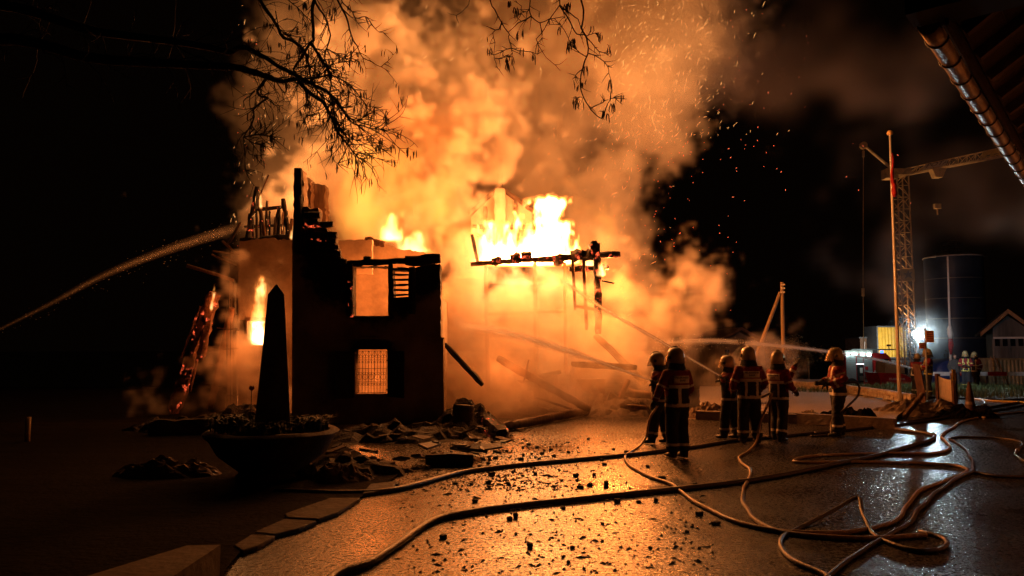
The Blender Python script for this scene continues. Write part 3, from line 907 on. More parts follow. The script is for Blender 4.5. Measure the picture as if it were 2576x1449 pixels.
wood_br = mat('reddish_pole_wood', (.22, .11, .06), .8, .4, 7, .7, 20)
barkg = charred('glowing_burnt_bark', .40, base=(.16, .075, .05), scale=9)
fallen('leaning_beam', 'thick burnt beam leaning steeply against the house far left, its top still flaming', gnd(422, 1046) + Vector((0, .3, .05)), at(540, 738, 20.3), .33, barkg, seed=201, jit=.3)
fallen('leaning_beam', 'short charred beam piece hanging beside the top of the leaning left beam', at(503, 905, 20.3), at(537, 752, 20.4), .2, barkg, seed=202, jit=.35)
bb = fallen('leaning_beam', 'round scorched pole leaning up beside the downpipe', gnd(528, 1034) + Vector((0, 0, .05)), at(583, 775, 21.3), .19, wood_br, seed=203, jit=.08)
for i, t in enumerate((.25, .45, .62, .8)):
    a = gnd(528, 1034).lerp(at(583, 775, 21.3), t)
    timber('rung', a + Vector((-.3, 0, .05)), a + Vector((.35, 0, -.02)), .04, brownwood, None, seed=210 + i).parent = bb
fallen('leaning_beam', 'narrow burnt board leaning just right of the thick leaning beam', at(478, 985, 20.4), at(520, 800, 20.5), .1, barkg, seed=206, jit=.35, h=.05)
fallen('leaning_beam', 'splintered burnt board clinging to the left side of the thick leaning beam', at(455, 900, 20.2), at(505, 770, 20.3), .09, barkg, seed=207, jit=.4, h=.05)
for o in bb.children: o.matrix_parent_inverse = Matrix()
dp = thing('downpipe', 'bent downpipe with a torn gutter arm at the left corner of the house', 'downpipe', at(590, 1030, 21.6))
q = MB(); q.tube([at(590, 1032, 21.6), at(590, 712, 21.6), at(586, 704, 21.55)], .055, 8); q.build('pipe', iron, dp, smooth=True)
q = MB(); q.tube([at(588, 706, 21.55), at(550, 692, 21.3), at(470, 668, 20.8)], .05, 8); q.build('gutter_arm', brownwood, dp, smooth=True)
tr = thing('trellis', 'thin iron trellis standing against the left corner of the house', 'trellis', at(576, 1030, 21.4))
for x, y0 in ((571, 755), (580, 752)):
    q = MB(); q.tube([at(x, 1032, 21.4), at(x, y0, 21.4)], .014, 6); q.build('upright', iron, tr)
for y in (792, 828, 878, 936, 995):
    q = MB(); q.tube([at(561, y + 1, 21.4), at(598, y - 1, 21.4)], .012, 6); q.build('crossbar', iron, tr)

F = [
    ('fallen_beam', 'black burnt beam slanting down from the right corner of the house', (1120, 866, 19.9), (1214, 968, 19.3), .13, char),
    ('fallen_beam', 'long scorched log lying across the ruins, its lower end on the asphalt', (1252, 902, 21.3), (1484, 1030, 20.6), .21, brownwood),
    ('fallen_beam', 'long blackened timber lying flat along the edge of the rubble', None, None, .2, brownwood),
    ('fallen_beam', 'charred roof beam sloping down behind the two hose men', (1497, 843, 22), (1625, 965, 21.5), .2, char),
    ('fallen_beam', 'thick round charred beam end jutting out level toward the two hose men', (1440, 916, 21.4), (1600, 924, 20.2), .17, char),
    ('fallen_beam', 'broken scorched board tilted among the ruins beside the two hose men', (1568, 985, 21.2), (1640, 996, 20.9), .22, brownwood),
    ('fallen_beam', 'short upright stump of wood standing in the ruins behind the hose nozzle', (1560, 1000, 21), (1582, 955, 21), .14, brownwood),
    ('fallen_beam', 'slim plank lying flat in front of the ruins near the hose men', (1560, 1022, 20.4), (1628, 1026, 20.2), .13, brownwood),
    ('fallen_beam', 'thin scorched lath rising from the middle of the ruins', (1318, 960, 20.9), (1330, 905, 21), .05, brownwood),
    ('fallen_beam', 'crosswise broken lath on top of the long scorched log', (1330, 955, 21), (1410, 935, 21.2), .12, brownwood),
    ('fallen_beam', 'thin lath lying beneath the long scorched log', (1350, 1000, 20.9), (1440, 1030, 20.4), .06, brownwood),
]
for i, (nm, lb, a, b, w_, m_) in enumerate(F):
    if a is None: A, B = gnd(1262, 1088) + Vector((0, 0, .12)), gnd(1484, 1044) + Vector((0, 0, .14))
    else: A, B = at(*a), at(*b)
    fallen(nm, lb, A, B, w_, m_, seed=230 + i)
# burnt furniture and drums in the ruins
def drum(name, label, c, r, h, m_, rot=0.0):
    q = MB(); pr_ = [(r * .9, 0), (r, .02)]
    for k in range(9): pr_.append((r * (1.0 + .02 * (k % 2)), .04 + (h - .08) * k / 8))
    pr_ += [(r, h - .02), (r * .93, h), (r * .9, h - .03), (.001, h - .03)]
    q.lathe(pr_, (0, 0, 0), 20)
    o = q.build(name, m_, None, auto=40)
    o.location = c; o.rotation_euler = (R(rot), R(rot * .6), .3)
    return tag(o, label, 'drum')
scor = mat('scorched_steel', (.05, .035, .028), .6, .6, 5, .5, 18)
drum('steel_drum', 'scorched steel drum standing by the right corner of the house', gnd(1160, 1086) + Vector((0, .35, 0)), .24, .6, scor, 4)
def cabinet(name, label, c, size, rz, cat):
    t = thing(name, label, cat, c, rz)
    q = MB(); q.box((0, 0, size[2] / 2), size); o = q.build('body', scor, None); o.parent = t
    for k in range(2):
        q = MB(); q.box(((k - .5) * size[0] * .48, -size[1] / 2 - .012, size[2] * .5), (size[0] * .45, .02, size[2] * .86)); o = q.build('door', scor, None); o.parent = t
    q = MB(); q.box((0, 0, size[2] + .015), (size[0] + .05, size[1] + .05, .03)); o = q.build('top', scor, None); o.parent = t
cabinet('burnt_cabinet', 'burnt steel cabinet standing in the smoke right of the long scorched log', gnd(1440, 1040) + Vector((.3, .6, 0)), (1.35, .5, .95), .12, 'cabinet')
cabinet('burnt_cabinet', 'small dark burnt cabinet in the middle of the ruins', gnd(1345, 1040) + Vector((.0, 1.0, 0)), (.9, .5, .9), -.2, 'cabinet')

# rubble heaps along the foot of the house: uneven mass nobody could count
def heap(cx, cy, rx, ry, h, seed, name, label, m_, res=26):
    q = MB(); vs, fs = [], []
    for j in range(res + 1):
        for i in range(res + 1):
            u, v = i / res * 2 - 1, j / res * 2 - 1
            r_ = math.hypot(u, v)
            k = max(0, 1 - r_ ** 1.6)
            x, y = cx + u * rx, cy + v * ry
            n_ = mnoise.fractal(Vector((x * 2.4, y * 2.4, seed)), .8, 2.1, 5)
            c_ = mnoise.cell(Vector((x * 5, y * 5, seed)))
            vs.append((x, y, (h * k * (1 + .5 * n_) + .10 * c_ * min(1, k * 4)) - .03))
    for j in range(res):
        for i in range(res): fs.append((j * (res + 1) + i, j * (res + 1) + i + 1, (j + 1) * (res + 1) + i + 1, (j + 1) * (res + 1) + i))
    q.add(vs, fs)
    return tag(q.build(name, m_, None, fix=False), label, None, None, 'stuff')
rub = mat('burnt_rubble', (.035, .026, .02), .85, .7, 9, 1.0, 26)
for i, (x0, y0, rx, ry, h, lb) in enumerate((
    (1010, 1100, 1.9, 1.2, .28, 'burnt rubble heaped at the foot of the facade'), (1170, 1075, 1.0, 1.3, .55, 'smoking rubble heap at the right corner of the house'),
    (1340, 1040, 1.9, 1.3, .35, 'rubble strewn under the burning timber frame'), (1575, 1042, 1.5, 1.0, .62, 'rubble heap behind the two hose men'), (1400, 1034, 2.3, 1.2, 1.15, 'tall smoking mound of collapsed rubble under the timber frame'),
    (620, 1062, 1.6, 1.0, .45, 'mound of rubble behind the stone planter'), (450, 1085, 1.5, .8, .3, 'low rubble mound under the leaning beams'), (870, 1190, 1.1, .9, .22, 'dark rubble beside the stone planter'))):
    c = gnd(x0, y0); heap(c.x, c.y, rx, ry, h, i * 7.3, 'rubble', lb, rub)
# shards of board and slate on the rubble, each lying as it fell
rs = random.Random(77)
NEAR = ('at the foot of the facade', 'beside the stone planter')
for i in range(70):
    px, py = rs.uniform(830, 1290), rs.uniform(1085, 1200)
    if py > 1205 - (px - 900) * .16 or (px < 940 and py < 1120): continue
    c = gnd(px, py)
    L_, w_ = rs.uniform(.15, .6), rs.uniform(.07, .24)
    q = MB()
    ax = Matrix.Rotation(rs.uniform(0, PI), 3, 'Z') @ Matrix.Rotation(rs.uniform(-.35, .35), 3, 'X') @ Matrix.Rotation(rs.uniform(-.3, .3), 3, 'Y')
    poly = [ax @ Vector(p_) for p_ in ((-L_ / 2, -w_ / 2, 0), (L_ / 2 * rs.uniform(.6, 1), -w_ / 2, 0), (L_ / 2, w_ / 2 * rs.uniform(.2, 1), 0), (-L_ / 2 * rs.uniform(.5, 1), w_ / 2, 0))]
    q.prism([p_ + c + Vector((0, 0, .13)) for p_ in poly], ax @ Vector((0, 0, rs.uniform(.015, .04))))
    tag(q.build('broken_board', (brownwood, char, scor)[i % 3], None), 'scorched shard of board lying in the rubble at the foot of the facade', 'board', 'broken boards in the rubble')
# charred lumps scattered over the asphalt
def lump(c, s, seed, m_):
    rr_ = random.Random(seed)
    bm = bmesh.new(); bmesh.ops.create_cube(bm, size=1)
    bmesh.ops.subdivide_edges(bm, edges=bm.edges[:], cuts=1, use_grid_fill=True)
    for v in bm.verts:
        p = v.co.copy(); p = p.lerp(p.normalized() * .55, rr_.uniform(.3, .8))
        v.co = Vector((p.x * s[0] * rr_.uniform(.85, 1.1), p.y * s[1] * rr_.uniform(.85, 1.1), (p.z + .4) * s[2] * rr_.uniform(.8, 1.1)))
    bmesh.ops.rotate(bm, verts=bm.verts, cent=(0, 0, 0), matrix=Matrix.Rotation(rr_.uniform(0, 3), 3, 'Z'))
    me = bpy.data.meshes.new('charred_lump'); bm.to_mesh(me); bm.free(); me.materials.append(m_)
    o = bpy.data.objects.new('charred_lump', me); o.location = c; link(o)
    return o
BIG = [(1225, 1182, .17), (1255, 1140, .09), (1215, 1157, .11), (1317, 1147, .1), (1363, 1143, .09), (1347, 1152, .08), (1310, 1157, .13), (1237, 1195, .1), (1520, 1170, .1), (1482, 1156, .1), (1145, 1218, .1), (997, 1224, .14), (1460, 1228, .09), (1525, 1223, .13),
       (1297, 1303, .1), (1665, 1205, .13), (1650, 1262, .09), (1800, 1320, .1), (1760, 1296, .09), (1410, 1163, .1), (1330, 1120, .09), (1578, 1140, .14)]
for i, (px, py, s) in enumerate(BIG):
    tag(lump(gnd(px, py), (s * rs.uniform(.7, 1.2), s * rs.uniform(.5, .8), s * rs.uniform(.35, .75)), 300 + i, char), 'fist-sized black charred lump lying on the wet asphalt', 'debris', 'charred lumps on the asphalt')
for i in range(150):
    t = rs.random()
    px, py = (rs.gauss(1290, 120), rs.uniform(1105, 1225)) if i < 105 else (rs.uniform(1000, 1760), rs.uniform(1150, 1420))
    if px < 960: continue
    s = .016 + .05 * rs.random() ** 2.2
    tag(lump(gnd(px, py), (s * 1.4, s, s * .9), 400 + i, char), 'small black charred crumb lying on the wet asphalt', 'debris', 'charred crumbs on the asphalt')
q = MB(); c = gnd(1130, 1172)
q = rough_bar(c + Vector((-.38, 0, .1)), c + Vector((.38, .05, .1)), .2, .2, .15, 9)
tag(q.build('charred_block', char, None, auto=40), 'large square black block of burnt timber at the edge of the rubble', 'timber')
q = rough_bar(gnd(1220, 1078) + Vector((0, 0, .2)), gnd(1262, 1105) + Vector((0, 0, .1)), .3, .26, .25, 10)
tag(q.build('burnt_log', charE, None, auto=40), 'short thick burnt log lying in front of the smoking heap', 'log')

# ash, splinters and grit strewn thinly over the asphalt
q = MB()
for i in range(2600):
    if rs.random() < .7: px, py = rs.gauss(1230, 130), rs.uniform(1095, 1235)
    else: px, py = rs.uniform(980, 1800), rs.uniform(1110, 1445)
    if px < 930 or (px < 1000 and py > 1235): continue
    c = gnd(px, py); s = rs.uniform(.006, .02); a = rs.uniform(0, PI); l = s * rs.choice((1, 1.2, 1.6, 3.5)); z = .002
    ux_, uy_ = math.cos(a), math.sin(a)
    pts_ = [(c.x - ux_ * l, c.y - uy_ * l, z), (c.x + uy_ * s, c.y - ux_ * s, z), (c.x + ux_ * l, c.y + uy_ * l, z), (c.x - uy_ * s, c.y + ux_ * s, z), (c.x + rs.uniform(-.3, .3) * s, c.y, z + s * rs.uniform(.5, 1.2))]
    q.add(pts_, [(0, 1, 4), (1, 2, 4), (2, 3, 4), (3, 0, 4)])
tag(q.build('ash_grit', char, None, fix=False), 'ash and charred splinters strewn over the wet asphalt', None, None, 'stuff')
# ------------------------------------------------------------------ firefighters: one continuous body each, helmet, gloves and back panel as parts
def cloth(name, col, rough=.85, var=.3): return mat(name, col, rough, var, 14, .5, 40)
red_j = cloth('red_jacket_cloth', (.20, .016, .015))
navy_j = cloth('navy_jacket_cloth', (.018, .018, .026))
trou = cloth('dark_trouser_cloth', (.016, .016, .021))
reflx = mat('silver_reflective_tape', (.62, .60, .55), .42, .12, 30)
reflY = mat('yellow_reflective_tape', (.62, .55, .12), .45, .12, 30)
boot_m = mat('black_boot_rubber', (.014, .013, .013), .45, .3, 20, .3)
hood_m = cloth('dark_hood_cloth', (.014, .013, .014))
skin_m = mat('skin', (.46, .27, .19), .55, .12, 12)
glove_m = cloth('black_glove_leather', (.016, .014, .013), .6)
helm_m = mat('pale_yellow_helmet', (.38, .30, .14), .38, .08, 5, coat=.4)
helm_t = mat('black_helmet_trim', (.02, .02, .02), .4)
visor_m = mat('gold_visor', (.55, .38, .16), .12, spec=.8)
visor_m.node_tree.nodes['Principled BSDF'].inputs['Alpha'].default_value = .45
panel_m = mat('white_back_panel', (.68, .65, .60), .55, .1, 20)
print_m = mat('black_print', (.02, .02, .02), .6)
grey_c = cloth('grey_civilian_cloth', (.06, .055, .05))
PMATS = [trou, red_j, navy_j, reflx, hood_m, skin_m, boot_m, grey_c, reflY, helm_t]
TROU, RED, NAVY, REF, HOOD, SKIN, BOOT, GREY, REFY, DARK = range(10)


def rings(mb, rows, seg=20):
    """loft of (centre, side vector, front vector, rx, ry, squareness)"""
    vs, fs = [], []
    for c, sx, sy, rx, ry, sq in rows:
        for k in range(seg):
            a = 2 * PI * k / seg
            cx, cy_ = math.cos(a), math.sin(a)
            e = (abs(cx) ** sq + abs(cy_) ** sq) ** (-1 / sq)
            vs.append(Vector(c) + sx * (cx * e * rx) + sy * (cy_ * e * ry))
    n = len(rows)
    for i in range(n - 1):
        for k in range(seg):
            k2 = (k + 1) % seg
            fs.append((i * seg + k, i * seg + k2, (i + 1) * seg + k2, (i + 1) * seg + k))
    fs.append(tuple(range(seg - 1, -1, -1))); fs.append(tuple(range((n - 1) * seg, n * seg)))
    mb.add(vs, fs)


def seg_dist(p, a, b):
    ab = b - a
    t = max(0, min(1, (p - a).dot(ab) / max(1e-9, ab.dot(ab))))
    return (p - (a + ab * t)).length, t


def make_hand(wrist, d, curl, side, k=1.0):
    """gloved hand: palm, four unequal bent fingers and a thumb, closing about what it holds"""
    d = Vector(d).normalized()
    x, y = frame(d, Vector((0, 0, 1)))
    mb = MB()
    rings(mb, [(wrist - d * .05 * k, x, y, .036 * k, .042 * k, 2), (wrist, x, y, .034 * k, .036 * k, 2), (wrist + d * .05 * k, x, y, .046 * k, .022 * k, 2.6), (wrist + d * .095 * k, x, y, .046 * k, .02 * k, 2.6)], 10)
    for i, ln in enumerate((.078, .09, .085, .066)):
        o = wrist + d * .085 * k + x * ((i - 1.5) * .023 * k)
        a, pts = 0.0, [o]
        dirv = d.copy()
        for j, f in enumerate((.45, .32, .23)):
            a += curl * (.55 + .25 * j)
            dirv = d * math.cos(a) - y * math.sin(a)
            pts.append(pts[-1] + dirv * (ln * f * k))
        mb.tube(pts, [.0115 * k, .011 * k, .0105 * k, .0085 * k], 7)
    o = wrist + d * .03 * k + x * (side * .038 * k)
    t1 = (d * .6 + x * side * .7 - y * .35 * curl).normalized()
    t2 = (d * .8 + x * side * .1 - y * .6 * curl).normalized()
    mb.tube([o, o + t1 * .04 * k, o + t1 * .04 * k + t2 * .035 * k], [.014 * k, .0125 * k, .0095 * k], 7)
    return mb


def helmet(head, hz, parent, lean=0.0, look=0.0, visor_down=True, k=1.0, col=None, far=False):
    """fire helmet: dome with comb, nape edge, visor, side discs and neck cloth. head = head centre"""
    rot = Matrix.Rotation(hz + look, 3, 'Z') @ Matrix.Rotation(lean, 3, 'X')
    T = lambda p: Vector(head) + rot @ (Vector(p) * k)
    mb = MB(); vs, fs = [], []
    nu, nv = (24, 9) if not far else (14, 6)
    for j in range(nv + 1):
        for i in range(nu):
            a = 2 * PI * i / nu                               # 0 = right, pi/2 = front
            fr = math.sin(a)
            low = -.085 + .075 * max(0, fr) ** 1.2 - .012 * max(0, -fr)
            th = j / nv
            z0_ = .155 * math.cos(th * PI / 2 * .98)
            r = math.sin(th * PI / 2) ** .8
            z = .015 + z0_ if th < .999 else 0
            flare = 1.0
            if j == nv: z, flare = low, 1.06
            elif j == nv - 1: z = .03
            comb = .014 * math.exp(-(math.cos(a) * r * .125 / .022) ** 2) * (1 - th * .5)
            vs.append(T((math.cos(a) * r * .128 * flare, fr * r * .155 * flare - .012, z + comb)))
    for j in range(nv):
        for i in range(nu):
            i2 = (i + 1) % nu
            fs.append((j * nu + i, j * nu + i2, (j + 1) * nu + i2, (j + 1) * nu + i))
    mb.add(vs, fs)
    h = mb.build('helmet', col or helm_m, parent, smooth=True)
    so = h.modifiers.new('shell', 'SOLIDIFY'); so.thickness = .008
    q = MB()
    q.tube([T((-.012, -.11, .135)), T((0, -.03, .186)), T((0, .05, .182)), T((0, .125, .12))], [.009, .012, .012, .009], 6)
    q.build('comb', helm_t if not far else helm_t, h, smooth=True)
    for s in (-1, 1):
        q = MB(); q.tube([T((s * .122, .01, .0)), T((s * .146, .01, .0))], [.036, .028], 10); q.build('side_disc', helm_t, h)
    q = MB(); vs, fs = [], []
    for j in range(4):
        for i in range(9):
            a = PI * (.14 + .72 * i / 8)
            dz = .045 - .052 * j if visor_down else .07 + .03 * j
            b = .142 + (.016 * j if visor_down else .012 + .01 * j)
            vs.append(T((math.cos(a) * b * .92, math.sin(a) * (b + .022) - .006, dz)))
    for j in range(3):
        for i in range(8): fs.append((j * 9 + i, j * 9 + i + 1, (j + 1) * 9 + i + 1, (j + 1) * 9 + i))
    q.add(vs, fs); q.build('visor', visor_m, h, smooth=True)
    q = MB(); vs, fs = [], []
    for j in range(4):
        for i in range(13):
            a = PI * (.92 + 1.16 * i / 12)
            b = .118 + .014 * j + (.006 * math.sin(i * 2.1) if j else 0)
            vs.append(T((math.cos(a) * b, math.sin(a) * b * 1.08 - .012, -.055 - .045 * j)))
    for j in range(3):
        for i in range(12): fs.append((j * 13 + i, j * 13 + i + 1, (j + 1) * 13 + i + 1, (j + 1) * 13 + i))
    q.add(vs, fs); q.build('neck_cloth', hood_m, h, smooth=True)
    return h


def person(label, pos, hz, H=1.78, arms=None, stance=.11, step=(0, 0), lean=0.0, look=0.0, helm=True, far=False, style='red', panel=True, nod=0.0, bend=0.0, group=None, visor=True, stripes='H', heavy=1.07):
    """stands at pos facing hz (0 = away from the camera, + = to the left). arms = ((elbow L, wrist L), (elbow R, wrist R)) in body coordinates (x right, y front, z up)"""
    t = thing('person', label, 'person', pos, 0, group)
    k = H / 1.78
    rot = Matrix.Rotation(hz, 3, 'Z')
    P0 = Vector(pos)
    def W(x, y, z): return P0 + rot @ (Vector((x, y, z)) * k)
    sx, sy = rot @ Vector((1, 0, 0)), rot @ Vector((0, 1, 0))
    hv = heavy
    up = (Vector((0, 0, 1)) + (rot @ Vector((0, math.tan(lean), 0)))).normalized()
    def T(x, y, z):                                       # torso point, leaning about the hips (z = .95)
        return P0 + k * (rot @ Vector((x, y + (z - .95) * math.tan(lean), z)))
    mb = MB()
    seg = 20 if not far else 12
    # torso in a roomy jacket
    torso = [(.80, .155, .125, 2.6), (.86, .19 * hv, .145 * hv, 2.7), (.93, .195 * hv, .15 * hv, 2.7), (1.02, .185 * hv, .142 * hv, 2.6), (1.14, .19 * hv, .145 * hv, 2.6), (1.26, .205 * hv, .15 * hv, 2.7), (1.36, .212 * hv, .145 * hv, 2.7), (1.43, .19 * hv, .125 * hv, 2.6), (1.475, .13, .105, 2.3), (1.51, .085, .085, 2.1), (1.56, .07, .07, 2)]
    rings(mb, [(T(0, -.012 if z > 1.3 else 0, z), sx, (sy + up * 0).normalized(), rx * k, ry * k, sq) for z, rx, ry, sq in torso], seg)
    # legs
    L = {}
    for s, i in ((-1, 0), (1, 1)):
        hip = W(s * .095, 0, .88)
        foot = W(s * stance, step[i], .085)
        knee = (hip + foot) * .5 + sy * (.03 * k) + Vector((0, 0, .01))
        L['hip', s], L['knee', s], L['foot', s] = hip, knee, foot
        q = lambda a, b, f: a.lerp(b, f)
        rows = [(hip + Vector((0, 0, .05 * k)), .105, .125), (q(hip, knee, .3), .104, .118), (q(hip, knee, .7), .095, .102), (knee, .092, .098), (q(knee, foot, .35), .092, .1), (q(knee, foot, .7), .093, .1), (q(knee, foot, .86), .095, .102), (q(knee, foot, .9), .072, .078), (foot + Vector((0, 0, -.005)), .062, .072)]
        rings(mb, [(c, sx, sy, rx * k * hv, ry * k * hv, 2.3) for c, rx, ry in rows], seg - 4)
        toe = foot + sy * (.17 * k) - Vector((0, 0, .04 * k))
        a = foot - sy * (.07 * k)
        mb.tube([a + Vector((0, 0, -.035 * k)), foot + sy * .03 * k + Vector((0, 0, -.03 * k)), foot + sy * .12 * k - Vector((0, 0, .04 * k)), toe + sy * .02 * k], [.05 * k, .056 * k, .05 * k, .034 * k], 12, flat=.85)
    # arms
    arms = arms or (((-.29, -.03, 1.13), (-.27, .10, .90)), ((.29, -.03, 1.13), (.27, .10, .90)))
    for s, (el, wr) in zip((-1, 1), arms):
        sh = T(s * .195, -.015, 1.40)
        el, wr = T(*el), T(*wr)
        L['sh', s], L['el', s], L['wr', s] = sh, el, wr
        inn = T(s * .10, -.015, 1.40)
        mb.tube([inn, sh, sh.lerp(el, .45), el, el.lerp(wr, .35), el.lerp(wr, .8), wr], [.085 * k, .088 * k, .076 * k, .07 * k, .067 * k, .06 * k, .056 * k], 14)
    # head: skull, jaw, nose, ears
    hb = T(0, .005, 1.50)
    lr = Matrix.Rotation(hz + look, 3, 'Z') @ Matrix.Rotation(-nod, 3, 'X')
    hc = T(0, .015, 1.655)
    HP = lambda x, y, z: hc + k * (lr @ Vector((x, y, z)))
    hx, hy, hzv = lr @ Vector((1, 0, 0)), lr @ Vector((0, 1, 0)), lr @ Vector((0, 0, 1))
    rings(mb, [(HP(0, y, z), hx, hy, rx * k, ry * k, 2.1) for y, z, rx, ry in ((.028, -.118, .03, .03), (.02, -.10, .052, .068), (.012, -.06, .066, .088), (.0, -.01, .074, .098), (-.004, .04, .076, .1), (-.006, .08, .062, .084), (-.006, .105, .03, .045))], 16)
    mb.tube([hb - up * .04, hb + (hc - hb) * .5, hc - hzv * .05], [.068 * k, .062 * k, .06 * k], 12)
    mb.tube([HP(0, .09, .02), HP(0, .112, -.02), HP(0, .095, -.032)], [.008 * k, .014 * k, .012 * k], 6)
    for s in (-1, 1): mb.tube([HP(s * .07, -.005, .015), HP(s * .084, -.012, .012), HP(s * .074, -.008, -.03)], [.012 * k, .016 * k, .01 * k], 6)
    o = mb.build('body', PMATS[0], None)
    rm = o.modifiers.new('skin', 'REMESH'); rm.mode = 'VOXEL'; rm.voxel_size = .015 if not far else .03; rm.use_smooth_shade = True
    sm = o.modifiers.new('soft', 'SMOOTH'); sm.iterations = 2 if far else 4; sm.factor = .5
    dg = bpy.context.evaluated_depsgraph_get()
    me = bpy.data.meshes.new_from_object(o.evaluated_get(dg))
    bpy.data.objects.remove(o)
    me.name = 'body'; me.materials.clear()
    for m in PMATS: me.materials.append(m)
    # clothing by where on the body a face lies; folds in the cloth
    inv = rot.inverted()
    for v in me.vertices:
        n_ = mnoise.fractal(Vector((v.co.x * 7, v.co.y * 7, v.co.z * 13)) + Vector((pos[0], 0, 0)), 1.0, 2, 3)
        zl = (v.co.z - P0.z) / k
        if .12 < zl < 1.5: v.co += v.normal * (.009 * n_ * k)
    mi = []
    for f in me.polygons:
        p = f.center
        lp = inv @ (p - P0) / k
        z = lp.z
        hl = lr.inverted() @ (p - hc) / k
        best, part, tt = 9, None, 0
        for s in (-1, 1):
            for nm, a, b, rr_ in (('ua', L['sh', s], L['el', s], .08), ('fa', L['el', s], L['wr', s], .065), ('th', L['hip', s], L['knee', s], .1), ('ca', L['knee', s], L['foot', s], .09)):
                d_, t_ = seg_dist(p, a, b)
                if d_ - rr_ * k < best: best, part, tt = d_ - rr_ * k, nm, t_
        d_, t_ = seg_dist(p, T(0, 0, .92), T(0, 0, 1.43))
        yl = lp.y - (z - .95) * math.tan(lean)
        m_ = NAVY
        if z > 1.52 and (p - hc).length < .2 * k and hl.z > -.14:
            m_ = SKIN if (hl.y > .045 and abs(hl.x) < .062 and hl.z > -.105) else HOOD
            if m_ == SKIN and abs(hl.z - .012) < .012 and .02 < abs(hl.x) < .044 and hl.y > .07: m_ = DARK
            if m_ == SKIN and abs(hl.z + .062) < .008 and abs(hl.x) < .026: m_ = BOOT
        elif part == 'ca':
            m_ = TROU if tt < .86 else BOOT
            if .60 < tt < .71: m_ = REF
        elif part == 'th' and z < .85: m_ = TROU
        elif part == 'fa':
            m_ = RED if tt < .92 else HOOD
            if .52 < tt < .68: m_ = REF
        elif part == 'ua' and abs(lp.x) > .2:
            m_ = RED
            if .68 < tt < .8: m_ = REF
        else:
            m_ = RED if z > 1.22 else NAVY
            if style == 'navy' and z > 1.22: m_ = RED if abs(lp.x) > .1 else NAVY
            if .845 < z < .905: m_ = REF
            elif z < .845: m_ = TROU
            if yl < 0 and stripes == 'H':
                if 1.175 < z < 1.225: m_ = REF
                elif .905 < z < 1.2 and .085 < abs(lp.x) < .13: m_ = REF
            elif yl < 0 and stripes == 'I':
                if 1.165 < z < 1.215: m_ = REF
                elif .905 < z < 1.165 and abs(lp.x + .05) < .028: m_ = REF
            elif yl >= 0:
                if 1.12 < z < 1.17: m_ = REF
                elif abs(abs(lp.x) - .11) < .022 and z > .9: m_ = REF
            if z > 1.455: m_ = HOOD
        if style == 'civil':
            m_ = {RED: GREY, NAVY: GREY, REF: GREY if z > .8 else TROU, HOOD: GREY}.get(m_, m_)
        if style == 'yellow' and m_ == REF: m_ = REFY
        mi.append(m_)
    me.polygons.foreach_set('material_index', mi)
    me.polygons.foreach_set('use_smooth', [True] * len(me.polygons))
    me.update()
    body = bpy.data.objects.new('body', me); link(body, t)
    # gloves
    for s in (-1, 1):
        d = (L['wr', s] - L['el', s]).normalized()
        make_hand(L['wr', s] + d * .01, d, .75, -s, k * 1.08).build('glove' if style != 'civil' else 'hand', glove_m if style != 'civil' else skin_m, t, smooth=True)
    if helm: helmet(hc + Vector((0, 0, .012)), hz, t, -nod, look, visor, k * 1.0, far=far)
    else:
        q = MB(); rings(q, [(HP(0, y, z), hx, hy, rx * k, ry * k, 2.1) for y, z, rx, ry in ((-.045, -.04, .07, .062), (-.03, .02, .081, .082), (-.012, .06, .082, .1), (-.008, .095, .066, .088), (-.008, .122, .03, .04))], 14); q.build('hair', hood_m, t, smooth=True)
    # white back panel, laid on the jacket, with its lettering
    if panel:
        bvh = BVHTree.FromObject(body, bpy.context.evaluated_depsgraph_get()) if False else BVHTree.FromPolygons([v.co.copy() for v in me.vertices], [tuple(p.vertices) for p in me.polygons])
        def lay(u, z, off):
            o_ = T(u, -.6, z); hit = bvh.ray_cast(o_, sy, 2.0)
            if hit[0] is None: return T(u, -.15, z)
            return hit[0] - sy * off
        q = MB(); vs, fs = [], []
        nu, nv = 12, 5
        for j in range(nv + 1):
            for i in range(nu + 1): vs.append(lay(-.155 + .31 * i / nu, 1.245 + .125 * j / nv, .010))
        for j in range(nv):
            for i in range(nu): fs.append((j * (nu + 1) + i, j * (nu + 1) + i + 1, (j + 1) * (nu + 1) + i + 1, (j + 1) * (nu + 1) + i))
        q.add(vs, fs)
        bp = q.build('back_panel', panel_m, t, smooth=True)
        sd = bp.modifiers.new('t', 'SOLIDIFY'); sd.thickness = .004; sd.offset = 1
        cu = bpy.data.curves.new('lettering', 'FONT'); cu.body = 'FEUERWEHR\nBAAR'; cu.align_x = 'CENTER'; cu.size = .055; cu.space_line = .95
        cu.offset = .0012; cu.resolution_u = 2
        tmp = bpy.data.objects.new('lettering', cu); COL.objects.link(tmp)
        dg = bpy.context.evaluated_depsgraph_get()
        tm = bpy.data.meshes.new_from_object(tmp.evaluated_get(dg)); bpy.data.objects.remove(tmp)
        xs = [v.co.x for v in tm.vertices]; wd = max(xs) - min(xs)
        for v in tm.vertices: v.co = lay(v.co.x * .27 / wd, 1.322 + v.co.y * .9 * .27 / wd * 1.12, .0155)
        tm.materials.append(print_m); tm.update()
        lo_ = bpy.data.objects.new('lettering', tm); link(lo_, bp if False else t); lo_.name = 'lettering'
        lo_['kind'] = 'stuff'
    return t, L


def body_xy(p, pos, hz, k=1.0):
    """world point -> body coordinates"""
    return tuple((Matrix.Rotation(-hz, 3, 'Z') @ (Vector(p) - Vector(pos))) / k)


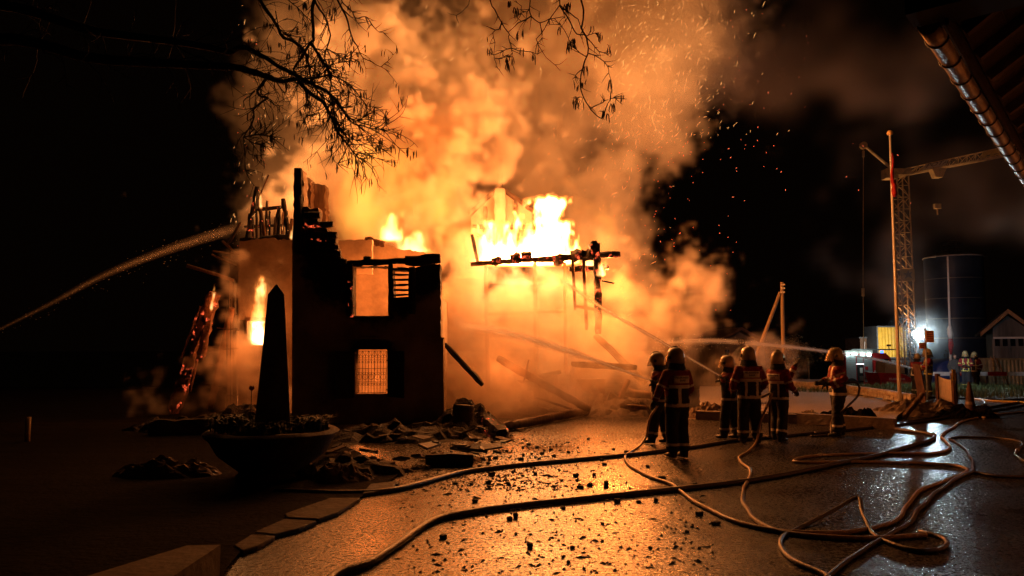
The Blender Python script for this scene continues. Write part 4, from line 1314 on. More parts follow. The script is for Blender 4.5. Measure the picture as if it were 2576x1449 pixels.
FG = 'firefighters fighting the house fire'
p2 = gnd(1662, 1116); h2 = R(72)
noz2 = at(1641, 958, p2.y - .1)
person('firefighter aiming the nozzle at the ruins, half hidden behind the nearest colleague', p2, h2, 1.74,
       arms=((body_xy(noz2 + Vector((.33, .1, -.12)), p2, h2), body_xy(noz2 + Vector((.12, .06, -.06)), p2, h2)), (body_xy(noz2 + Vector((.36, .0, -.2)), p2, h2), body_xy(noz2 + Vector((.2, -.04, -.22)), p2, h2))), step=(.16, -.14), lean=.06, panel=False, group=FG, stance=.1)
p1 = gnd(1706, 1153); h1 = R(24)
person('firefighter standing nearest of all, back turned, lettered panel on a dark red jacket', p1, h1, 1.83, arms=(((-.30, .06, 1.14), (-.29, .22, .95)), ((.29, .0, 1.13), (.22, .2, .98))), stance=.09, step=(.02, -.04), look=R(18), group=FG, stripes='I', lean=.03)
p3 = gnd(1838, 1104); h3 = R(52)
noz3 = at(1812, 946, p3.y - .05)
person('shorter firefighter left of the broad-backed one, aiming a jet up at the roof', p3, h3, 1.68, arms=((body_xy(noz3 + Vector((.30, .1, -.12)), p3, h3), body_xy(noz3 + Vector((.08, .08, -.05)), p3, h3)), (body_xy(noz3 + Vector((.34, -.05, -.16)), p3, h3), body_xy(noz3 + Vector((.16, -.02, -.1)), p3, h3))), group=FG, stripes='I', lean=.05, step=(.1, -.1))
p4 = gnd(1888, 1116); h4 = R(2)
person('tall broad firefighter in the middle of three, back squarely to us', p4, h4, 1.86, arms=(((-.30, .02, 1.12), (-.24, .2, .98)), ((.31, -.02, 1.13), (.26, .16, 1.0))), stance=.14, group=FG, heavy=1.12, look=R(6))
p5 = gnd(1962, 1110); h5 = R(-58)
tip5 = at(2006, 918, p5.y + .3)
person('firefighter right of the broad-backed one, pointing with an outstretched arm', p5, h5, 1.77, arms=((body_xy(at(1984, 952, p5.y + .45), p5, h5), body_xy(tip5 + Vector((0, .1, 0)), p5, h5)), ((.30, .0, 1.13), (.2, .26, 1.02))), stance=.13, step=(.05, -.12), group=FG, look=R(10))
p6 = gnd(2112, 1098); h6 = R(84)
noz6 = at(2056, 964, p6.y - .1)
person('firefighter standing apart, seen from the side, gripping a nozzle at his hip', p6, h6, 1.84, arms=((body_xy(noz6 + Vector((.42, .25, .05)), p6, h6), body_xy(noz6 + Vector((.16, .1, .0)), p6, h6)), (body_xy(noz6 + Vector((.50, -.22, .06)), p6, h6), body_xy(noz6 + Vector((.24, -.05, -.05)), p6, h6))), stance=.14, step=(.08, -.08), panel=False, group=FG, lean=.03)
p7 = gnd(2338, 999)
person('firefighter with a yellow helmet and belt standing behind the orange signs', p7, R(70), 1.84, arms=(((-.26, .1, 1.14), (-.10, .34, 1.16)), ((.27, .1, 1.14), (.10, .34, 1.16))), panel=False, group=FG, style='yellow', far=True, nod=.25)
p8 = Vector((at(2303, 930, 30.5).x, 30.5, 0))
person('firefighter in a bright red jacket left of the brown board, bent over the pump', p8, R(-60), 1.66, arms=(((-.26, .12, 1.12), (-.12, .36, 1.1)), ((.27, .12, 1.12), (.12, .36, 1.1))), panel=False, group=FG, far=True, lean=.25, nod=.2)
p10 = Vector((at(2403, 930, 37).x, 37.0, gz(23, 37)))
person('bareheaded onlooker in dark clothes beside the blue tarpaulin', p10, R(170), 1.76, panel=False, style='civil', helm=False, far=True, group='people on the far verge')
p11 = Vector((at(2430, 930, 36).x, 36.0, gz(23, 36)))
person('firefighter with folded arms in a red jacket beside the dark-clad onlooker', p11, R(150), 1.8, arms=(((-.27, .12, 1.14), (.02, .26, 1.14)), ((.27, .12, 1.14), (-.02, .28, 1.1))), panel=False, style='yellow', far=True, group='people on the far verge')
p12 = Vector((at(2453, 930, 37).x, 37.0, gz(23, 37)))
person('firefighter in a dark vest and pale helmet, last on the far verge before the container', p12, R(120), 1.8, panel=False, style='navy', far=True, group='people on the far verge')
# ------------------------------------------------------------------ hoses, nozzles, water jets
hose_d = mat('dark_wet_hose', (.05, .035, .028), .33, .4, 20, .4, 60)
hose_t = mat('tan_wet_hose', (.34, .23, .13), .34, .3, 20, .4, 60)
hose_y = mat('yellow_hose', (.62, .42, .08), .5, .25, 14, .3, 50)
hose_r = mat('red_hose', (.45, .03, .03), .5, .25, 14, .3, 50)
brass = mat('coupling_metal', (.42, .38, .32), .3, .2, 20, metal=.8)
noz_m = mat('black_nozzle', (.02, .02, .02), .4)


def hose(label, pts, r, m, couple=(), lift=None, group='fire hoses'):
    """pts: photo points on the ground, or 3-tuples of world coordinates"""
    P = []
    for q in pts:
        if isinstance(q, Vector): P.append(q)
        elif len(q) == 3: P.append(gpt(q[0], q[1]) + Vector((0, 0, r + q[2])))
        else: P.append(gpt(*q) + Vector((0, 0, r)))
    C = curve_pts(P, .10)
    C = [c + Vector((mnoise.noise(c * 1.7), mnoise.noise(c * 1.7 + Vector((9, 0, 0))), 0)) * .025 for c in C]
    t = thing('fire_hose', label, 'hose', C[0], 0, group)
    mb = MB(); mb.tube(C, r, 10, flat=1.0); mb.build('hose', m, t, smooth=True)
    for f in couple:
        i = min(len(C) - 2, int(f * len(C))); d = (C[i + 1] - C[i]).normalized()
        q = MB(); q.tube([C[i] - d * .09, C[i] - d * .085, C[i] - d * .02, C[i] - d * .015, C[i] + d * .015, C[i] + d * .02, C[i] + d * .085, C[i] + d * .09], [r * 1.05, r * 1.35, r * 1.35, r * 1.7, r * 1.7, r * 1.35, r * 1.35, r * 1.05], 12)
        q.build('coupling', brass, t, auto=40)
    return t


hose('long dark hose crossing the yard from the planter to behind the firefighters', [(690, 1242), (850, 1246), (960, 1242), (1050, 1225), (1150, 1196), (1250, 1181), (1400, 1166), (1570, 1150), (1740, 1130), (1850, 1112), (1945, 1104), (2060, 1092), (2180, 1080), (2300, 1062), (2440, 1036), (2600, 1008)], .034, hose_d, (.52,))
hose('thick dark hose sweeping across the bright wet asphalt in the foreground', [(800, 1500), (850, 1452), (920, 1430), (980, 1392), (1050, 1342), (1130, 1306), (1290, 1281), (1500, 1258), (1703, 1237), (1864, 1218), (1984, 1198), (2104, 1172), (2185, 1156), (2265, 1134), (2338, 1112), (2349, 1101), (2321, 1092), (2257, 1083), (2255, 1078)], .035, hose_d, (.9,))
hand2 = noz2 + Vector((.16, .0, -.08))
hose('tan hose dropping from the nearer nozzle and winding over the yard into long loops', [noz2 + Vector((.05, 0, -.02)), hand2 + Vector((.05, .0, -.22)), gnd(1637, 1120) + Vector((0, 0, .55)), gnd(1625, 1122) + Vector((0, 0, .2)), (1604, 1130), (1578, 1144), (1574, 1156), (1588, 1178), (1643, 1206), (1691, 1222), (1712, 1242), (1768, 1278), (1844, 1315), (1924, 1335), (1984, 1343), (2104, 1347), (2205, 1333), (2265, 1307), (2289, 1267), (2325, 1234), (2385, 1212), (2425, 1194), (2428, 1182), (2385, 1173), (2265, 1168), (2145, 1166), (2015, 1167), (1998, 1161), (2024, 1154), (2084, 1148), (2225, 1144), (2345, 1144), (2389, 1130), (2381, 1114), (2369, 1098), (2397, 1078), (2425, 1062), (2500, 1046), (2600, 1036)], .024, hose_t, (.55, .72))
hand4 = p4 + Vector((.42, -.1, .98))
hose('tan hose hanging from the middle firefighter and curving toward us on the ground', [at(1822, 948, p3.y + .1), at(1850, 975, p3.y + .2), at(1905, 1000, p4.y + .25), hand4, gnd(1916, 1118) + Vector((0, 0, .5)), gnd(1905, 1122) + Vector((0, 0, .14)), (1886, 1136), (1860, 1154), (1864, 1166), (1888, 1190), (1876, 1222), (1868, 1255), (1884, 1295), (1924, 1327), (1976, 1345), (2064, 1356), (2201, 1361), (2330, 1352)], .024, hose_t, (.2,))
hose('hose running down behind the pointing firefighter in a tight loop', [p4 + Vector((.45, .1, .95)), gnd(1938, 1112) + Vector((0, 0, .45)), gnd(1938, 1110) + Vector((0, 0, .12)), (1925, 1100), (1915, 1094)], .024, hose_d)
hose('black hose kinked up into a sharp point in the right foreground', [(2100, 1490), (2076, 1452), (2004, 1419), (1964, 1379), (1976, 1351), (2024, 1327), (2104, 1300, .06), (2160, 1292, .16), (2171, 1312, .06), (2193, 1345), (2225, 1367), (2305, 1391), (2365, 1387), (2383, 1371), (2365, 1355), (2313, 1343)], .022, hose_d)
hose('dark hose entering from the right edge and curving down to the loops', [(2620, 1203), (2505, 1202), (2445, 1192), (2385, 1222), (2330, 1266), (2290, 1318), (2217, 1362), (2140, 1410), (2070, 1470)], .022, hose_d)
hose('thin dark hose arching along the right edge of the yard', [(2445, 1190), (2449, 1170), (2433, 1138), (2405, 1114), (2389, 1106), (2425, 1101), (2505, 1104), (2560, 1112), (2574, 1122), (2556, 1140), (2570, 1160), (2620, 1170)], .02, hose_d, (.8,))
hose('dark hose lying straight toward the right edge below the traffic cone', [(2050, 1094), (2250, 1072), (2330, 1062), (2400, 1050), (2500, 1036), (2620, 1012)], .03, hose_d)
hose('yellow hose lying on the far road beyond the block edging', [(2080, 972), (2143, 973.5), (2230, 977), (2298, 980), (2406, 991), (2455, 994), (2620, 1008)], .035, hose_y)
hose('bright red hose along the edge of the verge', [(2410, 984), (2449, 988), (2520, 992.5), (2620, 999)], .035, hose_r)
hose('yellow hose running off to the right below the red one', [(2440, 1004), (2487, 1010), (2540, 1013), (2630, 1018)], .035, hose_y)
hose('tan hose coiled behind the traffic cone', [(2440, 1026), (2465, 1024), (2478, 1018), (2474, 1010), (2460, 1003), (2440, 1000)], .03, hose_t)
hose('short tan hose bend lying in front of the traffic cone', [(2512, 1044), (2470, 1042), (2447, 1041), (2456, 1050), (2480, 1054)], .03, hose_t)
q6 = p6 + Vector((.25, .0, 0))
hose('hose held by the firefighter on the right, looping behind his back to the ground', [noz6 + Vector((.1, 0, 0)), noz6 + Vector((.45, -.1, .0)), p6 + Vector((.33, -.2, 1.15)), p6 + Vector((.30, -.28, .9)), p6 + Vector((-.02, -.33, .6)), gnd(2094, 1094) + Vector((0, 0, .3)), gnd(2092, 1097) + Vector((0, 0, .04)), (2080, 1098), (2040, 1100)], .024, hose_d)


def nozzle(label, tip, d, s=1.0):
    d = Vector(d).normalized()
    t = thing('nozzle', label, 'hose nozzle', tip)
    q = MB(); q.tube([tip - d * .30 * s, tip - d * .2 * s, tip - d * .19 * s, tip - d * .06 * s, tip - d * .05 * s, tip], [.022 * s, .024 * s, .034 * s, .034 * s, .042 * s, .036 * s], 14); q.build('barrel', noz_m, t, auto=35)
    x, y = frame(d)
    b = tip - d * .2 * s
    q = MB(); q.tube([b, b - y * .11 * s + d * -.02], [.018 * s, .02 * s], 8); q.build('pistol_grip', noz_m, t, smooth=True)
    q = MB(); q.tube([b + x * .035 * s, b + x * .035 * s + y * .08 * s, b - x * .035 * s + y * .08 * s, b - x * .035 * s], .009 * s, 6); q.build('shut_off_bail', noz_m, t, smooth=True)


jet_m = bpy.data.materials.new('water_jet'); jet_m.use_nodes = True
nt = jet_m.node_tree; N, Lk = nt.nodes.new, nt.links.new
nt.nodes.remove(nt.nodes['Principled BSDF'])
df, tl, tr_, mx, mx2 = N('ShaderNodeBsdfDiffuse'), N('ShaderNodeBsdfTranslucent'), N('ShaderNodeBsdfTransparent'), N('ShaderNodeMixShader'), N('ShaderNodeMixShader')
df.inputs[0].default_value = tl.inputs[0].default_value = (.85, .85, .85, 1)
Lk(df.outputs[0], mx.inputs[1]); Lk(tl.outputs[0], mx.inputs[2]); mx.inputs[0].default_value = .55
at1 = N('ShaderNodeAttribute'); at1.attribute_name = 'thin'
nz = N('ShaderNodeTexNoise'); nz.inputs['Scale'].default_value = 1.0; nz.inputs['Detail'].default_value = 5
at2 = N('ShaderNodeAttribute'); at2.attribute_name = 'along'
Lk(at2.outputs['Vector'], nz.inputs['Vector'])
mr = N('ShaderNodeMapRange'); mr.inputs[1].default_value = .28; mr.inputs[2].default_value = .6; Lk(nz.outputs['Fac'], mr.inputs[0])
mu = N('ShaderNodeMath'); mu.operation = 'MULTIPLY'; lw = N('ShaderNodeLayerWeight'); lw.inputs[0].default_value = .5
inv_ = N('ShaderNodeMath'); inv_.operation = 'SUBTRACT'; inv_.inputs[0].default_value = 1.0; Lk(lw.outputs['Facing'], inv_.inputs[1])
pw = N('ShaderNodeMath'); pw.operation = 'POWER'; pw.inputs[1].default_value = 1.4; Lk(inv_.outputs[0], pw.inputs[0])
mm = N('ShaderNodeMath'); mm.operation = 'MULTIPLY'; Lk(mr.outputs[0], mm.inputs[0]); Lk(pw.outputs[0], mm.inputs[1])
Lk(mm.outputs[0], mu.inputs[0]); Lk(at1.outputs['Fac'], mu.inputs[1])
Lk(mu.outputs[0], mx2.inputs[0]); Lk(tr_.outputs[0], mx2.inputs[1]); Lk(mx.outputs[0], mx2.inputs[2])
Lk(mx2.outputs[0], nt.nodes['Material Output'].inputs[0])


def jet(label, pts, r, opac, seed=0):
    """stream of water: denser at the nozzle, breaking into spray; streaks by noise along its length"""
    C = curve_pts(pts, .3)
    n = len(C); seg = 10
    mb = MB()
    def rad(t): return r[0] + (r[1] - r[0]) * t ** 1.2
    layers = ((1.0, .55), (.62, .8), (.3, 1.0))
    thin, along = [], []
    for sc_r, op in layers:
        mb.tube(C, [rad(i / (n - 1)) * sc_r for i in range(n)], seg, cap=False)
        s = 0
        for i in range(n):
            if i: s += (C[i] - C[i - 1]).length
            t = i / (n - 1)
            a = (opac[0] + (opac[1] - opac[0]) * t) * op
            if t > .85: a *= (1 - t) / .15
            for k_ in range(seg):
                thin.append(a); th = 2 * PI * k_ / seg
                along += [s * .55 + seed * 13, math.cos(th) * 1.7 + sc_r * 4, math.sin(th) * 1.7]
    o = mb.build('water_jet', jet_m, None, smooth=True, fix=False)
    me = o.data
    a = me.attributes.new('thin', 'FLOAT', 'POINT'); a.data.foreach_set('value', thin)
    b = me.attributes.new('along', 'FLOAT_VECTOR', 'POINT'); b.data.foreach_set('vector', along)
    return tag(o, label, 'water jet', 'jets of water from the hoses')


j2a, j2b = noz2, at(1150, 812, 21.0)
jet('spreading water jet from the nearer nozzle into the burning ground floor', [j2a, j2a.lerp(j2b, .33) + Vector((0, 0, .1)), j2a.lerp(j2b, .66) + Vector((0, 0, .12)), j2b], (.025, .30), (1.0, .8), 1)
j3a, j3b = noz3, at(1375, 678, 22.0)
jet('thin straight water jet rising steeply to the burning beam', [j3a, at(1660, 858, 17.2), at(1505, 768, 19.6), j3b], (.026, .13), (1.0, .85), 2)
j7a, j7b = at(2290, 925, 28.0), at(1640, 862, 25.5)
jet('long flat water jet passing behind the firefighter on the right', [j7a, at(2200, 903, 27.6), at(2080, 884, 27.2), at(1950, 869, 26.8), at(1800, 858, 26.2), j7b], (.055, .15), (1.0, .9), 3)
j0a, j0b = at(-60, 858, 15.0), at(640, 562, 23.0)
jet('long arching water jet coming from the dark on the left to the roof', [j0a, at(120, 768, 17), at(260, 693, 18.8), at(400, 636, 20.4), at(520, 596, 21.8), j0b], (.035, .22), (.14, .26), 4)
nozzle('black nozzle in the hands of the firefighter half hidden behind his colleague', noz2 + (j2b - j2a).normalized() * .02, j2b - j2a)
nozzle('black nozzle of the shorter firefighter in the group of three', noz3, j3b - j3a)
nozzle('black nozzle held level by the firefighter on the right, shut off', noz6 + Vector((-.06, 0, 0)), (-1, .1, .02), 1.25)

# drops torn off the jets
dq = MB(); rd_ = random.Random(8)
def drops(pts, r, n):
    C = curve_pts(pts, .3)
    for _ in range(n):
        t = rd_.random() ** .8; p = C[min(len(C) - 1, int(t * len(C)))]
        s_ = r * (.25 + t) * 1.5
        c = p + Vector((rd_.gauss(0, s_ * .6), rd_.gauss(0, s_ * .6), rd_.gauss(-s_ * .35, s_ * .6)))
        w_ = rd_.uniform(.0015, .0042) * (1 + c.y / 22); l_ = w_ * rd_.uniform(1, 4)
        d = (C[-1] - C[0]).normalized(); x, y = frame(d)
        dq.add([c - d * l_, c + x * w_, c - x * .5 * w_ + y * .87 * w_, c - x * .5 * w_ - y * .87 * w_, c + d * l_], [(0, 1, 2), (0, 2, 3), (0, 3, 1), (4, 2, 1), (4, 3, 2), (4, 1, 3)])
drops([j2a, j2a.lerp(j2b, .5) + Vector((0, 0, .1)), j2b], .28, 500)
drops([j3a, at(1660, 858, 17.2), j3b], .10, 260)
drops([j7a, at(2080, 884, 27.2), at(1800, 858, 26.2), j7b], .16, 520)
drops([j0a, at(260, 693, 18.8), at(400, 636, 20.4), j0b], .22, 160)
wd = bpy.data.materials.new('water_drop'); wd.use_nodes = True
nt = wd.node_tree; nt.nodes.remove(nt.nodes['Principled BSDF'])
a_, b_, c_ = nt.nodes.new('ShaderNodeBsdfDiffuse'), nt.nodes.new('ShaderNodeBsdfTranslucent'), nt.nodes.new('ShaderNodeMixShader')
nt.links.new(a_.outputs[0], c_.inputs[1]); nt.links.new(b_.outputs[0], c_.inputs[2]); nt.links.new(c_.outputs[0], nt.nodes['Material Output'].inputs[0])
tag(dq.build('water_spray', wd, None, fix=False), 'fine spray of drops torn off the water jets', None, None, 'stuff')
# ------------------------------------------------------------------ right side: walls, posts, crane, vehicles, barn
cream = mat('sandstone_block', (.42, .33, .22), .9, .35, 7, .7, 24)
steel_c = mat('crane_steel', (.72, .50, .22), .6, .3, 3, .2)
sign_w = mat('pale_sign_board', (.6, .55, .45), .6, .15, 3)
sign_y = mat('yellow_sign_board', (.62, .42, .06), .6, .15, 3)
wood_p = mat('pale_pole_wood', (.30, .20, .11), .8, .3, 4, .5, 20, stretch=(1, 1, .1))
white_p = mat('white_paint', (.72, .70, .66), .4, .1, 4)
red_p = mat('red_paint', (.42, .02, .02), .35, .15, 3, coat=.3)
grey_s = mat('grey_shutter_metal', (.33, .35, .36), .4, .1, 6, metal=.3)
black_r = mat('black_rubber', (.015, .015, .015), .7)
glass_d = mat('dark_window_glass', (.01, .012, .015), .08, spec=.8)
silo_m = mat('dark_blue_silo_steel', (.04, .08, .16), .45, .2, 1.2, metal=.2)
barnw = mat('weathered_barn_board', (.19, .18, .165), .9, .4, 2.2, .7, 14, stretch=(1, 1, .08))
rake_m = mat('orange_fascia_board', (.36, .20, .09), .7, .2, 3)
cont_y = mat('yellow_container', (.60, .38, .04), .5, .2, 1.5)
cont_t = mat('tan_container', (.42, .31, .15), .6, .25, 1.5)
grey_f = mat('dark_grey_frame', (.09, .10, .11), .5, .2, 3)
tarp = mat('blue_tarpaulin', (.02, .04, .16), .4, .2, 4, .3)

# block edging along the gravel bed: every block its own
wall = thing('block_edging', 'low edging wall of pale sandstone blocks beyond the gravel bed', 'edging', gnd(2120, 992))
path = [(2000, 983), (2060, 988), (2130, 996), (2180, 1004), (2230, 1012), (2290, 1026)]
pp = [gnd(*q) for q in path]
tot = []
for a, b in zip(pp, pp[1:]):
    m = max(1, int((b - a).length / .42))
    for k in range(m):
        A, B = a.lerp(b, k / m), a.lerp(b, (k + 1) / m)
        for row in range(2):
            off = .5 if row else 0
            A2, B2 = A.lerp(B, .03), A.lerp(B, .97)
            h = .15
            z = .03 + row * (h + .008) + h / 2 + .1
            q = MB(); q.bar(A2 + Vector((0, rng.uniform(-.02, .02), z)), B2 + Vector((0, rng.uniform(-.02, .02), z)), .24 + rng.uniform(-.02, .02), h * rng.uniform(.92, 1))
            q.build('stone_block', cream, wall)
    q = MB(); q.box(B + Vector((0, -.05, .24)), (.16, .3, .42)); q.build('pier_block', cream, wall)
# concrete lip and tarpaulin in front of the gravel bed
conc = mat('rough_concrete', (.16, .13, .11), .9, .4, 3, .7, 12)
lip = gnd(1755, 1056), gnd(2010, 1066), gnd(2260, 1082)
q = MB()
q.bar(lip[0] + Vector((0, .1, .1)), lip[1] + Vector((0, .1, .1)), .22, .26); tag(q.build('concrete_kerb', conc), 'rough concrete kerb in front of the gravel bed, behind the group of three', 'kerb')
q = MB(); q.bar(lip[1] + Vector((.02, .1, .11)), lip[2] + Vector((0, .1, .11)), .24, .3); tag(q.build('concrete_kerb', conc), 'rough concrete kerb running on right behind the firefighter standing apart', 'kerb')
def crumple(c, sx_, sy_, h, seed, name, label, m_, cat):
    q = MB(); n = 30; vs, fs = [], []
    for j in range(n + 1):
        for i in range(n + 1):
            u, v = i / n * 2 - 1, j / n * 2 - 1
            e = max(0, 1 - (u * u + v * v) ** 1.3)
            z = h * e ** .7 * (.6 + .5 * mnoise.fractal(Vector((u * 2.2, v * 2.2, seed)), .8, 2.2, 3) + .16 * mnoise.fractal(Vector((u * 9, v * 9, seed)), .8, 2.2, 4))
            vs.append((c.x + u * sx_, c.y + v * sy_, max(0.01, z)))
    for j in range(n):
        for i in range(n): fs.append((j * (n + 1) + i, j * (n + 1) + i + 1, (j + 1) * (n + 1) + i + 1, (j + 1) * (n + 1) + i))
    q.add(vs, fs)
    return tag(q.build(name, m_, None, fix=False), label, cat)
stone_m = mat('boulder_stone', (.17, .13, .10), .9, .4, 4, .9, 14)
crumple(gnd(1790, 1052), .75, .35, .5, 1.2, 'boulder', 'low dark boulder beyond the two hose men', stone_m, 'boulder')
crumple(gnd(2130, 1066), .95, .5, .48, 4.4, 'earth_mound', 'mound of dark earth right of the firefighter standing apart', soil, 'mound')
crumple(gnd(2320, 1046), 1.5, .5, .62, 7.7, 'earth_mound', 'heap of dark earth and stone below the brown board', stone_m, 'mound')
crumple(gnd(2430, 1050), .9, .4, .4, 9.1, 'earth_mound', 'small dark heap at the foot of the traffic cone', soil, 'mound')
crumple(gnd(2035, 1062), .42, .2, .42, 3.3, 'plastic_sheet', 'crumpled pale plastic sheet lying against the kerb between the group and the lone firefighter', mat('plastic_sheet', (.32, .28, .24), .35, .2, 8), 'sheet')
for a, b, w_, lb in (((2262, 1064, 20.2), (2322, 990, 20.6), .12, 'scorched plank leaning up out of the earth heap'), ((2250, 1050, 21.0), (2300, 1000, 21.2), .06, 'thin lath sticking out of the earth heap')):
    fallen('leaning_plank', lb, at(*a), at(*b), w_, brownwood, 'plank', seed=int(w_ * 1000))
# brown board, white sheet between posts, cone, marker posts
rust = mat('rusty_brown_board', (.065, .028, .02), .75, .5, 5, .5, 18)
fallen('brown_board', 'tall brown board standing upright in front of the sign post', at(2326, 1040, 21.8), at(2305, 915, 21.8), .42, rust, 'board', seed=401, h=.07, jit=.06)
bn = thing('barrier_sheet', 'pale sheet stretched between two dark red posts', 'barrier', gnd(2380, 1030))
s0, s1 = gnd(2362, 1020), gnd(2404, 1036)
for s_, hh in ((s0, 1.05), (s1, 1.15)):
    q = MB(); q.box(s_ + Vector((0, 0, hh / 2)), (.12, .12, hh)); q.build('post', rust, bn)
q = MB(); vs, fs = [], []
for j in range(7):
    for i in range(7):
        u, v = i / 6, j / 6
        p = s0.lerp(s1, u) + Vector((0, -.07 - .04 * math.sin(u * PI), .22 + .75 * v - .06 * math.sin(u * PI) * (v - .2)))
        vs.append(p)
for j in range(6):
    for i in range(6): fs.append((j * 7 + i, j * 7 + i + 1, (j + 1) * 7 + i + 1, (j + 1) * 7 + i))
q.add(vs, fs); o = q.build('sheet', mat('pale_canvas', (.50, .40, .30), .85, .2, 5, .3), bn, smooth=True); o.modifiers.new('s', 'SOLIDIFY').thickness = .01
cn = thing('traffic_cone', 'dirty dark traffic cone standing beside the barrier sheet', 'traffic cone', gnd(2442, 1046))
cc = gnd(2442, 1046)
q = MB(); q.lathe([(.2, .03), (.165, .06), (.04, .92), (.03, .95), (.0, .95)], cc, 18); q.build('cone', rust, cn, auto=40)
q = MB(); q.box(cc + Vector((0, 0, .015)), (.48, .48, .03)); q.build('base', black_r, cn)
q = MB(); q.lathe([(.137, .25), (.116, .40)], cc, 18, close=False); q.build('sleeve', mat('dirty_white_sleeve', (.2, .15, .12), .5), cn)
st = thing('marker_stake', 'thin stake with a yellow tag between the sheet and the cone', 'stake', gnd(2410, 1040))
q = MB(); q.tube([gnd(2410, 1040), gnd(2405, 1040) + Vector((-.02, 0, 1.25))], .018, 6); q.build('stake', rust, st)
q = MB(); q.box(gnd(2405, 1040) + Vector((-.02, -.02, 1.12)), (.1, .02, .32)); q.build('tag', sign_y, st)
for px, py, h, lb in ((2035, 975, 1.05, 'slim reflector post standing alone in the grass left of the lone firefighter'), (2182, 1000, .6, 'pale axe-shaped stake right behind the lone firefighter')):
    c = gnd(px - (82 if h < 1 else -71 + 0), py) if False else gnd(px, py)
    if h < 1: c = gnd(2182 - 80, 1000)
    else: c = gnd(2107 - 71, 972)
    q = MB(); q.tube([c, c + Vector((0, 0, h))], .045, 8); tag(q.build('marker_post', wood_p, None, smooth=True), lb, 'post')

# flagpole and furled flag
fp = gnd(2264, 1024)
fl = thing('flagpole', 'tall pale flagpole lit by the fire, a furled red flag at its top', 'flagpole', fp)
top = at(2239, 340, fp.y)
q = MB(); q.tube([fp, fp.lerp(top, .5), top], [.06, .05, .036], 12); q.build('pole', white_p, fl, smooth=True)
q = MB(); q.lathe([(.0, -.02), (.09, .02), (.1, .08), (.06, .15), (.0, .17)], top, 12); q.build('finial', steel_c, fl, smooth=True)
q = MB(); rr_ = random.Random(3)
pts = [at(2244 + 5 * t + 2 * math.sin(t * 9), 385 + 110 * t, fp.y - .06) for t in [i / 12 for i in range(13)]]
q.tube(pts, [.025 + .07 * (i / 12) ** 1.6 * (1 if i < 12 else .4) for i in range(13)], 9, jit=.35, rnd=rr_); q.build('furled_flag', mat('red_flag_cloth', (.36, .008, .012), .8, .4, 9, .6, 30), fl, smooth=True)
# utility pole with its stay
up_ = Vector((at(1971, 930, 27).x, 27.0, 0)); upt = at(1967, 710, 27)
ut = thing('utility_pole', 'wooden utility pole with a slanting prop behind the group of firefighters', 'utility pole', up_)
q = MB(); q.tube([up_, upt], [.075, .058], 10); q.build('pole', wood_p, ut, smooth=True)
q = MB(); q.tube([Vector((at(1862, 930, 27).x, 27.2, 0)), at(1963, 735, 27)], [.075, .06], 10); q.build('prop', wood_p, ut, smooth=True)
for y0 in (717, 726, 736):
    q = MB(); q.tube([at(1965, y0, 26.85), at(1974, y0 - 1, 26.85)], .035, 6); q.build('insulator', white_p, ut)

# distant house, bush
DY = 46
hz_ = gz(20, DY)
dh = thing('distant_house', 'dim gabled house in the dark behind the group of firefighters', 'house', Vector((at(1850, 930, DY).x, DY, hz_)))
xl, xr, xm = at(1800, 930, DY).x, at(1925, 930, DY).x, at(1862, 930, DY).x
ze, zr = at(0, 868, DY).z, at(0, 835, DY).z
gry = mat('dim_house_wall', (.16, .12, .09), .9, .3, 1.5)
q = MB(); q.prism([(xl, DY, hz_), (xr, DY, hz_), (xr, DY, ze), (xm, DY, zr), (xl, DY, ze)], (0, 7, 0)); q.build('wall', gry, dh)
q = MB()
for a, b in (((xl - .4, ze - .15), (xm, zr + .1)), ((xm, zr + .1), (xr + .4, ze - .15))):
    q.prism([(a[0], DY - .5, a[1]), (b[0], DY - .5, b[1]), (b[0], DY - .5, b[1] + .18), (a[0], DY - .5, a[1] + .18)], (0, 8, 0))
q.build('roof', mat('dim_roof_tile', (.08, .05, .04), .9, .3, 3, .6, 10), dh)
for px in (1824, 1880):
    a = at(px, 898, DY - .04); b = at(px + 10, 880, DY + .02); q = MB(); q.b2(a, b); q.build('window', glass_d, dh)
q = MB(); q.b2(at(1882, 945, DY - 3.5) , at(1900, 918, DY - 2.5)); tag(q.build('white_box', white_p), 'pale white box beside the distant house', 'box')


def leafy(name, label, base, h, r, n, m_leaf, m_wood, cat, leaf=.12, seed=1, squash=1.0):
    """trunk, limbs, and a crown of many small leaf faces in clumps with gaps"""
    rr_ = random.Random(seed)
    t = thing(name, label, cat, base)
    q = MB(); base = Vector(base)
    tips = []
    trunk_top = base + Vector((0, 0, h * .5))
    q.tube([base, base + Vector((.05, 0, h * .25)), trunk_top], [h * .03, h * .024, h * .016], 8)
    for i in range(26):
        a, el = rr_.uniform(0, 2 * PI), rr_.uniform(-.25, 1.3)
        d = Vector((math.cos(a) * math.cos(el), math.sin(a) * math.cos(el), math.sin(el) * squash))
        e = base + Vector((0, 0, h * .55)) + d * r * rr_.uniform(.55, 1.05)
        s = base + Vector((0, 0, h * rr_.uniform(.2, .5)))
        q.tube([s, s.lerp(e, .5) + Vector((0, 0, .1)), e], [h * .012, h * .008, h * .003], 5)
        tips.append(e); tips.append(s.lerp(e, .65))
    q.build('trunk', m_wood, t)
    q = MB()
    for k in range(n):
        c = rr_.choice(tips); sp = r * .2
        p = c + Vector((rr_.gauss(0, sp), rr_.gauss(0, sp), rr_.gauss(0, sp)))
        d = Vector((rr_.uniform(-1, 1), rr_.uniform(-1, 1), rr_.uniform(-.6, .6))).normalized()
        x, y = frame(d); l = leaf * rr_.uniform(.6, 1.3)
        q.add([p - x * l * .3, p + d * l * .5, p + x * l * .3, p - d * l * .5], [(0, 1, 2, 3)])
    o = q.build('crown', m_leaf, t, fix=False); o['kind'] = 'stuff'
    return t
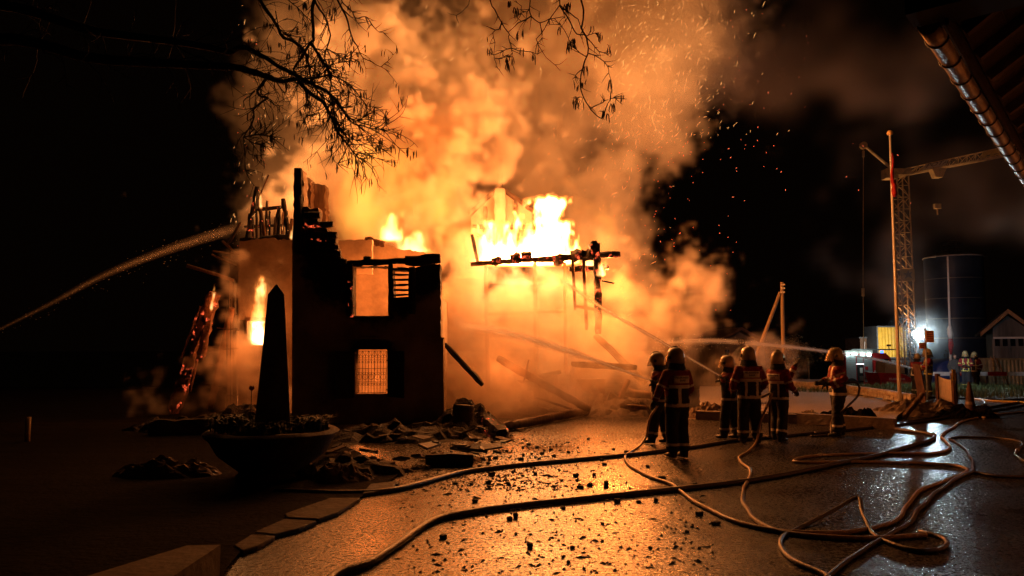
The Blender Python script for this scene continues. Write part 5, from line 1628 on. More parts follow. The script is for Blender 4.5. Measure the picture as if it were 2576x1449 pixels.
leafm = mat('dim_leaf', (.05, .06, .03), .8, .4, 3)
barkm = mat('bark', (.045, .032, .024), .9, .5, 6, .9, 22)
leafy('garden_tree', 'round leafy tree behind the utility pole', Vector((at(1985, 930, 36).x, 36, -.1)), 2.5, 1.25, 2600, leafm, barkm, 'tree', .12, 3, .8)
leafy('small_fir', 'small pale bush in front of the silo', Vector((at(2404, 930, 44).x, 44, gz(27, 44))), 2.6, .7, 900, leafm, barkm, 'bush', .12, 8, 1.6)
q = MB(); q.box((0, 0, .25), (3.2, .5, .5)); o = q.build('stone_trough', conc); o.location = (at(2000, 930, 34).x, 34, 0); o.rotation_euler.z = .1; tag(o, 'low grey trough in the grass left of the lone firefighter', 'trough')
# little wooden roof with round iron finial behind the group
sg = Vector((at(1868, 930, 24).x, 24, 0))
sh_ = thing('wayside_shrine', 'small dark wooden roof topped by a round iron cross behind the middle firefighter', 'shrine', sg)
zt, zl = at(0, 872, 24).z, at(0, 912, 24).z
q = MB(); q.box(sg + Vector((0, 0, zl / 2)), (.5, .5, zl)); q.build('post_body', char, sh_)
q = MB(); q.lathe([(.62, zl - .02), (.36, zl + (zt - zl) * .45), (.16, zt - .04), (.12, zt), (0, zt + .02)], sg, 8); q.build('roof', char, sh_)
q = MB()
c = sg + Vector((0, 0, zt + .17))
q.tube([c + Vector((.1 * math.cos(a), 0, .1 * math.sin(a))) for a in [2 * PI * k / 16 for k in range(17)]], .014, 6, cap=False)
q.tube([c + Vector((0, 0, -.2)), c + Vector((0, 0, .1))], .014, 6); q.tube([c + Vector((-.1, 0, 0)), c + Vector((.1, 0, 0))], .012, 6)
q.build('finial', iron, sh_)

# ---- tower crane
KY = 60.0
kz = gz(30, KY)
kb, kt = at(2282, 900, KY), at(2256, 440, KY); kb.z = kz; kb.x = at(2281, 850, KY).x; kt.x = kb.x
crane = thing('tower_crane', 'yellow lattice tower crane with its jib reaching right, dimly lit in orange', 'crane', kb)
mw = .48
zt = at(0, 440, KY).z
q = MB()
for sx_ in (-1, 1):
    for sy_ in (-1, 1):
        q.tube([kb + Vector((sx_ * mw, sy_ * mw, 0)), Vector((kb.x + sx_ * mw, KY + sy_ * mw, zt))], .06, 6)
q.build('mast_leg', steel_c, crane)
n = 18
for i in range(n):
    za, zb_ = kz + (zt - kz) * i / n, kz + (zt - kz) * (i + 1) / n
    q = MB()
    for sy_ in (-1, 1):
        a, b = (-1, 1) if i % 2 else (1, -1)
        q.tube([(kb.x + a * mw, KY + sy_ * mw, za), (kb.x + b * mw, KY + sy_ * mw, zb_)], .035, 5)
        q.tube([(kb.x - mw, KY + sy_ * mw, za), (kb.x + mw, KY + sy_ * mw, za)], .03, 5)
    for sx_ in (-1, 1): q.tube([(kb.x + sx_ * mw, KY - mw, za), (kb.x + sx_ * mw, KY + mw, zb_)], .03, 5)
    q.build('mast_brace', steel_c, crane)
# mast panel with emblem
pc = at(2276, 692, KY - mw - .1)
q = MB(); q.box((kb.x, KY - mw - .09, pc.z), (1.1, .06, 1.0)); pn = q.build('mast_panel', sign_y, crane)
q = MB(); q.prism([Vector((kb.x + x, KY - mw - .125, pc.z + z)) for x, z in ((-.38, .12), (-.08, .16), (.03, .42), (.12, .14), (.4, .3), (.2, .02), (.36, -.3), (.02, -.12), (-.3, -.32), (-.14, -.02))], (0, -.012, 0)); q.build('emblem', print_m, pn)
q = MB(); q.box((kb.x, KY, zt + .15), (1.25, 1.25, .5)); q.build('slewing_head', steel_c, crane)
q = MB(); q.b2(at(2231, 447, KY - .5), at(2246, 430, KY + .4)); q.build('winch_box', steel_c, crane)
# jib: from the mast head to the right, rising
JA, JB = at(2266, 442, KY), at(2600, 378, KY - 4)
JT0, JT1 = at(2280, 424, KY), at(2600, 354, KY - 4)
w2 = .42
q = MB()
for dy in (-w2, w2): q.tube([JA + Vector((0, dy, 0)), JB + Vector((0, dy, 0))], .065, 6)
q.build('jib_bottom_chord', steel_c, crane)
q = MB(); q.tube([JA + Vector((0, 0, .1)), JT0, JT1], .06, 6); q.build('jib_top_chord', steel_c, crane)
m = 15
for i in range(m):
    q = MB()
    a, b, c_ = JA.lerp(JB, i / m), JA.lerp(JB, (i + .5) / m), JA.lerp(JB, (i + 1) / m)
    tp = JT0.lerp(JT1, (i + .5) / m)
    for dy in (-w2, w2):
        q.tube([a + Vector((0, dy, 0)), tp], .03, 5); q.tube([tp, c_ + Vector((0, dy, 0))], .03, 5)
    q.tube([a + Vector((0, -w2, 0)), a + Vector((0, w2, 0))], .025, 5)
    q.build('jib_lattice', steel_c, crane)
def jib_board(px0, px1, m_, name):
    f0, f1 = [(p_ - 2266) / (2600 - 2266) for p_ in (px0, px1)]
    A, B = JA.lerp(JB, f0), JA.lerp(JB, f1)
    A2, B2 = JT0.lerp(JT1, f0), JT0.lerp(JT1, f1)
    q = MB(); d = Vector((0, -w2 - .1, 0))
    q.prism([A.lerp(A2, .12) + d, B.lerp(B2, .12) + d, B.lerp(B2, .85) + d, A.lerp(A2, .85) + d], (0, -.04, 0))
    return q.build(name, m_, crane), A.lerp(A2, .12) + d, B.lerp(B2, .12) + d, A.lerp(A2, .85) + d
def flat_text(body, o0, ux, uz, size, m_, parent, name='lettering', bold=.01):
    cu = bpy.data.curves.new(name, 'FONT'); cu.body = body; cu.size = 1; cu.offset = bold; cu.resolution_u = 2; cu.extrude = .01
    tmp = bpy.data.objects.new(name, cu); COL.objects.link(tmp)
    tm = bpy.data.meshes.new_from_object(tmp.evaluated_get(bpy.context.evaluated_depsgraph_get())); bpy.data.objects.remove(tmp)
    nn = ux.cross(uz).normalized()
    for v in tm.vertices: v.co = o0 + ux * (v.co.x * size) + uz * (v.co.y * size) + nn * (v.co.z * .5 + .012)
    tm.materials.append(m_); tm.update()
    return link(bpy.data.objects.new(name, tm), parent)
bd, b0, bx, bzz = jib_board(2312, 2372, sign_w, 'jib_board')
ux = (bx - b0).normalized(); uz = (bzz - b0).normalized()
flat_text('POTAIN', b0 + Vector((0, -.05, 0)) + ux * .12 + uz * .16, ux, uz, .62, print_m, bd)
bd2, b0, bx, bzz = jib_board(2462, 2512, sign_y, 'jib_board')
q = MB(); nrm = Vector((0, -.06, 0))
q.prism([b0 + nrm + ux * x + uz * z for x, z in ((.2, .08), (.5, .08), (.62, .45), (.45, .5))], (0, -.012, 0)); q.build('emblem', print_m, bd2)
q = MB(); q.prism([b0 + nrm + ux * x + uz * z for x, z in ((.75, .1), (1.4, .22), (1.4, .3), (.75, .2))], (0, -.012, 0)); q.build('emblem', print_m, bd2)
tp = JA.lerp(JB, (2362 - 2266) / 334)
q = MB(); q.prism([tp + Vector((-.55, -.3, -.08)), tp + Vector((.6, -.3, -.0)), tp + Vector((.25, -.3, -.75)), tp + Vector((-.3, -.3, -.75))], (0, .6, 0)); q.build('trolley', steel_c, crane)
hk = at(2358, 522, KY)
q = MB(); q.box(hk + Vector((0, 0, .1)), (.5, .3, .4)); q.tube([hk + Vector((0, 0, -.1)), hk + Vector((0, 0, -.6))], .06, 6); q.build('hook_block', steel_c, crane)
q = MB(); q.tube([tp + Vector((-.12, 0, -.7)), hk + Vector((-.1, 0, .3))], .008, 4); q.tube([tp + Vector((.12, 0, -.7)), hk + Vector((.1, 0, .3))], .008, 4); q.build('hoist_rope', iron, crane)
# stay strut to the left with its pendant rope
q = MB(); q.tube([at(2262, 440, KY), at(2174, 366, KY - 1)], [.13, .1], 8); q.build('rear_strut', steel_c, crane)
q = MB(); c = at(2172, 366, KY - 1); q.tube([c + Vector((0, -.15, 0)), c + Vector((0, .15, 0))], .28, 12); q.build('sheave', steel_c, crane)
q = MB(); q.tube([at(2172, 372, KY - 1), at(2171, 730, KY - 1), Vector((at(2171, 900, KY - 1).x, KY - 1, kz))], .025, 5); q.build('stay_rope', steel_c, crane)
q = MB(); q.tube([at(2172, 380, KY - 1), at(2172, 395, KY - 1)], .09, 8); q.tube([at(2171, 725, KY - 1), at(2171, 745, KY - 1)], .12, 8); q.build('rope_fitting', steel_c, crane)

# ---- silo
SY = 56.0
sc0 = Vector((at(2404, 800, SY + 2.1).x, SY + 2.1, gz(33, SY)))
silo = thing('silo', 'tall dark blue silo with pale hoops behind the floodlight', 'silo', sc0)
zt = at(0, 640, SY).z
q = MB(); q.lathe([(2.05, 0), (2.05, zt - sc0.z), (1.0, zt - sc0.z + .35), (.0, zt - sc0.z + .4)], sc0, 40); q.build('shell', silo_m, silo, auto=30)
q = MB(); q.lathe([(2.09, zt - sc0.z - .06), (2.13, zt - sc0.z - .02), (2.09, zt - sc0.z + .04)], sc0, 40, close=False); q.build('top_rim', white_p, silo, smooth=True)
for py in (697, 748, 800, 850):
    z = at(0, py, SY).z - sc0.z
    q = MB(); q.lathe([(2.055, z - .03), (2.075, z), (2.055, z + .03)], sc0, 40, close=False); q.build('hoop', grey_s, silo, smooth=True)
q = MB(); z = zt - sc0.z + .4
for dx in (-.55, .55):
    for dy in (-.4, .4): q.tube([sc0 + Vector((dx, dy, z - .2)), sc0 + Vector((dx, dy, z + .9))], .04, 5)
for zz in (.2, .55, .9): q.tube([sc0 + Vector((-.55, -.4, z + zz)), sc0 + Vector((.55, -.4, z + zz)), sc0 + Vector((.55, .4, z + zz)), sc0 + Vector((-.55, .4, z + zz)), sc0 + Vector((-.55, -.4, z + zz))], .035, 5)
q.build('top_platform', iron, silo)
# second pole with a furled white and red flag
f2 = Vector((at(2391, 930, 40).x, 40, gz(23, 40)))
fl2 = thing('flagpole', 'thinner distant flagpole in front of the silo, its white and red flag hanging low', 'flagpole', f2)
q = MB(); q.tube([f2, at(2384, 645, 40)], [.07, .045], 10); q.build('pole', white_p, fl2, smooth=True)
q = MB(); q.tube([at(2389, 818, 39.9), at(2389, 828, 39.9), at(2390, 842, 39.9), at(2391, 852, 39.9)], [.07, .13, .15, .09], 9, jit=.15); q.build('flag', white_p, fl2, smooth=True)
q = MB(); q.tube([at(2391, 852, 39.9), at(2392, 868, 39.9), at(2392, 892, 39.9)], [.1, .13, .05], 9, jit=.15); q.build('flag', MATS['red_flag_cloth'], fl2, smooth=True)

# ---- stacked containers behind the fire engine
def container(name, label, px0, px1, py0, py1, Y, depth, m_, fr, ribs=14, cat='container', zbase=None):
    a, b = at(px0, py1, Y), at(px1, py0, Y)
    if zbase is not None: a.z = zbase
    t = thing(name, label, cat, Vector(((a.x + b.x) / 2, Y, a.z)))
    q = MB()
    e = .12
    q.b2((a.x, Y, a.z), (a.x + e, Y + depth, b.z)); q.b2((b.x - e, Y, a.z), (b.x, Y + depth, b.z)); q.b2((a.x + e, Y, b.z - e), (b.x - e, Y + depth, b.z)); q.b2((a.x + e, Y, a.z), (b.x - e, Y + depth, a.z + e))
    q.build('frame', fr, t)
    q = MB(); vs, fs = [], []
    n_ = ribs * 4
    for i in range(n_ + 1):
        x = a.x + e + (b.x - a.x - 2 * e) * i / n_
        y = Y + (.04 if (i % 4) in (0, 1) else .10)
        vs += [(x, y, a.z + e), (x, y, b.z - e)]
    for i in range(n_): fs.append((2 * i, 2 * i + 2, 2 * i + 3, 2 * i + 1))
    q.add(vs, fs); o = q.build('corrugated_side', m_, t, fix=False)
    return t
container('site_container', 'bright yellow corrugated container raised behind the fire engine, left of the floodlight', 2208, 2282, 820, 902, 66, 2.4, cont_y, grey_f, 9)
container('site_container', 'grey base container hidden behind the fire engine under the yellow one', 2200, 2290, 903, 960, 66.3, 2.4, mat('dull_grey_steel', (.12, .12, .12), .6, .2, 2), grey_f, 9, zbase=-1.35)
container('skip_container', 'tan corrugated container at the right edge with a ladder leaning on it', 2479, 2700, 901, 952, 46, 2.4, cont_t, cont_t, 22, zbase=gz(30, 46))
ld = thing('stepladder', 'wooden stepladder leaning against the tan container', 'ladder', Vector((at(2516, 930, 45).x, 45, gz(30, 45))))
lz = gz(30, 45)
for dx in (-.5, .5):
    q = MB(); q.bar((at(2516, 930, 45).x + dx, 45, lz), (at(2514, 930, 45).x + dx * .2, 45.6, at(0, 897, 45).z), .08, .06); q.build('stile', wood_p, ld)
for k in range(7):
    f = (k + .6) / 7.5; w_ = .5 * (1 - f * .8)
    x = at(2516, 930, 45).x; z = lz + (at(0, 897, 45).z - lz) * f
    q = MB(); q.bar((x - w_, 45 + .6 * f - .02, z), (x + w_, 45 + .6 * f - .02, z), .06, .05); q.build('rung', wood_p, ld)
br = thing('barrier_rail', 'red and white barrier rail along the far verge', 'barrier', Vector((26, 39, gz(26, 39))))
for k in range(9):
    x = at(2340, 930, 39).x + k * 1.0
    q = MB(); q.b2((x, 38.97, gz(26, 39) + .75), (x + .995, 39.03, gz(26, 39) + .95)); q.build('rail_section', white_p if k % 2 == 0 else red_p, br)
for k in range(0, 10, 3):
    x = at(2340, 930, 39).x + k * 1.0
    q = MB(); q.b2((x - .04, 39.04, gz(26, 39)), (x + .04, 39.1, gz(26, 39) + .95)); q.build('rail_post', rust, br)
# trailer under a blue tarpaulin
q = MB()
tc_ = Vector((at(2384, 930, 42).x, 42, gz(25, 42) + .95))
q.tube([tc_ + Vector((-.1, -.6, 0)), tc_ + Vector((-.1, -.5, 0)), tc_ + Vector((.1, 1.5, 0)), tc_ + Vector((.1, 1.6, 0))], [.85, .95, .95, .8], 18, jit=.04)
tag(q.build('covered_tank', tarp, None, smooth=True), 'round tank under a blue tarpaulin left of the dark-clad onlooker', 'tank')
# stacked wooden site hut left of the yellow container
hb_ = thing('site_hut', 'brown timber site hut left of the yellow container', 'hut', Vector((at(2187, 930, 68).x, 68, -1.35)))
a, b = at(2166, 930, 68).x, at(2208, 930, 68).x
zt = at(0, 851, 68).z
hutm = mat('brown_hut_board', (.17, .10, .06), .8, .3, 3)
q = MB(); q.b2((a, 68, -1.35), (b, 71, zt)); q.build('wall', hutm, hb_)
for k in range(4):
    z = zt - .28 - k * .33
    q = MB(); q.b2((a - .02, 67.93, z), (b + .02, 67.997, z + .22)); q.build('cladding_board', hutm, hb_)
q = MB(); q.b2((a - .15, 67.8, zt), (b + .15, 71.2, zt + .12)); q.build('roof', grey_f, hb_)
for x in (at(2172, 930, 68).x, at(2186, 930, 68).x):
    q = MB(); q.bar((x, 67.85, zt - 1.5), (x + .15, 67.85, zt - .3), .09, .05); q.build('shutter_bar', white_p, hb_)

# ---- barn at the right edge
NY = 47.0
bx0, bx1 = at(2503, 930, NY).x, at(2650, 930, NY).x
bxm = at(2541, 930, NY).x
nz0 = gz(32, NY)
bxm = (bx0 + bx1) / 2 - 1.2
barn = thing('barn', 'weathered grey board barn with an orange-lit verge board, right edge', 'barn', Vector((bx0, NY, nz0)))
ze, zr = at(0, 822, NY).z, at(0, 795, NY).z
bxm = at(2541, 930, NY).x
bxm = bx0 + (bxm - bx0) * .86
bx1 = bxm + (bxm - bx0)
barn.rotation_euler.z = -.52
q = MB(); q.prism([(bx0, NY + .06, nz0), (bx1, NY + .06, nz0), (bx1, NY + .06, ze), (bxm, NY + .06, zr), (bx0, NY + .06, ze)], (0, 8, 0)); q.build('wall', barnw, barn)
nb = 12
for k in range(nb):
    xa, xb = bx0 + (bx1 - bx0) * (k + .04) / nb, bx0 + (bx1 - bx0) * (k + .96) / nb
    zz = lambda x: ze + (zr - ze) * (1 - abs(x - bxm) / (bxm - bx0))
    zlo = at(0, 852, NY).z
    q = MB(); q.prism([(xa, NY, zlo), (xb, NY, zlo), (xb, NY, zz(xb)), (xa, NY, zz(xa))], (0, .055, 0)); q.build('board', barnw, barn)
q = MB()
for k in range(5):
    x = bx0 + (bx1 - bx0) * k / 4
    q = MB(); q.b2((x - .07, NY - .03, nz0), (x + .07, NY + .05, at(0, 852, NY).z)); q.build('window_post', barnw, barn)
for py in (850, 873):
    z = at(0, py, NY).z
    q = MB(); q.b2((bx0, NY - .06, z - .06), (bx1, NY - .031, z + .06)); q.build('window_rail', white_p if py == 850 else barnw, barn)
q = MB(); q.b2((bx0, NY + .052, at(0, 872, NY).z), (bx1, NY + .058, at(0, 852, NY).z)); q.build('pane', glass_d, barn)
ex = (bxm - bx0) * .86
for s in (-1, 1):
    a = Vector((bxm + s * (bxm - bx0 + ex), NY - .7, ze - (zr - ze) * .86 - .05)); b = Vector((bxm, NY - .7, zr + .12))
    q = MB(); q.prism([a, b, b + Vector((0, 0, .28)), a + Vector((0, 0, .28))], (0, .08, 0)); q.build('verge_board', rake_m, barn)
    q = MB(); q.prism([a + Vector((0, .081, .12)), b + Vector((0, .081, .12)), b + Vector((0, .081, .26)), a + Vector((0, .081, .26))], (0, 8.5, 0)); q.build('roof', MATS['dim_roof_tile'], barn)

# ---- sign post with two orange signs
so_ = mat('orange_sign_panel', (.62, .24, .06), .5, .15, 6)
sp = Vector((at(2330, 930, 27.5).x, 27.5, 0))
sgn = thing('sign_post', 'slim post carrying two orange notice signs beside the floodlight', 'sign', sp)
q = MB(); q.tube([sp, at(2327, 826, 27.5)], .035, 8); q.build('post', grey_s, sgn, smooth=True)
for (x0, x1, y0, y1) in ((2331, 2347, 832, 861), (2314, 2326, 862, 877)):
    q = MB(); a, b = at(x0, y1, 27.44), at(x1, y0, 27.48); q.b2(a, b); pl = q.build('sign_panel', so_, sgn)
    nl = 5 if y1 - y0 > 20 else 3
    for k in range(nl):
        z = a.z + (b.z - a.z) * (k + .55) / (nl + .2)
        q = MB(); rr_ = random.Random(k + x0)
        x = a.x + .025
        while x < b.x - .05:
            l = rr_.uniform(.02, .05); q.b2((x, 27.432, z - .012), (min(x + l, b.x - .02), 27.437, z + .012)); x += l + .012
        q.build('print_line', print_m, pl)
# ---- floodlight on its stand (lit)
fpz = at(2310, 842, 33.0)
fd = thing('floodlight', 'glaring white floodlight on a thin stand behind the orange signs', 'floodlight', Vector((fpz.x, 33, 0)))
q = MB(); q.tube([Vector((fpz.x, 33.1, gz(18, 33))), fpz + Vector((0, .1, -.15))], .03, 8); q.build('stand', grey_f, fd)
q = MB(); q.box(fpz + Vector((0, .09, 0)), (.42, .14, .34)); q.build('housing', grey_f, fd)
q = MB(); q.box(fpz + Vector((0, .005, 0)), (.36, .02, .28)); q.build('lens', emitter('floodlight_lens', (.72, .92, 1.0), 700), fd)
l = bpy.data.lights.new('floodlight_beam', 'POINT'); l.energy = 130; l.color = (.72, .92, 1); l.shadow_soft_size = .12
o = bpy.data.objects.new('floodlight_beam', l); o.location = fpz + Vector((0, -.25, 0)); link(o, fd)

# ---- fire engine
TYY = 58.0
tx0, tx1 = at(2128, 930, TYY).x, at(2246, 930, TYY).x
tz0 = gz(26, TYY)
fe = thing('fire_engine', 'red fire engine seen from the side with grey roller shutters and lit work lamps', 'fire engine', Vector(((tx0 + tx1) / 2, TYY, tz0)))
Ht = 3.15
xc = at(2196, 930, TYY).x
q = MB(); q.b2((tx0, TYY + .04, tz0 + .95), (xc, TYY + 2.4, tz0 + Ht - .25)); q.b2((tx0, TYY, tz0 + .55), (xc, TYY + 2.4, tz0 + .94)); q.build('body', red_p, fe)
q = MB(); q.b2((tx0 - .05, TYY - .04, tz0 + Ht - .24), (xc + .02, TYY + 2.45, tz0 + Ht)); q.build('roof_gallery', white_p, fe)
sw = (xc - tx0)
for k, (f0, f1) in enumerate(((.02, .38), (.42, .64), (.67, .98))):
    xa, xb = tx0 + sw * f0, tx0 + sw * f1
    if k == 1:
        q = MB(); q.b2((xa, TYY - .01, tz0 + .55), (xb, TYY + .039, tz0 + 2.05)); q.build('open_locker', black_r, fe)
        for (dx, dz, w_, h_, m_) in ((.15, .2, .3, .35, brass), (.55, .3, .25, .6, rust), (.2, .8, .2, .4, white_p), (.6, 1.05, .22, .25, red_p)):
            q = MB(); q.b2((xa + dx, TYY - .06, tz0 + .6 + dz), (xa + dx + w_, TYY - .012, tz0 + .6 + dz + h_)); q.build('locker_gear', m_, fe)
        q = MB(); q.b2((xa - .05, TYY - .05, tz0 + 2.06), (xb + .05, TYY - .0, tz0 + 2.12)); q.build('locker_lamp', emitter('locker_lamp', (.85, .95, 1), 3), fe)
        zlo = tz0 + 2.13
    else: zlo = tz0 + .7
    ns = 14 if k != 1 else 6
    for i in range(ns):
        z0_, z1_ = zlo + (tz0 + Ht - .32 - zlo) * i / ns, zlo + (tz0 + Ht - .32 - zlo) * (i + .93) / ns
        q = MB(); q.b2((xa, TYY - .02, z0_), (xb, TYY + .039, z1_)); q.build('shutter_slat', grey_s, fe)
# cab
q = MB(); q.prism([(xc + .05, TYY, tz0 + .5), (tx1, TYY, tz0 + .5), (tx1 + .05, TYY, tz0 + 1.5), (tx1 - .15, TYY, tz0 + 2.6), (tx1 - .5, TYY, tz0 + 2.95), (xc + .05, TYY, tz0 + 2.95)], (0, 2.4, 0)); q.build('cab', red_p, fe)
cw_ = tx1 - xc
for f0, f1, nm in ((.38, .88, 'cab_window'),):
    q = MB(); q.prism([(xc + cw_ * f0, TYY - .02, tz0 + 1.6), (xc + cw_ * f1, TYY - .02, tz0 + 1.6), (xc + cw_ * (f1 - .07), TYY - .02, tz0 + 2.5), (xc + cw_ * f0, TYY - .02, tz0 + 2.5)], (0, .015, 0)); q.build(nm, glass_d, fe)
q = MB(); q.b2((xc + .12, TYY - .02, tz0 + .95), (xc + .55, TYY - .004, tz0 + 1.6)); q.build('white_door_panel', white_p, fe)
for x in (tx0 + sw * .2, xc + cw_ * .45):
    q = MB(); q.tube([(x, TYY - .06, tz0 + .5), (x, TYY + .3, tz0 + .5)], .5, 20); wh = q.build('wheel', black_r, fe, auto=40)
    q = MB(); q.tube([(x, TYY - .09, tz0 + .5), (x, TYY - .05, tz0 + .5)], .26, 16); q.build('rim', grey_s, wh)
lampm = emitter('work_lamp', (.70, 1.0, .95), 9)
for px in (2133, 2149, 2170, 2186):
    c = at(px, 886, TYY - .1); c.z = tz0 + Ht - .33
    q = MB(); q.box(c, (.42 if px == 2149 else .26, .1, .2)); q.build('work_lamp', lampm, fe)
q = MB(); q.b2((xc - 1.6, TYY - .02, tz0 + Ht + .02), (tx1 + .3, TYY + .6, tz0 + Ht + .12)); q.build('roof_ladder', mat('pale_aluminium', (.6, .62, .62), .35, metal=.6), fe)
for px in (2296,):
    q = MB(); q.lathe([(.12, 0), (.12, .16), (0, .2)], Vector((tx1 - .6, TYY + .4, tz0 + 2.95)), 10); q.build('blue_beacon', emitter('beacon', (.05, .15, 1), 5), fe)
# red skip vehicle in front, sloping nose, loaded
LYY = 52.0
lx0, lx1 = at(2208, 930, LYY).x, at(2302, 930, LYY).x
lz0 = gz(26, LYY)
lv = thing('utility_vehicle', 'low red utility vehicle with sloping nose and tan load beside the fire engine', 'vehicle', Vector(((lx0 + lx1) / 2, LYY, lz0)))
q = MB(); q.prism([(lx0 + .3, LYY, lz0 + .45), (lx1 - .2, LYY, lz0 + .45), (lx1, LYY, lz0 + 1.0), (lx1 - .5, LYY, lz0 + 1.35), (lx0 + 1.6, LYY, lz0 + 1.55), (lx0, LYY, lz0 + 1.6)], (0, 1.9, 0)); q.build('hull', red_p, lv)
q = MB(); q.prism([(lx0 + .6, LYY + .2, lz0 + 1.58), (lx0 + 2.0, LYY + .2, lz0 + 1.55), (lx0 + 1.95, LYY + .2, lz0 + 2.3), (lx0 + .7, LYY + .2, lz0 + 2.42)], (0, 1.4, 0)); q.build('tan_load', cont_t, lv)
q = MB(); q.b2((lx0 + 2.05, LYY + .2, lz0 + 1.5), (lx1 - .4, LYY + 1.6, lz0 + 2.0)); q.build('black_cover', black_r, lv)
flat_text('FEUERWEHR', Vector((lx0 + .75, LYY - .01, lz0 + 1.1)), Vector((1, 0, 0)), Vector((0, 0, 1)), .2, white_p, lv)
for x in (lx0 + .75, lx1 - .75):
    q = MB(); q.tube([(x, LYY - .06, lz0 + .42), (x, LYY + .3, lz0 + .42)], .42, 18); q.build('wheel', black_r, lv, auto=40)

l = bpy.data.lights.new('work_light', 'POINT'); l.energy = 13; l.color = (.75, 1.0, .96); l.shadow_soft_size = .2
for px in (2149, 2186):
    c = at(px, 886, TYY - .5); o = bpy.data.objects.new('work_light', l); o.location = (c.x, TYY - .9, tz0 + Ht - .3); link(o, fe)
# ball of haze added round the lens for the floodlight's glare
GM = Grid((fpz.x - 1.7, 31.2, fpz.z - 1.7), (fpz.x + 1.7, 34.6, fpz.z + 1.7), .14)
rr2 = np.sqrt((GM.X - fpz.x) ** 2 + (GM.Y - 32.8) ** 2 + (GM.Z - fpz.z) ** 2)
volume_object('glare_haze', GM, (np.clip(1 - rr2 / 1.65, 0, 1) ** 2 * np.exp(.3 * grf(GM.n, 3.6, 91))).astype(np.float32), smoke_mat('glare_haze', (.9, .9, .9), .17), label='ball of haze added for the glare of the floodlight', cat='glare_haze')

# site lamp on the fire engine's roof, throwing light on the containers behind
lm = thing('site_lamp', 'small lamp on the fire engine roof lighting the yellow container', 'lamp', (at(2236, 876, 62.5).x, 62.5, tz0 + Ht))
c = Vector((at(2236, 876, 62.5).x, 62.5, tz0 + Ht))
q = MB(); q.tube([c, c + Vector((0, 0, .35))], .03, 6); q.build('stem', grey_f, lm)
q = MB(); q.box(c + Vector((0, 0, .42)), (.3, .16, .16)); q.build('head', grey_f, lm)
q = MB(); q.box(c + Vector((0, .09, .42)), (.26, .02, .12)); q.build('lens', emitter('site_lamp_lens', (1, .93, .8), 8), lm)
l = bpy.data.lights.new('site_lamp_and_fill_beam', 'SPOT'); l.energy = 900; l.color = (1, .93, .82); l.spot_size = R(120); l.spot_blend = .6; l.shadow_soft_size = .1
o = bpy.data.objects.new('site_lamp_and_fill_beam', l); o.location = c + Vector((0, .15, .42)); o.rotation_euler = (R(98), 0, 0); link(o, lm)
crane_fill = bpy.data.lights.new('site_lamp_and_fill_beam', 'SPOT'); crane_fill.energy = 4200; crane_fill.color = (1, .50, .21); crane_fill.spot_size = R(100); crane_fill.spot_blend = .8; crane_fill.shadow_soft_size = .2  # extra orange spot, added to brighten the crane as firelight would
o = bpy.data.objects.new('site_lamp_and_fill_beam', crane_fill); o.location = c + Vector((0, -.3, .55)); o.rotation_euler = (Vector((33, KY - 2, 12)) - o.location).to_track_quat('-Z', 'Y').to_euler(); link(o, lm)
# fill spot added at the floodlight to brighten the silo and the barn
l = bpy.data.lights.new('silo_barn_fill', 'SPOT'); l.energy = 430; l.color = (.62, .82, 1); l.spot_size = R(110); l.spot_blend = .7; l.shadow_soft_size = .15
o = bpy.data.objects.new('silo_barn_fill', l); o.location = fpz + Vector((.1, .3, .1))
dv = Vector((29, 53, .5)) - o.location
o.rotation_euler = dv.to_track_quat('-Z', 'Y').to_euler(); link(o, fd)
# ------------------------------------------------------------------ stone planter with obelisk, kerb slabs, parked vehicle at the left edge, roof eave at the right
stone = mat('planter_stone', (.05, .037, .029), .85, .4, 3.5, .7, 16)
ob_c = gnd(700, 1205); ob_c.z = 0
OBY = 10.8
fx = at(690, 930, OBY).x
pl = thing('stone_planter', 'wide shallow stone bowl planted with flowers round a tall dark obelisk', 'planter', Vector((fx, OBY, 0)))
rimz = at(0, 1085, OBY).z
Rr = .93
q = MB(); q.lathe([(.42, .0), (.5, .06), (.44, .12), (.5, .18), (.74, rimz * .55), (Rr - .06, rimz - .10), (Rr, rimz - .05), (Rr + .02, rimz), (Rr - .02, rimz + .03), (Rr - .12, rimz + .03), (Rr - .16, rimz - .06), (.0, rimz - .06)], (fx, OBY, 0), 48); bw = q.build('bowl', stone, pl, auto=50)
for v in bw.data.vertices: v.co += Vector((mnoise.noise(v.co * 4), mnoise.noise(v.co * 4 + Vector((5, 0, 0))), mnoise.noise(v.co * 5 + Vector((0, 7, 0))) * .8)) * .022
oz = at(0, 1052, OBY).z
q = MB()
w0, w1 = .245, .115
zt, zp = at(0, 742, OBY).z, at(0, 713, OBY).z
b = Vector((fx, OBY, 0))
rot = Matrix.Rotation(.30, 3, 'Z')
lv_ = []
for z, w_ in ((rimz - .08, w0 + .01), (rimz + .1, w0), (zt, w1)):
    lv_.append([b + rot @ Vector((x * w_, y * w_, 0)) + Vector((0, 0, z)) for x, y in ((-1, -1), (1, -1), (1, 1), (-1, 1))])
vs = [p for r_ in lv_ for p in r_] + [b + Vector((0, 0, zp))]
fs = [(3, 2, 1, 0)] + [(i * 4 + k, i * 4 + (k + 1) % 4, (i + 1) * 4 + (k + 1) % 4, (i + 1) * 4 + k) for i in range(2) for k in range(4)] + [(8 + k, 8 + (k + 1) % 4, 12) for k in range(4)]
q.add(vs, fs); ob = q.build('obelisk', mat('dark_obelisk_stone', (.055, .045, .04), .7, .4, 4, .5, 20), pl)
bv = ob.modifiers.new('edge', 'BEVEL'); bv.width = .012; bv.segments = 2
q = MB(); q.tube([b + Vector((-.24, -.1, .78)), b + Vector((-.29, -.13, .78)), b + Vector((-.30, -.13, .74))], .022, 8); q.build('spout', iron, pl, smooth=True)
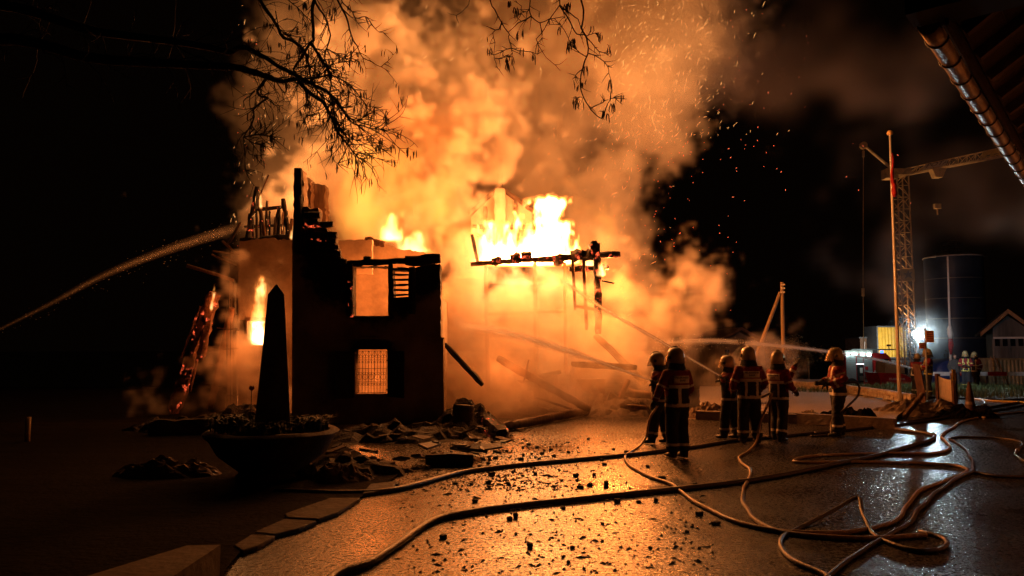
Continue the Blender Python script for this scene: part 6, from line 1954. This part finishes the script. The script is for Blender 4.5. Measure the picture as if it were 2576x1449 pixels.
q = MB(); q.lathe([(Rr - .15, rimz - .04), (.5, rimz + .0), (.0, rimz + .02)], (fx, OBY, 0), 24, close=False); q.build('soil', soil, pl)
def plant(label, c, r, n, seed, h=.3):
    rr_ = random.Random(seed); q = MB()
    for k in range(n):
        a = rr_.uniform(0, 2 * PI); d = r * rr_.random() ** .5
        p = Vector((c.x + math.cos(a) * d, c.y + math.sin(a) * d, c.z))
        l = h * rr_.uniform(.5, 1.1); an = rr_.uniform(0, 2 * PI); w_ = rr_.uniform(.008, .018)
        o_ = Vector((math.cos(an), math.sin(an), 0)); s_ = Vector((-o_.y, o_.x, 0)) * w_
        m1 = p + o_ * l * .25 + Vector((0, 0, l * .8)); t_ = p + o_ * l * .75 + Vector((0, 0, l * .75))
        q.add([p - s_ * .4, p + s_ * .4, m1 + s_, t_, m1 - s_], [(0, 1, 2, 4), (4, 2, 3)])
    return tag(q.build('flowering_plant', mat('planter_leaf', (.03, .045, .02), .6, .5, 4), None, fix=False), label, 'plant')
plant('leafy clump in the planter left of the obelisk', Vector((fx - .5, OBY - .25, rimz + .0)), .3, 190, 1)
plant('leafy clump in the planter in front of the obelisk', Vector((fx + .1, OBY - .5, rimz + .0)), .28, 150, 2, .22)
plant('rounded dark clump in the planter right of the obelisk', Vector((fx + .52, OBY + .05, rimz + .0)), .26, 210, 3, .26)
tl_ = thing('tulip', 'single tall tulip rising above the planter left of the obelisk', 'flower', Vector((at(632, 930, OBY - .3).x, OBY - .3, rimz)))
tb, tt = Vector((at(632, 930, OBY - .3).x, OBY - .3, rimz)), at(633, 984, OBY - .3)
q = MB(); q.tube([tb, tb.lerp(tt, .6) + Vector((.004, 0, 0)), tt], .006, 6); q.build('stem', MATS['planter_leaf'], tl_)
for k in range(5):
    a = 2 * PI * k / 5; o_ = Vector((math.cos(a), math.sin(a), 0)); s_ = Vector((-o_.y, o_.x, 0))
    q = MB(); q.add([tt, tt + o_ * .035 + s_ * .022 + Vector((0, 0, .03)), tt + o_ * .03 + Vector((0, 0, .085)), tt + o_ * .035 - s_ * .022 + Vector((0, 0, .03))], [(0, 1, 2, 3)]); q.build('petal', mat('tulip_petal', (.25, .03, .03), .6), tl_)
# stones round the planter's foot and the stone border of the asphalt
slate = mat('border_stone', (.075, .06, .045), .85, .45, 3, .8, 14)
def flag_stone(poly, h, label, name='border_stone', m_=None, cat='stone', dz=0.0):
    q = MB(); P = [gnd(*p_) + Vector((rng.uniform(-.01, .01), rng.uniform(-.01, .01), dz)) for p_ in poly]
    q.prism(P, (0, 0, h)); o = q.build(name, m_ or slate)
    bvv = o.modifiers.new('edge', 'BEVEL'); bvv.width = .015; bvv.segments = 2
    return tag(o, label, cat)
flag_stone([(908, 1262), (830, 1262), (715, 1302), (722, 1312), (800, 1316), (850, 1298)], .05, 'largest border stone, under the farther dark hose at the edge of the asphalt')
flag_stone([(798, 1322), (715, 1316), (640, 1350), (690, 1356), (752, 1340)], .05, 'middle border stone at the edge of the asphalt')
flag_stone([(690, 1360), (632, 1356), (590, 1384), (612, 1398), (650, 1385)], .05, 'small border stone nearest the concrete slab')
flag_stone([(1000, 1218), (930, 1226), (912, 1252), (985, 1240)], .05, 'border stone where the rubble meets the farther dark hose')
crumple(gnd(765, 1208), .20, .16, .34, 2.1, 'boulder', 'smooth pale boulder at the right foot of the stone planter', slate, 'boulder')
crumple(gnd(860, 1212), .46, .3, .3, 5.9, 'boulder', 'broad dark boulder lying right of the stone planter', stone_m, 'boulder')
crumple(gnd(420, 1200), .8, .4, .36, 6.6, 'boulder', 'long low dark boulder in the garden left of the planter', stone_m, 'boulder')
q = MB()
P = [gnd(555, 1370, .42), gnd(470, 1372, .42), gnd(150, 1470, .42), gnd(300, 1540, .42)]
q.prism([p_ + Vector((0, 0, 0)) for p_ in P], (0, 0, -.42)); o = q.build('concrete_slab', mat('slab_concrete', (.09, .065, .05), .85, .3, 2.2, .5, 12)); tag(o, 'flat-topped concrete wall end in the bottom left corner', 'wall')
q = rough_bar(gnd(375, 1098) + Vector((0, 0, .18)), gnd(560, 1096) + Vector((0, .2, .18)), .32, .34, .1, 91)
tag(q.build('stone_block', stone, None, auto=40), 'long dark stone block in front of the leaning beams', 'block')
# posts and vehicle at the far left
c = gnd(68, 1116); q = MB(); q.tube([c, c + Vector((0, 0, .52))], .05, 8); tag(q.build('marker_post', wood_p, None, smooth=True), 'short pale marker post in the dark at the left edge', 'post')
vY = 13.5
vx = at(12, 0, vY).x
van = thing('parked_van', 'edge of a dark parked van at the left border catching the fire glow', 'van', Vector((vx, vY, 0)), math.atan2(-vx, vY) + .03)
vanm = mat('dark_van_paint', (.06, .05, .045), .25, .1, 2, coat=.6)
zt = at(0, 900, vY).z
def vb(nm, lo, hi, m_, bev=0):
    q = MB(); q.b2(lo, hi); o = q.build(nm, m_); o.parent = van
    if bev: bvv = o.modifiers.new('edge', 'BEVEL'); bvv.width = bev; bvv.segments = 3
    return o
vb('body', (-1.9, 0, .45), (0, 4.5, zt), vanm, .07)
vb('rear_window', (-1.7, -.012, 1.05), (-.14, .02, zt - .2), glass_d)
vb('tail_light', (-.12, -.03, .8), (-.03, .01, 1.25), mat('tail_light', (.3, .02, .015), .2))
vb('bumper', (-1.9, -.14, .42), (.03, .1, .6), mat('pale_bumper', (.4, .3, .22), .5), .03)
for s in (.8, 3.4):
    q = MB(); q.tube([(-.25, s, .33), (-.01, s, .33)], .33, 18); o = q.build('wheel', black_r, None, auto=40); o.parent = van

# ---- roof eave at the upper right
ev = thing('roof_eave', 'near roof eave with a half-round gutter jutting in at the upper right', 'roof', at(2330, 70, 6.1))
gd = Vector((math.sin(R(40)), math.cos(R(40)), 0))           # along the gutter
gs = Vector((gd.y, -gd.x, 0))                                # outwards to the right, up the roof
G0 = at(2336, 62, 6.1)
zinc = mat('zinc_gutter', (.30, .25, .21), .38, .3, 4, .25, 20, metal=.55)
dark_w = mat('dark_eave_wood', (.035, .022, .018), .85, .4, 5, .5, 18)
n = 40; LEN = 11.0
q = MB(); vs, fs = [], []
rg = .085
for i in range(n + 1):
    c = G0 + gd * (LEN * i / n)
    for k in range(11):
        a = PI + PI * k / 10
        vs.append(c + gs * (math.cos(a) * rg) + Vector((0, 0, math.sin(a) * rg)))
for i in range(n):
    for k in range(10): fs.append((i * 11 + k, i * 11 + k + 1, (i + 1) * 11 + k + 1, (i + 1) * 11 + k))
q.add(vs, fs); g_ = q.build('gutter', zinc, ev, smooth=True); g_.modifiers.new('s', 'SOLIDIFY').thickness = .004
q = MB(); q.tube([G0 - gs * rg, G0 - gs * rg + gd * LEN], .011, 8); q.build('gutter_bead', zinc, ev, smooth=True)
q = MB(); q.add([G0 + gs * (math.cos(PI + PI * k / 10) * rg) + Vector((0, 0, math.sin(PI + PI * k / 10) * rg)) for k in range(11)], [tuple(range(11))]); q.build('gutter_end', zinc, ev)
for i in range(18):
    c = G0 + gd * (.35 + i * .6)
    q = MB(); q.tube([c + gs * (math.cos(PI + PI * k / 12) * (rg + .006)) + Vector((0, 0, math.sin(PI + PI * k / 12) * (rg + .006))) for k in range(13)], .009, 5); q.build('gutter_bracket', iron, ev)
sl = R(34)
rd = gs * math.cos(sl) + Vector((0, 0, math.sin(sl)))        # up the slope
F0 = G0 + gs * .12 + Vector((0, 0, -.04))
q = MB(); q.prism([F0, F0 + gd * LEN, F0 + gd * LEN + Vector((0, 0, .2)), F0 + Vector((0, 0, .2))], gs * .03); q.build('fascia', dark_w, ev)
B0 = F0 + gs * .05 + Vector((0, 0, .12))
nbd = 9
for k in range(nbd):
    q = MB(); a0 = B0 + rd * (k * .34); a1 = B0 + rd * (k * .34 + .333)
    q.prism([a0, a0 + gd * LEN, a1 + gd * LEN, a1], rd.cross(gd).normalized() * -.03 if rd.cross(gd).z < 0 else rd.cross(gd).normalized() * .03); q.build('soffit_board', dark_w, ev)
nrm = rd.cross(gd).normalized(); nrm = nrm if nrm.z < 0 else -nrm
for k in range(15):
    a = B0 + gd * (.45 + k * .72) + nrm * .05
    q = MB(); q.bar(a, a + rd * 3.0, .09, .1, up=nrm); q.build('rafter', mat('eave_rafter_wood', (.08, .052, .04), .8, .3, 5, .4, 18), ev)
q = MB(); o0 = G0 + gd * -.28 - gs * .12 + Vector((0, 0, .02))
q.prism([o0, o0 + gd * .42, o0 + gd * .42 + gs * 3.2, o0 + gs * 3.2], (0, 0, .5)); q.build('verge_overhang', mat('black_verge', (.008, .007, .007), .9), ev)
# the wall that carries the eave, facing the fire just outside the frame
W0 = G0 + gs * 1.2 + gd * .3; W0.z = 0
q = MB(); q.prism([W0, W0 + gd * 14, W0 + gd * 14 + Vector((0, 0, 4.5)), W0 + Vector((0, 0, 4.5))], gs * .3); q.build('wall', mat('pale_barn_plaster', (.36, .30, .24), .9, .2, 1.5, .4, 8), ev)
# ------------------------------------------------------------------ bare tree reaching in from the left
bark = mat('bare_branch_bark', (.018, .013, .01), .9, .4, 9, .7, 30)
TRK = Vector((-8.4, 9.0, 0))
tree = thing('tree', 'large bare-branched tree overhanging the yard, dried leaves hanging from its twigs', 'tree', TRK)
rt = random.Random(12)
limb_top = [TRK + Vector((0, 0, 3.2)), TRK + Vector((.6, -.2, 5.2)), at(-250, -120, 8.4), at(300, -230, 8.0), at(850, -250, 7.8), at(1400, -260, 7.6), at(1900, -280, 7.4)]
limb_low = [TRK + Vector((0, 0, 2.8)), TRK + Vector((.7, -.2, 4.0)), at(-100, 30, 8.4), at(250, 80, 8.2), at(480, 110, 8.05), at(577, 131, 8.0)]
limb_mid = [TRK + Vector((0, 0, 2.6)), TRK + Vector((.8, .1, 3.7)), at(-60, 120, 8.5), at(260, 150, 8.3), at(577, 168, 8.1)]
q = MB(); q.tube([TRK + Vector((0, 0, -.2)), TRK + Vector((.02, 0, .3)), TRK + Vector((.05, 0, 1.6)), TRK + Vector((0, 0, 3.0)), TRK + Vector((-.2, .1, 5.5)), TRK + Vector((-.1, .3, 8.0))], [.42, .3, .24, .21, .14, .06], 14); q.build('trunk', bark, tree, smooth=True)
twig = MB(); leaf = MB()


def wob(C, a):
    return [C[0]] + [p + Vector((rt.uniform(-a, a), rt.uniform(-a, a), rt.uniform(-a, a))) for p in C[1:-1]] + [C[-1]]


def pods(p, n):
    for _ in range(n):
        o_ = p + Vector((rt.uniform(-.02, .02), rt.uniform(-.02, .02), 0))
        l = rt.uniform(.05, .12); s = rt.uniform(-.5, .5)
        leaf.tube([o_, o_ + Vector((s * .025, 0, -l * .35)), o_ + Vector((s * .04, .005, -l * .75)), o_ + Vector((s * .02, 0, -l))], [.002, .0055, .005, .001], 4)


def twigs(C, r0, n, lmax, depth=0):
    for _ in range(n):
        i = rt.randrange(1, len(C) - 1)
        d = (C[min(i + 1, len(C) - 1)] - C[i - 1]).normalized()
        x, y = frame(d)
        a = rt.uniform(0, 2 * PI)
        o_ = (x * math.cos(a) + y * math.sin(a))
        o_.y *= .35
        g = (d * rt.uniform(.3, 1) + o_ * rt.uniform(.5, 1.1)).normalized()
        l = lmax * rt.uniform(.35, 1)
        P = [C[i]]
        m = max(3, int(l / .06))
        bend = Vector((rt.uniform(-.5, .5), rt.uniform(-.2, .2), rt.uniform(-.9, .5)))
        for k in range(m):
            g = (g + bend * .22 + Vector((rt.uniform(-.2, .2), rt.uniform(-.1, .1), rt.uniform(-.2, .2)))).normalized()
            P.append(P[-1] + g * (l / m))
        twig.tube(P, [r0 * (1 - .7 * k / m) for k in range(m + 1)], 4)
        if depth < 1 and l > .2: twigs(P, r0 * .65, rt.randrange(1, 4), l * .55, depth + 1)
        if rt.random() < .16: pods(P[-1], rt.randrange(1, 4))


def branch(pts, r0, r1, n_tw, l_tw, r_tw=.0055):
    C = wob(curve_pts(pts, .07), .006); n_tw = int(n_tw * (2.3 if pts[0].y > 7.6 and pts[0].x < 0 else 1.3))
    n = len(C)
    q = MB(); q.tube(C, [r0 + (r1 - r0) * (i / (n - 1)) ** .8 for i in range(n)], 7, jit=.14, rnd=rt); q.build('branch', bark, tree, smooth=True)
    if n_tw and n > 4: twigs(C, r_tw, n_tw, l_tw)
    return C


for L_, r0, r1 in ((limb_top, .16, .05), (limb_low, .10, .034), (limb_mid, .11, .042)):
    C = curve_pts(L_, .25); q = MB(); q.tube(C, [r0 + (r1 - r0) * i / (len(C) - 1) for i in range(len(C))], 9, jit=.06, rnd=rt); q.build('limb', bark, tree, smooth=True)
    twigs(C, .008, 40, .9)
A = lambda pts, Y=8.0, dY=0.0: [at(577 + .3056 * x, .3056 * y, Y + dY * i / max(1, len(pts) - 1)) for i, (x, y) in enumerate(pts)]
branch(A([(0, 430), (60, 405), (130, 390), (210, 430), (300, 480), (400, 540), (500, 590), (600, 650), (700, 700), (790, 740), (870, 830), (950, 930), (1010, 1010), (1100, 1040), (1200, 1060), (1280, 1075)], 8.0, -.5), .034, .004, 26, .55)
branch(A([(0, 545), (120, 570), (220, 600), (330, 640), (400, 660), (480, 665), (560, 650), (640, 750), (760, 830), (830, 950), (880, 1060), (940, 1150), (1010, 1240), (1070, 1300), (1120, 1330)], 8.1, -.4), .042, .004, 30, .55)
branch([at(640, -60, 8.2)] + A([(250, 0), (320, 100), (400, 230), (450, 310), (540, 350), (600, 400), (640, 470), (660, 600), (690, 700), (770, 800), (850, 880), (870, 1000), (960, 1100), (1080, 1190), (1130, 1290)], 8.2, -.5), .026, .003, 22, .5)
branch([at(792, -80, 7.9)] + A([(695, 0), (680, 100), (690, 250), (690, 330), (670, 350), (600, 460), (530, 570), (545, 600)], 7.9), .022, .012, 5, .4)
branch(A([(670, 350), (760, 490), (830, 620), (830, 760), (860, 900), (890, 1050), (960, 1110)], 7.9), .018, .004, 16, .5)
branch([at(785, -70, 7.8)] + A([(710, 20), (780, 130), (830, 290), (800, 400), (780, 450), (800, 520), (850, 640)], 7.8), .014, .005, 6, .4)
branch(A([(800, 400), (880, 440), (930, 480), (980, 480)], 7.8), .008, .003, 4, .3)
branch([at(840, -70, 7.7)] + A([(890, 0), (960, 130), (1000, 290), (1050, 380), (1100, 470), (1180, 515), (1250, 550), (1320, 590)], 7.7), .014, .003, 7, .3)
branch(A([(1250, 550), (1300, 510), (1330, 480), (1370, 430)], 7.7), .006, .002, 2, .15)
branch([at(855, -40, 7.7)] + A([(930, 20), (1010, 100), (1060, 190), (1130, 260)], 7.7), .009, .002, 4, .25)
branch(A([(1060, 150), (1120, 140), (1170, 200), (1230, 260), (1300, 275), (1360, 240)], 7.7), .006, .002, 4, .2)
branch(A([(310, 630), (270, 690), (230, 750), (270, 795), (318, 805), (260, 840), (200, 900), (205, 960), (180, 1030), (120, 1130), (128, 1250), (130, 1400), (190, 1445)], 8.1), .02, .004, 12, .45)
branch(A([(120, 1130), (200, 1115), (280, 1110), (400, 1140)], 8.1), .008, .003, 8, .3)
branch(A([(120, 1130), (200, 1180), (330, 1210)], 8.1), .007, .003, 5, .25)
branch(A([(280, 1110), (300, 1060), (290, 975)], 8.1), .006, .002, 2, .2)
branch(A([(150, 1200), (170, 1270), (250, 1280), (265, 1340)], 8.1), .006, .002, 2, .2)
branch(A([(210, 750), (170, 790), (120, 830), (115, 885)], 8.1), .009, .004, 2, .25)
branch(A([(600, 650), (720, 640), (830, 620), (980, 690), (1070, 790), (1140, 870), (1250, 885)], 8.0), .014, .003, 12, .35)
branch(A([(600, 650), (610, 720), (640, 820), (610, 900), (680, 1000)], 8.0), .01, .003, 5, .3)
branch(A([(640, 820), (660, 870), (690, 980)], 8.0), .007, .003, 2, .2)
branch(A([(700, 700), (800, 760), (900, 830), (960, 950), (1060, 1000), (1110, 960), (1200, 860)], 8.0), .012, .003, 12, .35)
branch(A([(560, 560), (700, 540), (830, 540), (950, 490), (1030, 480)], 8.0), .009, .002, 10, .3)
branch(A([(860, 950), (980, 1140), (1130, 1150), (1220, 1200), (1300, 1260)], 7.9), .009, .003, 10, .3)
branch(A([(870, 1160), (840, 1230), (850, 1300), (890, 1350), (950, 1350)], 7.9), .006, .002, 3, .2)
branch(A([(380, 90), (400, 200), (440, 270), (490, 290), (530, 240)], 8.2), .007, .003, 5, .25)
branch([at(722, -30, 8)] + A([(480, 0), (560, 60), (610, 120), (600, 180)], 8), .007, .003, 6, .25)
branch(A([(970, 700), (985, 800), (960, 900), (975, 990)], 8), .007, .003, 4, .25)
A2 = lambda pts, Y=7.5: [at(1113.6 + .213 * x, .213 * y, Y) for x, y in pts]
up = lambda x, Y=7.5: [at(1113.6 + .213 * x, -250, 7.6), at(1113.6 + .213 * x, -90, Y)]
TW = .0045
branch(up(330) + A2([(310, 0), (295, 75), (240, 125), (165, 180), (110, 175), (55, 150)]), .007, .002, 0, .1)
branch(A2([(165, 180), (175, 230), (190, 275)]), .004, .002, 0, .1)
branch(up(500) + A2([(555, 0), (620, 110), (690, 270), (780, 380), (775, 420), (790, 500), (810, 570), (820, 620), (815, 720), (850, 825)]), .012, .003, 7, .16, TW)
branch(A2([(690, 290), (660, 345), (590, 380), (615, 500), (605, 650), (630, 750), (625, 800)]), .007, .002, 5, .16, TW)
branch(up(1045) + A2([(1040, 0), (1020, 90), (1045, 190), (1150, 270), (1260, 230), (1380, 210), (1450, 200)]), .011, .004, 4, .16, TW)
branch(A2([(1045, 190), (930, 250), (850, 310), (780, 375)]), .007, .004, 3, .15, TW)
branch(A2([(1025, 90), (1000, 140), (930, 135), (925, 70), (840, 10)]), .006, .003, 4, .15, TW)
branch(A2([(925, 140), (915, 200), (820, 300)]), .005, .002, 2, .15, TW)
branch(A2([(1150, 270), (1165, 390), (1190, 520)]), .006, .002, 4, .15, TW)
branch(up(1385) + A2([(1380, 0), (1370, 90), (1280, 210), (1200, 350), (1110, 460), (1150, 560), (1220, 680), (1330, 760), (1400, 750), (1470, 690)]), .011, .002, 9, .2, TW)
branch(A2([(1330, 760), (1355, 800), (1390, 835)]), .004, .002, 0, .1)
branch(A2([(1380, 60), (1470, 200), (1530, 310), (1580, 395), (1680, 410)]), .009, .006, 5, .18, TW)
branch(A2([(1400, 90), (1520, 170), (1600, 230), (1630, 340), (1650, 380)]), .007, .004, 3, .15, TW)
branch(up(1660) + A2([(1640, 0), (1670, 120), (1640, 330), (1690, 420), (1710, 500), (1710, 640), (1650, 800), (1630, 950), (1640, 1080), (1690, 1200), (1750, 1290), (1810, 1360), (1880, 1400)]), .015, .005, 8, .16, TW)
branch(A2([(1690, 430), (1760, 510), (1850, 600), (1940, 640), (1975, 630), (1970, 570), (1945, 520)]), .006, .003, 6, .12, TW)
branch(A2([(1690, 430), (1760, 400), (1850, 385)]), .005, .003, 4, .12, TW)
branch(A2([(1720, 630), (1860, 690), (1950, 775), (1960, 860), (1990, 960)]), .006, .003, 6, .14, TW)
branch(A2([(1950, 775), (2000, 775), (2030, 750)]), .004, .002, 0, .1)
branch(A2([(1750, 1280), (1830, 1240), (1900, 1200), (1920, 1180)]), .006, .003, 5, .12, TW)
branch(A2([(1880, 1400), (1930, 1280), (1980, 1170), (2030, 1150), (2060, 1185)]), .007, .003, 8, .15, TW)
branch(A2([(810, 570), (720, 600), (610, 650), (570, 620)]), .006, .002, 5, .14, TW)
branch(A2([(810, 570), (900, 600), (1000, 610), (1110, 630), (1150, 590)]), .006, .002, 6, .14, TW)
branch(A2([(620, 690), (700, 690), (740, 650), (790, 640)]), .005, .002, 7, .12, TW)
branch(A2([(1700, 660), (1650, 650), (1580, 590), (1520, 540), (1490, 450), (1390, 300), (1380, 250), (1450, 200)]), .006, .003, 7, .16, TW)
branch(A2([(1650, 820), (1590, 870), (1565, 910), (1620, 925)]), .005, .003, 5, .1, TW)
branch(A2([(1650, 1150), (1600, 1150), (1570, 1140), (1575, 1190)]), .004, .003, 4, .1, TW)
for x, y, n_ in ((745, 680, 5), (770, 740, 5), (1080, 650, 3), (1500, 480, 8), (1550, 460, 8), (1485, 530, 5), (1950, 560, 3), (1690, 780, 4), (1650, 970, 4), (1575, 1160, 4), (1970, 940, 5), (1990, 980, 3), (2000, 1220, 6), (1940, 1340, 5), (1890, 1300, 4), (860, 90, 5), (1450, 50, 9), (1500, 30, 6), (780, 10, 5), (700, 240, 2), (1850, 390, 3)):
    pods(at(1113.6 + .213 * x, .213 * y, 7.5), n_)
for x, y, n_ in ((300, 180, 6), (340, 200, 4), (590, 300, 5), (480, 280, 3), (870, 60, 5), (620, 20, 8), (330, 370, 4), (990, 480, 4), (470, 690, 5), (1250, 1140, 5), (1290, 950, 4), (720, 590, 5), (830, 600, 6), (1000, 1100, 6), (280, 1160, 5), (350, 1130, 4), (890, 1350, 3), (1060, 1320, 3), (1190, 880, 3), (1210, 1030, 3)):
    pods(at(577 + .3056 * x, .3056 * y, 7.9), n_)
o = twig.build('twigs', bark, tree, fix=False); o['kind'] = 'stuff'
o = leaf.build('hanging_leaves', mat('dried_leaf', (.05, .035, .02), .9), tree, fix=False); o['kind'] = 'stuff'
# ------------------------------------------------------------------ flames and sparks
def flames(label, px, py, Y, w, h, d, vox, seed, strength, lean=.15, ntong=5, core=.75, name='flame', ramp=None, cut=None, base=.0):
    """burning gas rising from a base line: tongues from stretched noise"""
    c = at(px, py, Y)
    G = Grid((c.x - w * .75, c.y - d * .75, c.z - .15), (c.x + w * .75 + lean * h, c.y + d * .75, c.z + h * 1.25), vox)
    u = (G.Z - c.z) / h
    sh = G.X - c.x - lean * h * np.clip(u, 0, 2) ** 1.4
    n1 = grf(G.n, 3.3, seed, (1, 1, 2.4), lo=.02)
    n2 = grf(G.n, 3.0, seed + 1, (1, 1, 2.0), lo=.06)
    q = np.sqrt((sh / (w * .5)) ** 2 + ((G.Y - c.y) / (d * .5)) ** 2)
    edge_h = 1.0 - .75 * np.clip(q, 0, 1.4) ** 2
    f = edge_h - u + .40 * n1 * (.10 + np.clip(u, 0, 1.5)) + .28 * n2 * (.15 + np.clip(u, 0, 1.5))
    f -= np.clip(q - 1.0, 0, 9) * 2.5
    f = np.where(u < 0, f + u * 6, f)
    D = sstep(f, .0, .2) * (.35 + core * np.clip(f * 1.2, 0, 1.6))
    if cut: D = D * cut(G)
    D = D * np.clip((G.hi[2] - G.Z) / .2, 0, 1) * np.clip((G.Z - G.lo[2]) / .1, 0, 1)
    D[D < .01] = 0
    ramp = ramp or [(0.0, (1.0, .20, .02)), (.25, (1.0, .26, .035)), (.6, (1.0, .42, .09)), (1.0, (1.0, .58, .22))]
    return volume_object(name, G, D.astype(np.float32), flame_mat(name, strength, ramp), label=label, kind='thing', cat='flame')


flames('huge white-hot blaze towering over the timber frame', 1350, 655, 22.9, 2.0, 1.62, .9, .04, 902, 28, lean=.05, core=1.0)
flames('broad low sheet of white flame along the whole long beam', 1322, 660, 22.6, 3.3, 1.05, .8, .04, 905, 34, lean=.15, core=1.0)
flames('yellow blaze licking the chimney post of the gable', 1222, 655, 24.4, .9, 1.15, .7, .05, 911, 8, lean=.1)
flames('ragged flames curling round the underside of the long beam', 1310, 712, 22.3, 1.7, .5, .5, .035, 907, 3, lean=.1, core=.6)
flames('thin flames licking down the posts under the right end of the long beam', 1430, 716, 22.0, .9, .5, .4, .03, 908, 3, lean=.05, core=.6)
flames('bright ball of flame inside the smoke above the facade', 985, 600, 23.2, .75, .85, .5, .05, 921, 12, lean=.1)
flames('low line of flame on the inner wall', 1040, 632, 22.9, 1.1, .55, .4, .04, 931, 9, lean=.1)
flames('flames bursting from the window of the left wing', 648, 864, 22.5, .62, 1.0, .55, .03, 941, 30, lean=0, core=1.0)
flames('tongue of flame rising above the burning window', 648, 812, 21.85, .46, 1.15, .3, .022, 951, 9, lean=.0, core=.5)
flames('detached lick of flame high above the burning window', 652, 745, 21.8, .28, .5, .2, .02, 961, 4, lean=.05, core=.3)
flames('narrow flame at the top of the leaning beam', 532, 775, 20.15, .1, .55, .1, .018, 971, 16, lean=.12, core=.8)
flames('small flame in the burnt rafters of the left wing', 656, 520, 22.8, .12, .42, .12, .018, 981, 12, lean=-.05)
flames('small flame beside the charred post of the facade', 735, 598, 20.5, .16, .4, .15, .02, 991, 12)
flames('flame at the charred corner post', 1512, 692, 21.3, .3, .38, .25, .025, 1001, 16)
flames('flame under the long beam at its right end', 1480, 668, 21.6, .5, .35, .3, .025, 1011, 14)
# hot gas glowing in the heart of the plume
GG = Grid((-5.6, 22.0, 4.0), (3.2, 26.0, 12.5), .15)
S = blob_field(GG, [(960, 570, 170, 80, 24.4, 1.0, 0), (1090, 500, 130, 110, 24.4, 1.0, 0), (1160, 430, 80, 90, 24.2, .9, 0), (1190, 345, 40, 80, 24.4, .6, -.05), (1320, 610, 190, 70, 23.4, .8, .1), (1060, 380, 110, 120, 24.8, 1.0, -.1)])
nn = grf(GG.n, 3.6, 51, (1, 1, 1.2), lo=.02)
n3 = np.abs(grf(GG.n, 3.2, 52, (1, 1, .8), lo=.05))
HG = sstep(S + .35 * nn + .25 * n3 - .25, 0, .8) * np.exp(.5 * nn)
HG[HG < .01] = 0
volume_object('burning_gas', GG, HG.astype(np.float32), flame_mat('burning_gas', .25, [(0, (1, .17, .015)), (.5, (1, .25, .025)), (1, (1, .38, .05))]), label='glowing hot gas rolling up inside the smoke', kind='stuff', cat='flame')
# sparks carried by the wind: nobody could count them
rs = random.Random(41)
spk = {'a': MB(), 'b': MB()}
def spark(p, d, l, w, k):
    x, y = frame(d)
    spk[k].add([p - d * l / 2, p + x * w, p - x * .5 * w + y * .87 * w, p - x * .5 * w - y * .87 * w, p + d * l / 2], [(0, 1, 2), (0, 2, 3), (0, 3, 1), (4, 2, 1), (4, 3, 2), (4, 1, 3)])
for i in range(1050):
    t = rs.random()
    if t < .56: px, py = rs.gauss(1640, 120), rs.uniform(-20, 360)
    elif t < .82: px, py = rs.uniform(600, 1560), rs.uniform(0, 470)
    elif t < .92: px, py = rs.gauss(1560, 60), rs.uniform(350, 800)
    else: px, py = rs.gauss(680, 60), rs.uniform(250, 620)
    Y = rs.uniform(20.5, 24.5)
    p = at(px, py, Y)
    if p.z < 1: continue
    d = Vector((rs.gauss(.45, .4), rs.gauss(0, .5), rs.gauss(.8, .4))).normalized()
    spark(p, d, rs.choice((.05, .08, .1, .14, .22)), rs.uniform(.002, .0058), 'a')
for i in range(190):
    t = rs.random()
    if t < .5: px, py = rs.gauss(1690, 80), rs.uniform(320, 800)
    elif t < .75: px, py = rs.gauss(1880, 90), rs.uniform(20, 520)
    elif t < .85: px, py = rs.uniform(1800, 2350), rs.uniform(50, 520)
    else: px, py = rs.gauss(640, 30), rs.uniform(80, 640)
    p = at(px, py, rs.uniform(18, 24))
    d = Vector((rs.gauss(.3, .5), rs.gauss(0, .5), rs.gauss(.6, .5))).normalized()
    spark(p, d, rs.uniform(.02, .06), rs.uniform(.0035, .008), 'b')
tag(spk['a'].build('sparks', emitter('spark_glow', (1.0, .42, .12), 2.6), fix=False), 'swarm of glowing sparks blown through the smoke', None, None, 'stuff')
tag(spk['b'].build('sparks', emitter('ember_glow', (1.0, .16, .06), 2.6), fix=False), 'scattered red embers drifting in the dark beside the smoke', None, None, 'stuff')
